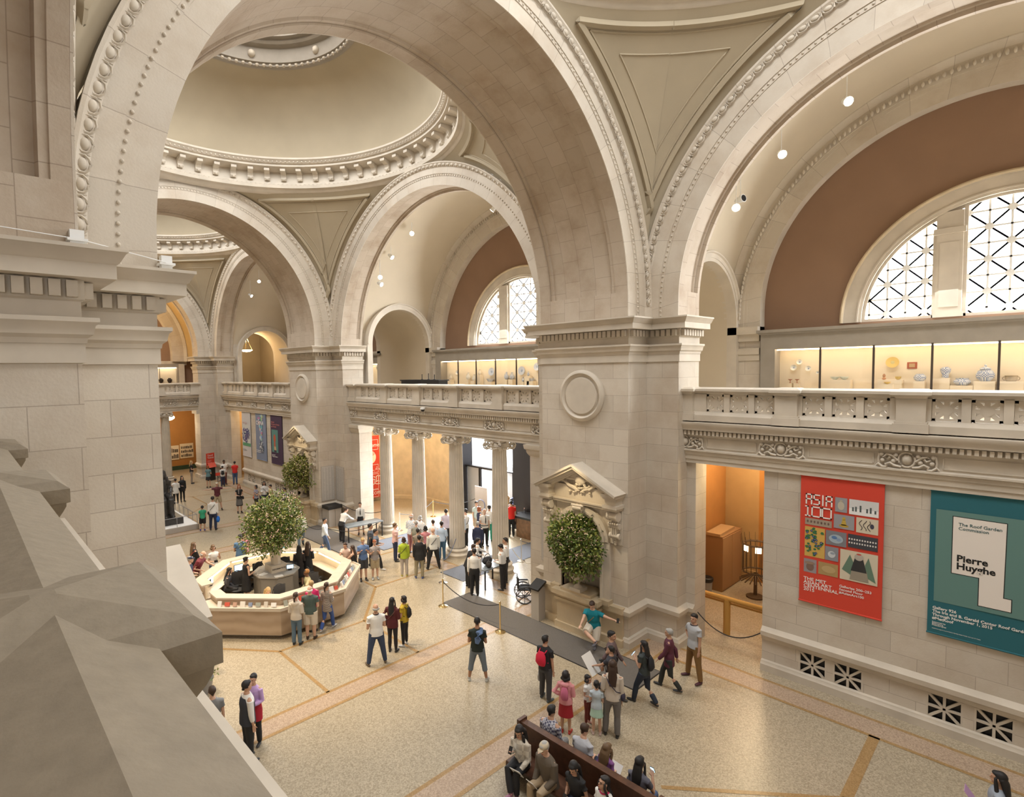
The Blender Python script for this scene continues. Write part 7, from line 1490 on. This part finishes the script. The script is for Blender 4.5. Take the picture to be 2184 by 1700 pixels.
Pn(.42, -3.62, 88, 1.64, 'long haired woman in grey top with glowing phone, far side of the bench', ('tee', (.10, .10, .13)), ('jeans', JN), 'k', 'long', 'm', ('bent', 'face'), 'sit', 5, sex='f', vox=.013, extras=[('phone', 1)])
Pn(-.32, -4.12, -90, 1.60, 'dark haired visitor at the very end of the near bench', ('tee', K_), ('jeans', K_), 'k', 'short', 'm', ('lap', 'lap'), 'sit', 10, vox=.014)
Pn(4.07, -7.97, -3, 1.62, 'dark haired walker with a folded leaflet at the bottom right corner', ('tee', (.30, .34, .40)), ('jeans', JN), 'k', 'wavy', 'm', ('bent', 'swing'), 'stride', sex='f', vox=.013, extras=[('paper', 0, .12, .16, (.5, .3, .5))])
Pn(-4.61, 3.41, 10, 1.62, 'brown haired visitor with only the head above the foreground rail', ('tee', GY), ('jeans', JN), 'b', 'short', 'l', vox=.016)
# -- around the desk
Pn(-3.46, 7.54, 47, 1.66, 'white haired person in pale blue shirt and black trousers beyond the stone rail', ('shirt', (.45, .50, .60)), ('trousers', K_), 'w', 'short', 'l', ('swing', 'swingb'), 'stride', vox=.014)
Pn(-3.05, 9.5, 20, 1.55, 'dark haired visitor in black and white at the left gate of the desk', ('shirt', W_), ('trousers', K_), 'k', 'short', 'm', ('bent', 'bent'), vox=.016)
Pn(-.92, 6.97, 46, 1.59, 'person in pale hooded jacket and jeans at the front of the desk', ('hoodie', (.56, .50, .42)), ('jeans', (.10, .16, .22)), 'b', 'tail', 'l', ('bent', 'bent'), 'stand', sex='f', vox=.013)
Pn(-.43, 7.0, 42, 1.64, 'bald man in dark green polo and cream shorts at the front of the desk', ('polo', (.06, .09, .08)), ('shorts', (.62, .55, .45)), 'w', 'balding', 'l', ('bent', 'bent'), 'stand', vox=.013, build=1.15, shoes=(.05, .03, .02))
Pn(-.12, 7.42, 10, 1.60, 'short haired blonde woman in bright pink top leaning on the desk', ('shirt', (.62, .02, .14)), ('trousers', KH), 'y', 'short', 'l', ('bent', 'bent'), 'stand', 8, sex='f', vox=.013)
Pn(.27, 7.21, 59, 1.56, 'woman in patterned grey brown top and bright blue jeans walking by the desk', ('tunic', 'pattern_grey'), ('jeans', (.04, .09, .30)), 'b', 'tail', 'm', ('bent', 'bent'), 'stride', sex='f', vox=.013, shoes=(.6, .6, .6))
Pn(2.98, 10.35, -119, 1.60, 'laughing woman in pale pink top leaning on the right corner of the desk', ('tee', (.70, .52, .45)), ('trousers', K_), 'b', 'tail', 'm', ('bent', 'reach'), 'stand', 15, sex='f', vox=.013, build=1.15, face=1)
Pn(2.90, 9.72, -28, 1.57, 'girl in black tank top and olive shorts leaning on the right side of the desk', ('tank', K_), ('shortskirt', (.15, .13, .09)), 'b', 'long', 'l', ('reach', 'bent'), 'relax', 6, sex='f', vox=.013)
Pn(3.48, 10.01, 203, 1.68, 'blond boy in blue tee and dark shorts looking at his hands', ('tee', (.11, .19, .38)), ('shorts', (.05, .05, .06)), 'y', 'short', 'l', ('phone', 'phone'), 'stand', vox=.013, nod=20)
Pn(3.90, 9.81, 204, 1.56, 'ginger haired boy in grey tee and khaki shorts with dark socks', ('tee', (.32, .29, .28)), ('shorts', KH), 'r', 'short', 'l', ('phone', 'phone'), 'stand', vox=.013, nod=20, shoes=(.4, .42, .42))
Pn(4.55, 10.7, 134, 1.72, 'man in slate blue tee behind the two boys, nearer one', ('tee', (.12, .14, .18)), ('jeans', K_), 'k', 'short', 'm', ('bent', 'bent'), 'stride', vox=.014, shoes=(.6, .6, .6), extras=[('pack', K_, .9)])
Pn(4.72, 11.35, 124, 1.74, 'man in dark top behind the two boys, farther one', ('tee', (.06, .07, .09)), ('jeans', K_), 'k', 'short', 'm', ('bent', 'bent'), vox=.015)
OF = dict(vox=.015)
Pn(5.45, 14.95, 75, 1.70, 'officer in white shirt leaning with both hands on the long table', ('tucked', W_), ('trousers', K_), 'b', 'short', 'l', ('reach', 'reach'), 'relax', 28, extras=[('belt',)], headturn=30, **OF)
Pn(6.85, 15.45, 213, 1.62, 'officer in white shirt and black skirt standing behind the long table', ('tucked', W_), ('skirt', K_), 'b', 'bun', 'l', ('down', 'down'), 'relax', sex='f', extras=[('tie', K_)], face=1, **OF)
Pn(4.08, 14.15, 139, 1.62, 'man in pale shirt and jeans walking past the dark post', ('shirt', (.55, .60, .66)), ('jeans', JN), 'k', 'short', 'm', ('down', 'swing'), 'stride', vox=.015)
Pn(3.65, 15.69, 206, 1.76, 'man in white shirt with a cross body strap beside the desk tree', ('shirt', W_), ('jeans', (.10, .14, .18)), 'k', 'short', 'm', ('down', 'down'), 'stride', extras=[('strap', (.1, .1, .08), -1)], vox=.015, face=1)
Pn(0.0, 13.72, 31, 1.76, 'man in plain blue tee at the far side of the desk', ('tee', (.10, .20, .36)), ('jeans', JN), 'k', 'short', 'm', ('bent', 'down'), vox=.015)
Pn(.40, 14.3, 171, 1.66, 'person in pink top facing the man in the blue tee', ('tee', (.62, .22, .25)), ('jeans', JN), 'b', 'long', 'l', ('bent', 'bent'), sex='f', vox=.015)
Pn(1.65, 13.5, 10, 1.60, 'person in turquoise patterned top half hidden by the desk tree', ('tee', (.16, .40, .46)), ('jeans', JN), 'b', 'short', 'l', ('down', 'down'), sex='f', vox=.016)
Pn(-2.42, 12.55, 112, 1.70, 'man in navy cap and navy tee leaning on the left counter of the desk', ('tee', (.022, .032, .07)), ('jeans', (.05, .09, .12)), 'g', 'short', 'l', ('bent', 'bent'), 'stand', 10, build=1.2, extras=[('cap', NV)], vox=.014)
Pn(-1.95, 13.15, 128, 1.72, 'balding man in maroon polo bent over the back left counter', ('polo', (.17, .022, .03)), ('trousers', KH), 'g', 'balding', 'l', ('reach', 'bent'), 'stand', 26, build=1.1, vox=.014, face=1)
Pn(-1.12, 13.62, 169, 1.60, 'woman in white tee with a camera at the back counter', ('tee', W_), ('jeans', JN), 'n', 'bob', 'l', ('face', 'bent'), sex='f', nod=15, extras=[('cam', 1)], vox=.014, face=1)
Pn(-1.55, 14.6, 77, 1.62, 'long haired woman in black with a red bag walking behind the desk', ('shirt', K_), ('skirt', K_), 'n', 'long', 'l', ('bent', 'swing'), 'stride', sex='f', extras=[('strap', (.38, .06, .04), 1)], vox=.015)
# -- inside the desk
Pn(-1.38, 11.62, 115, 1.60, 'seated clerk with dark hair and charcoal top behind the tablet screen', ('shirt', (.05, .045, .05)), ('trousers', K_), 'k', 'long', 'm', ('lap', 'lap'), 'sit', 12, sex='f', vox=.014)
Pn(-.80, 11.15, 78, 1.64, 'standing clerk in sleeveless black dress with dark bun inside the desk', ('dress', K_), ('skirt', K_), 'k', 'bun', 'l', ('phone', 'bent'), sex='f', vox=.013, sleeve=0)
Pn(-.95, 9.15, 180, 1.55, 'blonde clerk in cream top bent over the front counter', ('shirt', (.70, .60, .50)), ('trousers', K_), 'y', 'wavy', 'l', ('lap', 'lap'), 'sit', 20, sex='f', nod=30, vox=.013)
Pn(1.62, 11.05, 47, 1.70, 'woman with long brown hair in black dress inside the desk, on the right', ('dress', K_), ('skirt', K_), 'b', 'long', 'l', ('down', 'bent'), sex='f', vox=.014, sleeve=1.9)
Pn(1.28, 11.12, 30, 1.62, 'woman with black hair in a black dress, left of the pair inside the desk', ('dress', (.018, .014, .015)), ('skirt', K_), 'k', 'long', 'm', ('bent', 'bent'), sex='f', vox=.014, sleeve=1.9)
Pn(.75, 9.35, -74, 1.62, 'clerk in tan knit hat and olive shirt stretching one arm to point', ('shirt', (.40, .36, .20)), ('trousers', K_), 'k', 'short', 'd', ('point', 'lap'), 'sit', 5, extras=[('knit', (.34, .16, .05)), ('tie', K_)], vox=.014, face=1)
# -- queue between the columns
Q = dict(vox=.015)
Pn(5.74, 10.94, 116, 1.65, 'man in pink shirt and dark trousers standing side on before the queue', ('tee', (.72, .45, .42)), ('trousers', NV), 'n', 'short', 'l', ('down', 'bent'), **Q)
Pn(6.88, 11.23, 78, 1.80, 'balding man in blue plaid shirt and dusty pink trousers', ('shirt', 'plaid_blue'), ('trousers', (.36, .16, .16)), 'g', 'balding', 'l', ('bent', 'down'), build=1.1, **Q)
Pn(4.94, 9.24, 37, 1.57, 'woman in lime green jacket and pale grey trousers at the queue edge', ('jacket', (.38, .48, .03)), ('trousers', (.45, .40, .36)), 'b', 'bob', 'm', ('bent', 'down'), sex='f', shoes=(.5, .45, .1), extras=[('strap', K_, 1)], vox=.014)
Pn(5.23, 8.60, 38, 1.72, 'man in black suit jacket and khaki trousers at the front of the queue', ('suit', K_), ('trousers', (.30, .26, .17)), 'k', 'short', 'm', ('down', 'down'), 'relax', shoes=(.08, .12, .3), vox=.014)
Pn(6.31, 9.02, 30, 1.72, 'bald man in pale shirt with a black cross strap and wide black trousers', ('shirt', (.66, .66, .62)), ('trousers', K_), 'g', 'bald', 'l', ('down', 'down'), 'wide', build=1.12, extras=[('strap', K_, 1)], vox=.014)
Pn(7.35, 11.2, 59, 1.64, 'woman in white blouse with a dark strap beside the second column', ('shirt', W_), ('trousers', GY), 'g', 'bob', 'l', ('bent', 'bent'), sex='f', extras=[('strap', K_, -1)], **Q)
Pn(6.62, 10.55, 58, 1.66, 'person with a grey green backpack in the middle of the queue', ('tee', (.25, .25, .22)), ('jeans', JN), 'g', 'short', 'l', ('bent', 'down'), extras=[('pack', (.20, .20, .15))], **Q)
Pn(5.92, 9.55, 49, 1.66, 'man in taupe tee behind the black suit', ('tee', (.24, .20, .16)), ('jeans', JN), 'k', 'short', 'm', ('down', 'down'), **Q)
Pn(6.50, 9.75, 39, 1.62, 'woman in dusty rose top with dark hair in the queue', ('tee', (.50, .20, .22)), ('trousers', K_), 'k', 'bob', 'm', ('down', 'bent'), sex='f', **Q)
Pn(7.35, 10.25, 40, 1.62, 'woman in white top with hair up in the queue', ('shirt', W_), ('jeans', JN), 'b', 'bun', 'l', ('down', 'down'), sex='f', **Q)
Pn(7.30, 9.62, 51, 1.68, 'man in light blue shirt carrying a dark jacket behind the middle column', ('shirt', (.45, .56, .70)), ('jeans', (.05, .12, .2)), 'k', 'short', 'm', ('bent', 'bent'), extras=[('carry', (.02, .03, .06), 1, (.12, .09, .2), 'carried_jacket')], **Q)
Pn(8.75, 10.96, 41, 1.72, 'man in lilac shirt farther back by the middle column', ('tee', (.52, .46, .54)), ('trousers', K_), 'k', 'short', 'm', ('down', 'down'), **Q)
Pn(9.0, 10.25, 60, 1.74, 'man in pale blue shirt half hidden by the middle column', ('shirt', (.55, .62, .72)), ('trousers', NV), 'g', 'short', 'l', **Q)
Pn(9.39, 10.29, -20, 1.74, 'man in white shirt with a black strap right of the middle column', ('shirt', W_), ('trousers', K_), 'k', 'short', 'm', ('down', 'bent'), extras=[('strap', K_, 1)], **Q)
Pn(8.62, 8.70, 43, 1.60, 'grey haired person in navy jacket and black trousers between the near columns', ('suit', NV), ('trousers', K_), 'g', 'short', 'l', ('down', 'down'), sex='f', build=1.1, vox=.014)
Pn(10.03, 9.67, 205, 1.74, 'guard in short sleeved white shirt and long black tie', ('tee', W_), ('trousers', K_), 'w', 'balding', 'l', ('down', 'bent'), extras=[('tie', K_), ('belt',)], vox=.014, face=1)
Pn(10.35, 10.35, 105, 1.66, 'red haired woman in navy dress beside the guard', ('dress', NV), ('skirt', NV), 'r', 'bob', 'l', ('down', 'bent'), sex='f', sleeve=0, **Q)
Pn(10.97, 11.16, 194, 1.70, 'man in pale mint shirt and tan shorts facing the red haired woman', ('tee', (.50, .60, .58)), ('shorts', (.45, .36, .26)), 'k', 'short', 'l', ('bent', 'down'), extras=[('glasses',)], **Q)
Pn(6.72, 6.98, 120, 1.64, 'officer with dark ponytail searching a bag at the inspection table', ('tucked', W_), ('trousers', K_), 'k', 'tail', 'm', ('reach', 'bent'), 'stand', 12, sex='f', vox=.014)
Pn(5.64, 5.88, 44, 1.72, 'officer in white shirt seen from behind at the head of the inspection table', ('tucked', W_), ('trousers', K_), 'k', 'short', 'm', ('down', 'down'), 'stand', extras=[('belt',)], vox=.013)
Pn(6.02, 6.62, 110, 1.64, 'visitor in black jacket reaching into the black bag on the table', ('jacket', K_), ('trousers', K_), 'b', 'short', 'l', ('reach', 'bent'), 'stand', 20, vox=.014)
Pn(6.78, 5.50, -20, 1.70, 'officer in white shirt bent over the table beside the column, nearer one', ('tucked', W_), ('trousers', K_), 'k', 'short', 'm', ('bent', 'bent'), 'stand', 6, extras=[('belt',)], vox=.013, nod=20)
Pn(7.42, 5.95, -43, 1.72, 'officer in white shirt standing against the nearest column', ('tucked', W_), ('trousers', K_), 'k', 'short', 'm', ('bent', 'down'), 'stand', vox=.014)
Pn(12.06, 9.81, 28, 1.76, 'man in bright red shirt and black trousers by the entrance doors', ('tee', (.70, .02, .012)), ('trousers', K_), 'k', 'short', 'l', ('down', 'down'), **Q)
Pn(12.55, 10.25, 49, 1.70, 'person in brown top with a dark handbag in the entrance', ('shirt', (.16, .11, .08)), ('trousers', KH), 'k', 'short', 'm', ('down', 'down'), extras=[('carry', K_, 1)], **Q)
Pn(13.0, 10.9, 68, 1.72, 'blonde woman in the entrance doorway', ('tee', (.30, .24, .2)), ('trousers', GY), 'y', 'wavy', 'l', sex='f', **Q)
Pn(13.9, 11.15, 49, 1.76, 'person in navy jacket with a blue backpack leaving through the doors', ('jacket', NV), ('trousers', K_), 'k', 'short', 'm', ('swing', 'down'), 'stride', extras=[('pack', (.04, .10, .3))], **Q)
Pn(10.75, 10.05, 66, 1.72, 'person in white top behind the nearest column', ('shirt', W_), ('trousers', (.02, .30, .2)), 'k', 'short', 'm', sex='f', **Q)
# -- far bay
Fr = dict(vox=.018)
Pn(4.88, 36.0, 107, 1.72, 'blonde woman in black top and grey trousers near the orange wall', ('tee', K_), ('trousers', (.26, .22, .18)), 'y', 'wavy', 'l', ('down', 'bent'), sex='f', **Fr)
Pn(5.27, 33.42, 18, 1.60, 'red haired woman in teal cardigan and black skirt facing the kiosk', ('tee', (.12, .22, .24)), ('shortskirt', K_), 'r', 'bob', 'l', ('bent', 'bent'), sex='f', **Fr)
Pn(6.55, 33.75, 179, 1.82, 'tall man in white tee near the far corner', ('tee', W_), ('trousers', (.12, .03, .03)), 'k', 'short', 'd', ('bent', 'bent'), **Fr)
Pn(6.2, 33.1, 19, 1.50, 'boy in white tee with a black backpack in front of the tall man', ('tee', W_), ('jeans', NV), 'k', 'short', 'm', ('down', 'down'), extras=[('pack', K_, .9)], **Fr)
Pn(7.15, 33.2, 21, 1.72, 'man in bright red tee and jeans by the far doorway', ('tee', (.60, .02, .015)), ('jeans', JN), 'k', 'short', 'm', ('bent', 'bent'), **Fr)
Pn(2.0, 29.75, -5, 1.60, 'woman in loose white blouse beside the statue', ('tunic', W_), ('leggings', K_), 'k', 'short', 'm', ('hip', 'bent'), sex='f', build=1.15, **Fr)
Pn(2.5, 30.1, 176, 1.66, 'long haired woman in black coat facing the white blouse', ('coat', K_), ('leggings', K_), 'k', 'long', 'l', ('down', 'bent'), sex='f', extras=[('strap', K_, -1)], face=1, **Fr)
Pn(3.36, 26.06, 199, 1.69, 'man in tan cap and maroon tee with both arms spread wide', ('tee', (.11, .02, .03)), ('shorts', KH), 'g', 'short', 'l', ('out', 'out'), 'wide', extras=[('cap', (.6, .52, .4))], face=1, **Fr)
Pn(4.07, 24.39, 191, 1.68, 'woman in black dress and grey scarf standing alone behind the tree', ('dress', K_), ('skirt', (.15, .14, .13)), 'r', 'long', 'l', ('bent', 'bent'), sex='f', extras=[('scarf', (.25, .22, .2)), ('strap', K_, 1)], face=1, **Fr)
Pn(4.92, 23.9, -98, 1.58, 'dark haired woman in grey print top with an orange bag', ('tee', 'plaid_grey'), ('leggings', K_), 'k', 'bob', 'm', ('phone', 'down'), sex='f', extras=[('strap', (.65, .12, .03), -1)], **Fr)
Pn(5.70, 24.55, 203, 1.60, 'woman in white cardigan with a black bag by the wall vents', ('shirt', W_), ('leggings', NV), 'k', 'long', 'm', ('bent', 'bent'), sex='f', extras=[('strap', K_, 1)], face=1, **Fr)
Pn(7.2, 26.9, -70, 1.60, 'visitor in pale yellow shirt sitting on the floor against the vents', ('shirt', (.62, .52, .25)), ('jeans', NV), 'k', 'short', 'm', ('lap', 'lap'), 'floor', 5, **Fr)
Pn(7.42, 25.2, -65, 1.60, 'visitor in lavender shirt sitting on the floor with legs stretched out', ('shirt', (.48, .42, .62)), ('trousers', K_), 'k', 'short', 'm', ('lap', 'face'), 'floor', 5, **Fr)
Pn(5.65, 21.9, -60, 1.60, 'visitor in pink sitting on the floor beside the niche bouquet', ('tee', (.62, .34, .34)), ('jeans', GY), 'b', 'long', 'l', ('lap', 'lap'), 'floor', 5, sex='f', **Fr)
Pn(1.17, 22.0, 17, 1.32, 'boy in green tee and black shorts beside the statue platform', ('tee', (.03, .32, .17)), ('shorts', K_), 'k', 'short', 'm', ('down', 'down'), 'relax', shoes=(.04, .06, .3), **Fr)
Pn(1.62, 21.70, 28, 1.78, 'man in white shirt and navy trousers carrying a blue shopping bag', ('shirt', W_), ('trousers', NV), 'k', 'short', 'm', ('down', 'down'), 'relax', extras=[('carry', (.02, .16, .60), 1, (.18, .10, .17)), ('strap', K_, 1)], **Fr)
# ------------------------------------------------------------------ groups of repeats
GR = {'ionic_column': 'fluted ionic columns', 'balustrade': 'stone gallery balustrades', 'ceiling_spotlight': 'spotlights hanging from the vaults', 'stanchion_post': 'posts carrying the barrier ropes', 'barrier_rope': 'ropes between the posts',
      'office_chair': 'office chairs inside the information desk', 'display_case': 'lit gallery display cases', 'pedimented_niche': 'pedimented niches on the piers', 'flower_arrangement': 'large flower arrangements', 'stone_urn': 'urns in the niches', 'exhibition_banner': 'exhibition banners on the right wall',
      'floor_runner': 'floor runners around the entrance', 'folding_table': 'tables used by the officers', 'oak_bench': 'double sided oak benches', 'plate': 'plates in the display cases', 'plinth': 'white plinths inside the display cases', 'name_board': 'boards of names on the piers', 'framed_poster': 'posters on the far orange wall',
      'candlestick': 'candlesticks on the gallery counter', 'leaflet': 'sheets on the island cabinet', 'monitor': 'screens inside the desk', 'wire_bracket': 'brackets on the near cornice', 'flag': 'flags outside the entrance', 'urn': 'urns in the far end case', 'stem_cup': 'stem cups in the first pane', 'person': 'visitors and staff in the hall'}
for o in list(bpy.data.objects):
    if o.parent is None and 'label' in o and 'group' not in o:
        g = GR.get(o.name.split('.')[0])
        if g: o['group'] = g
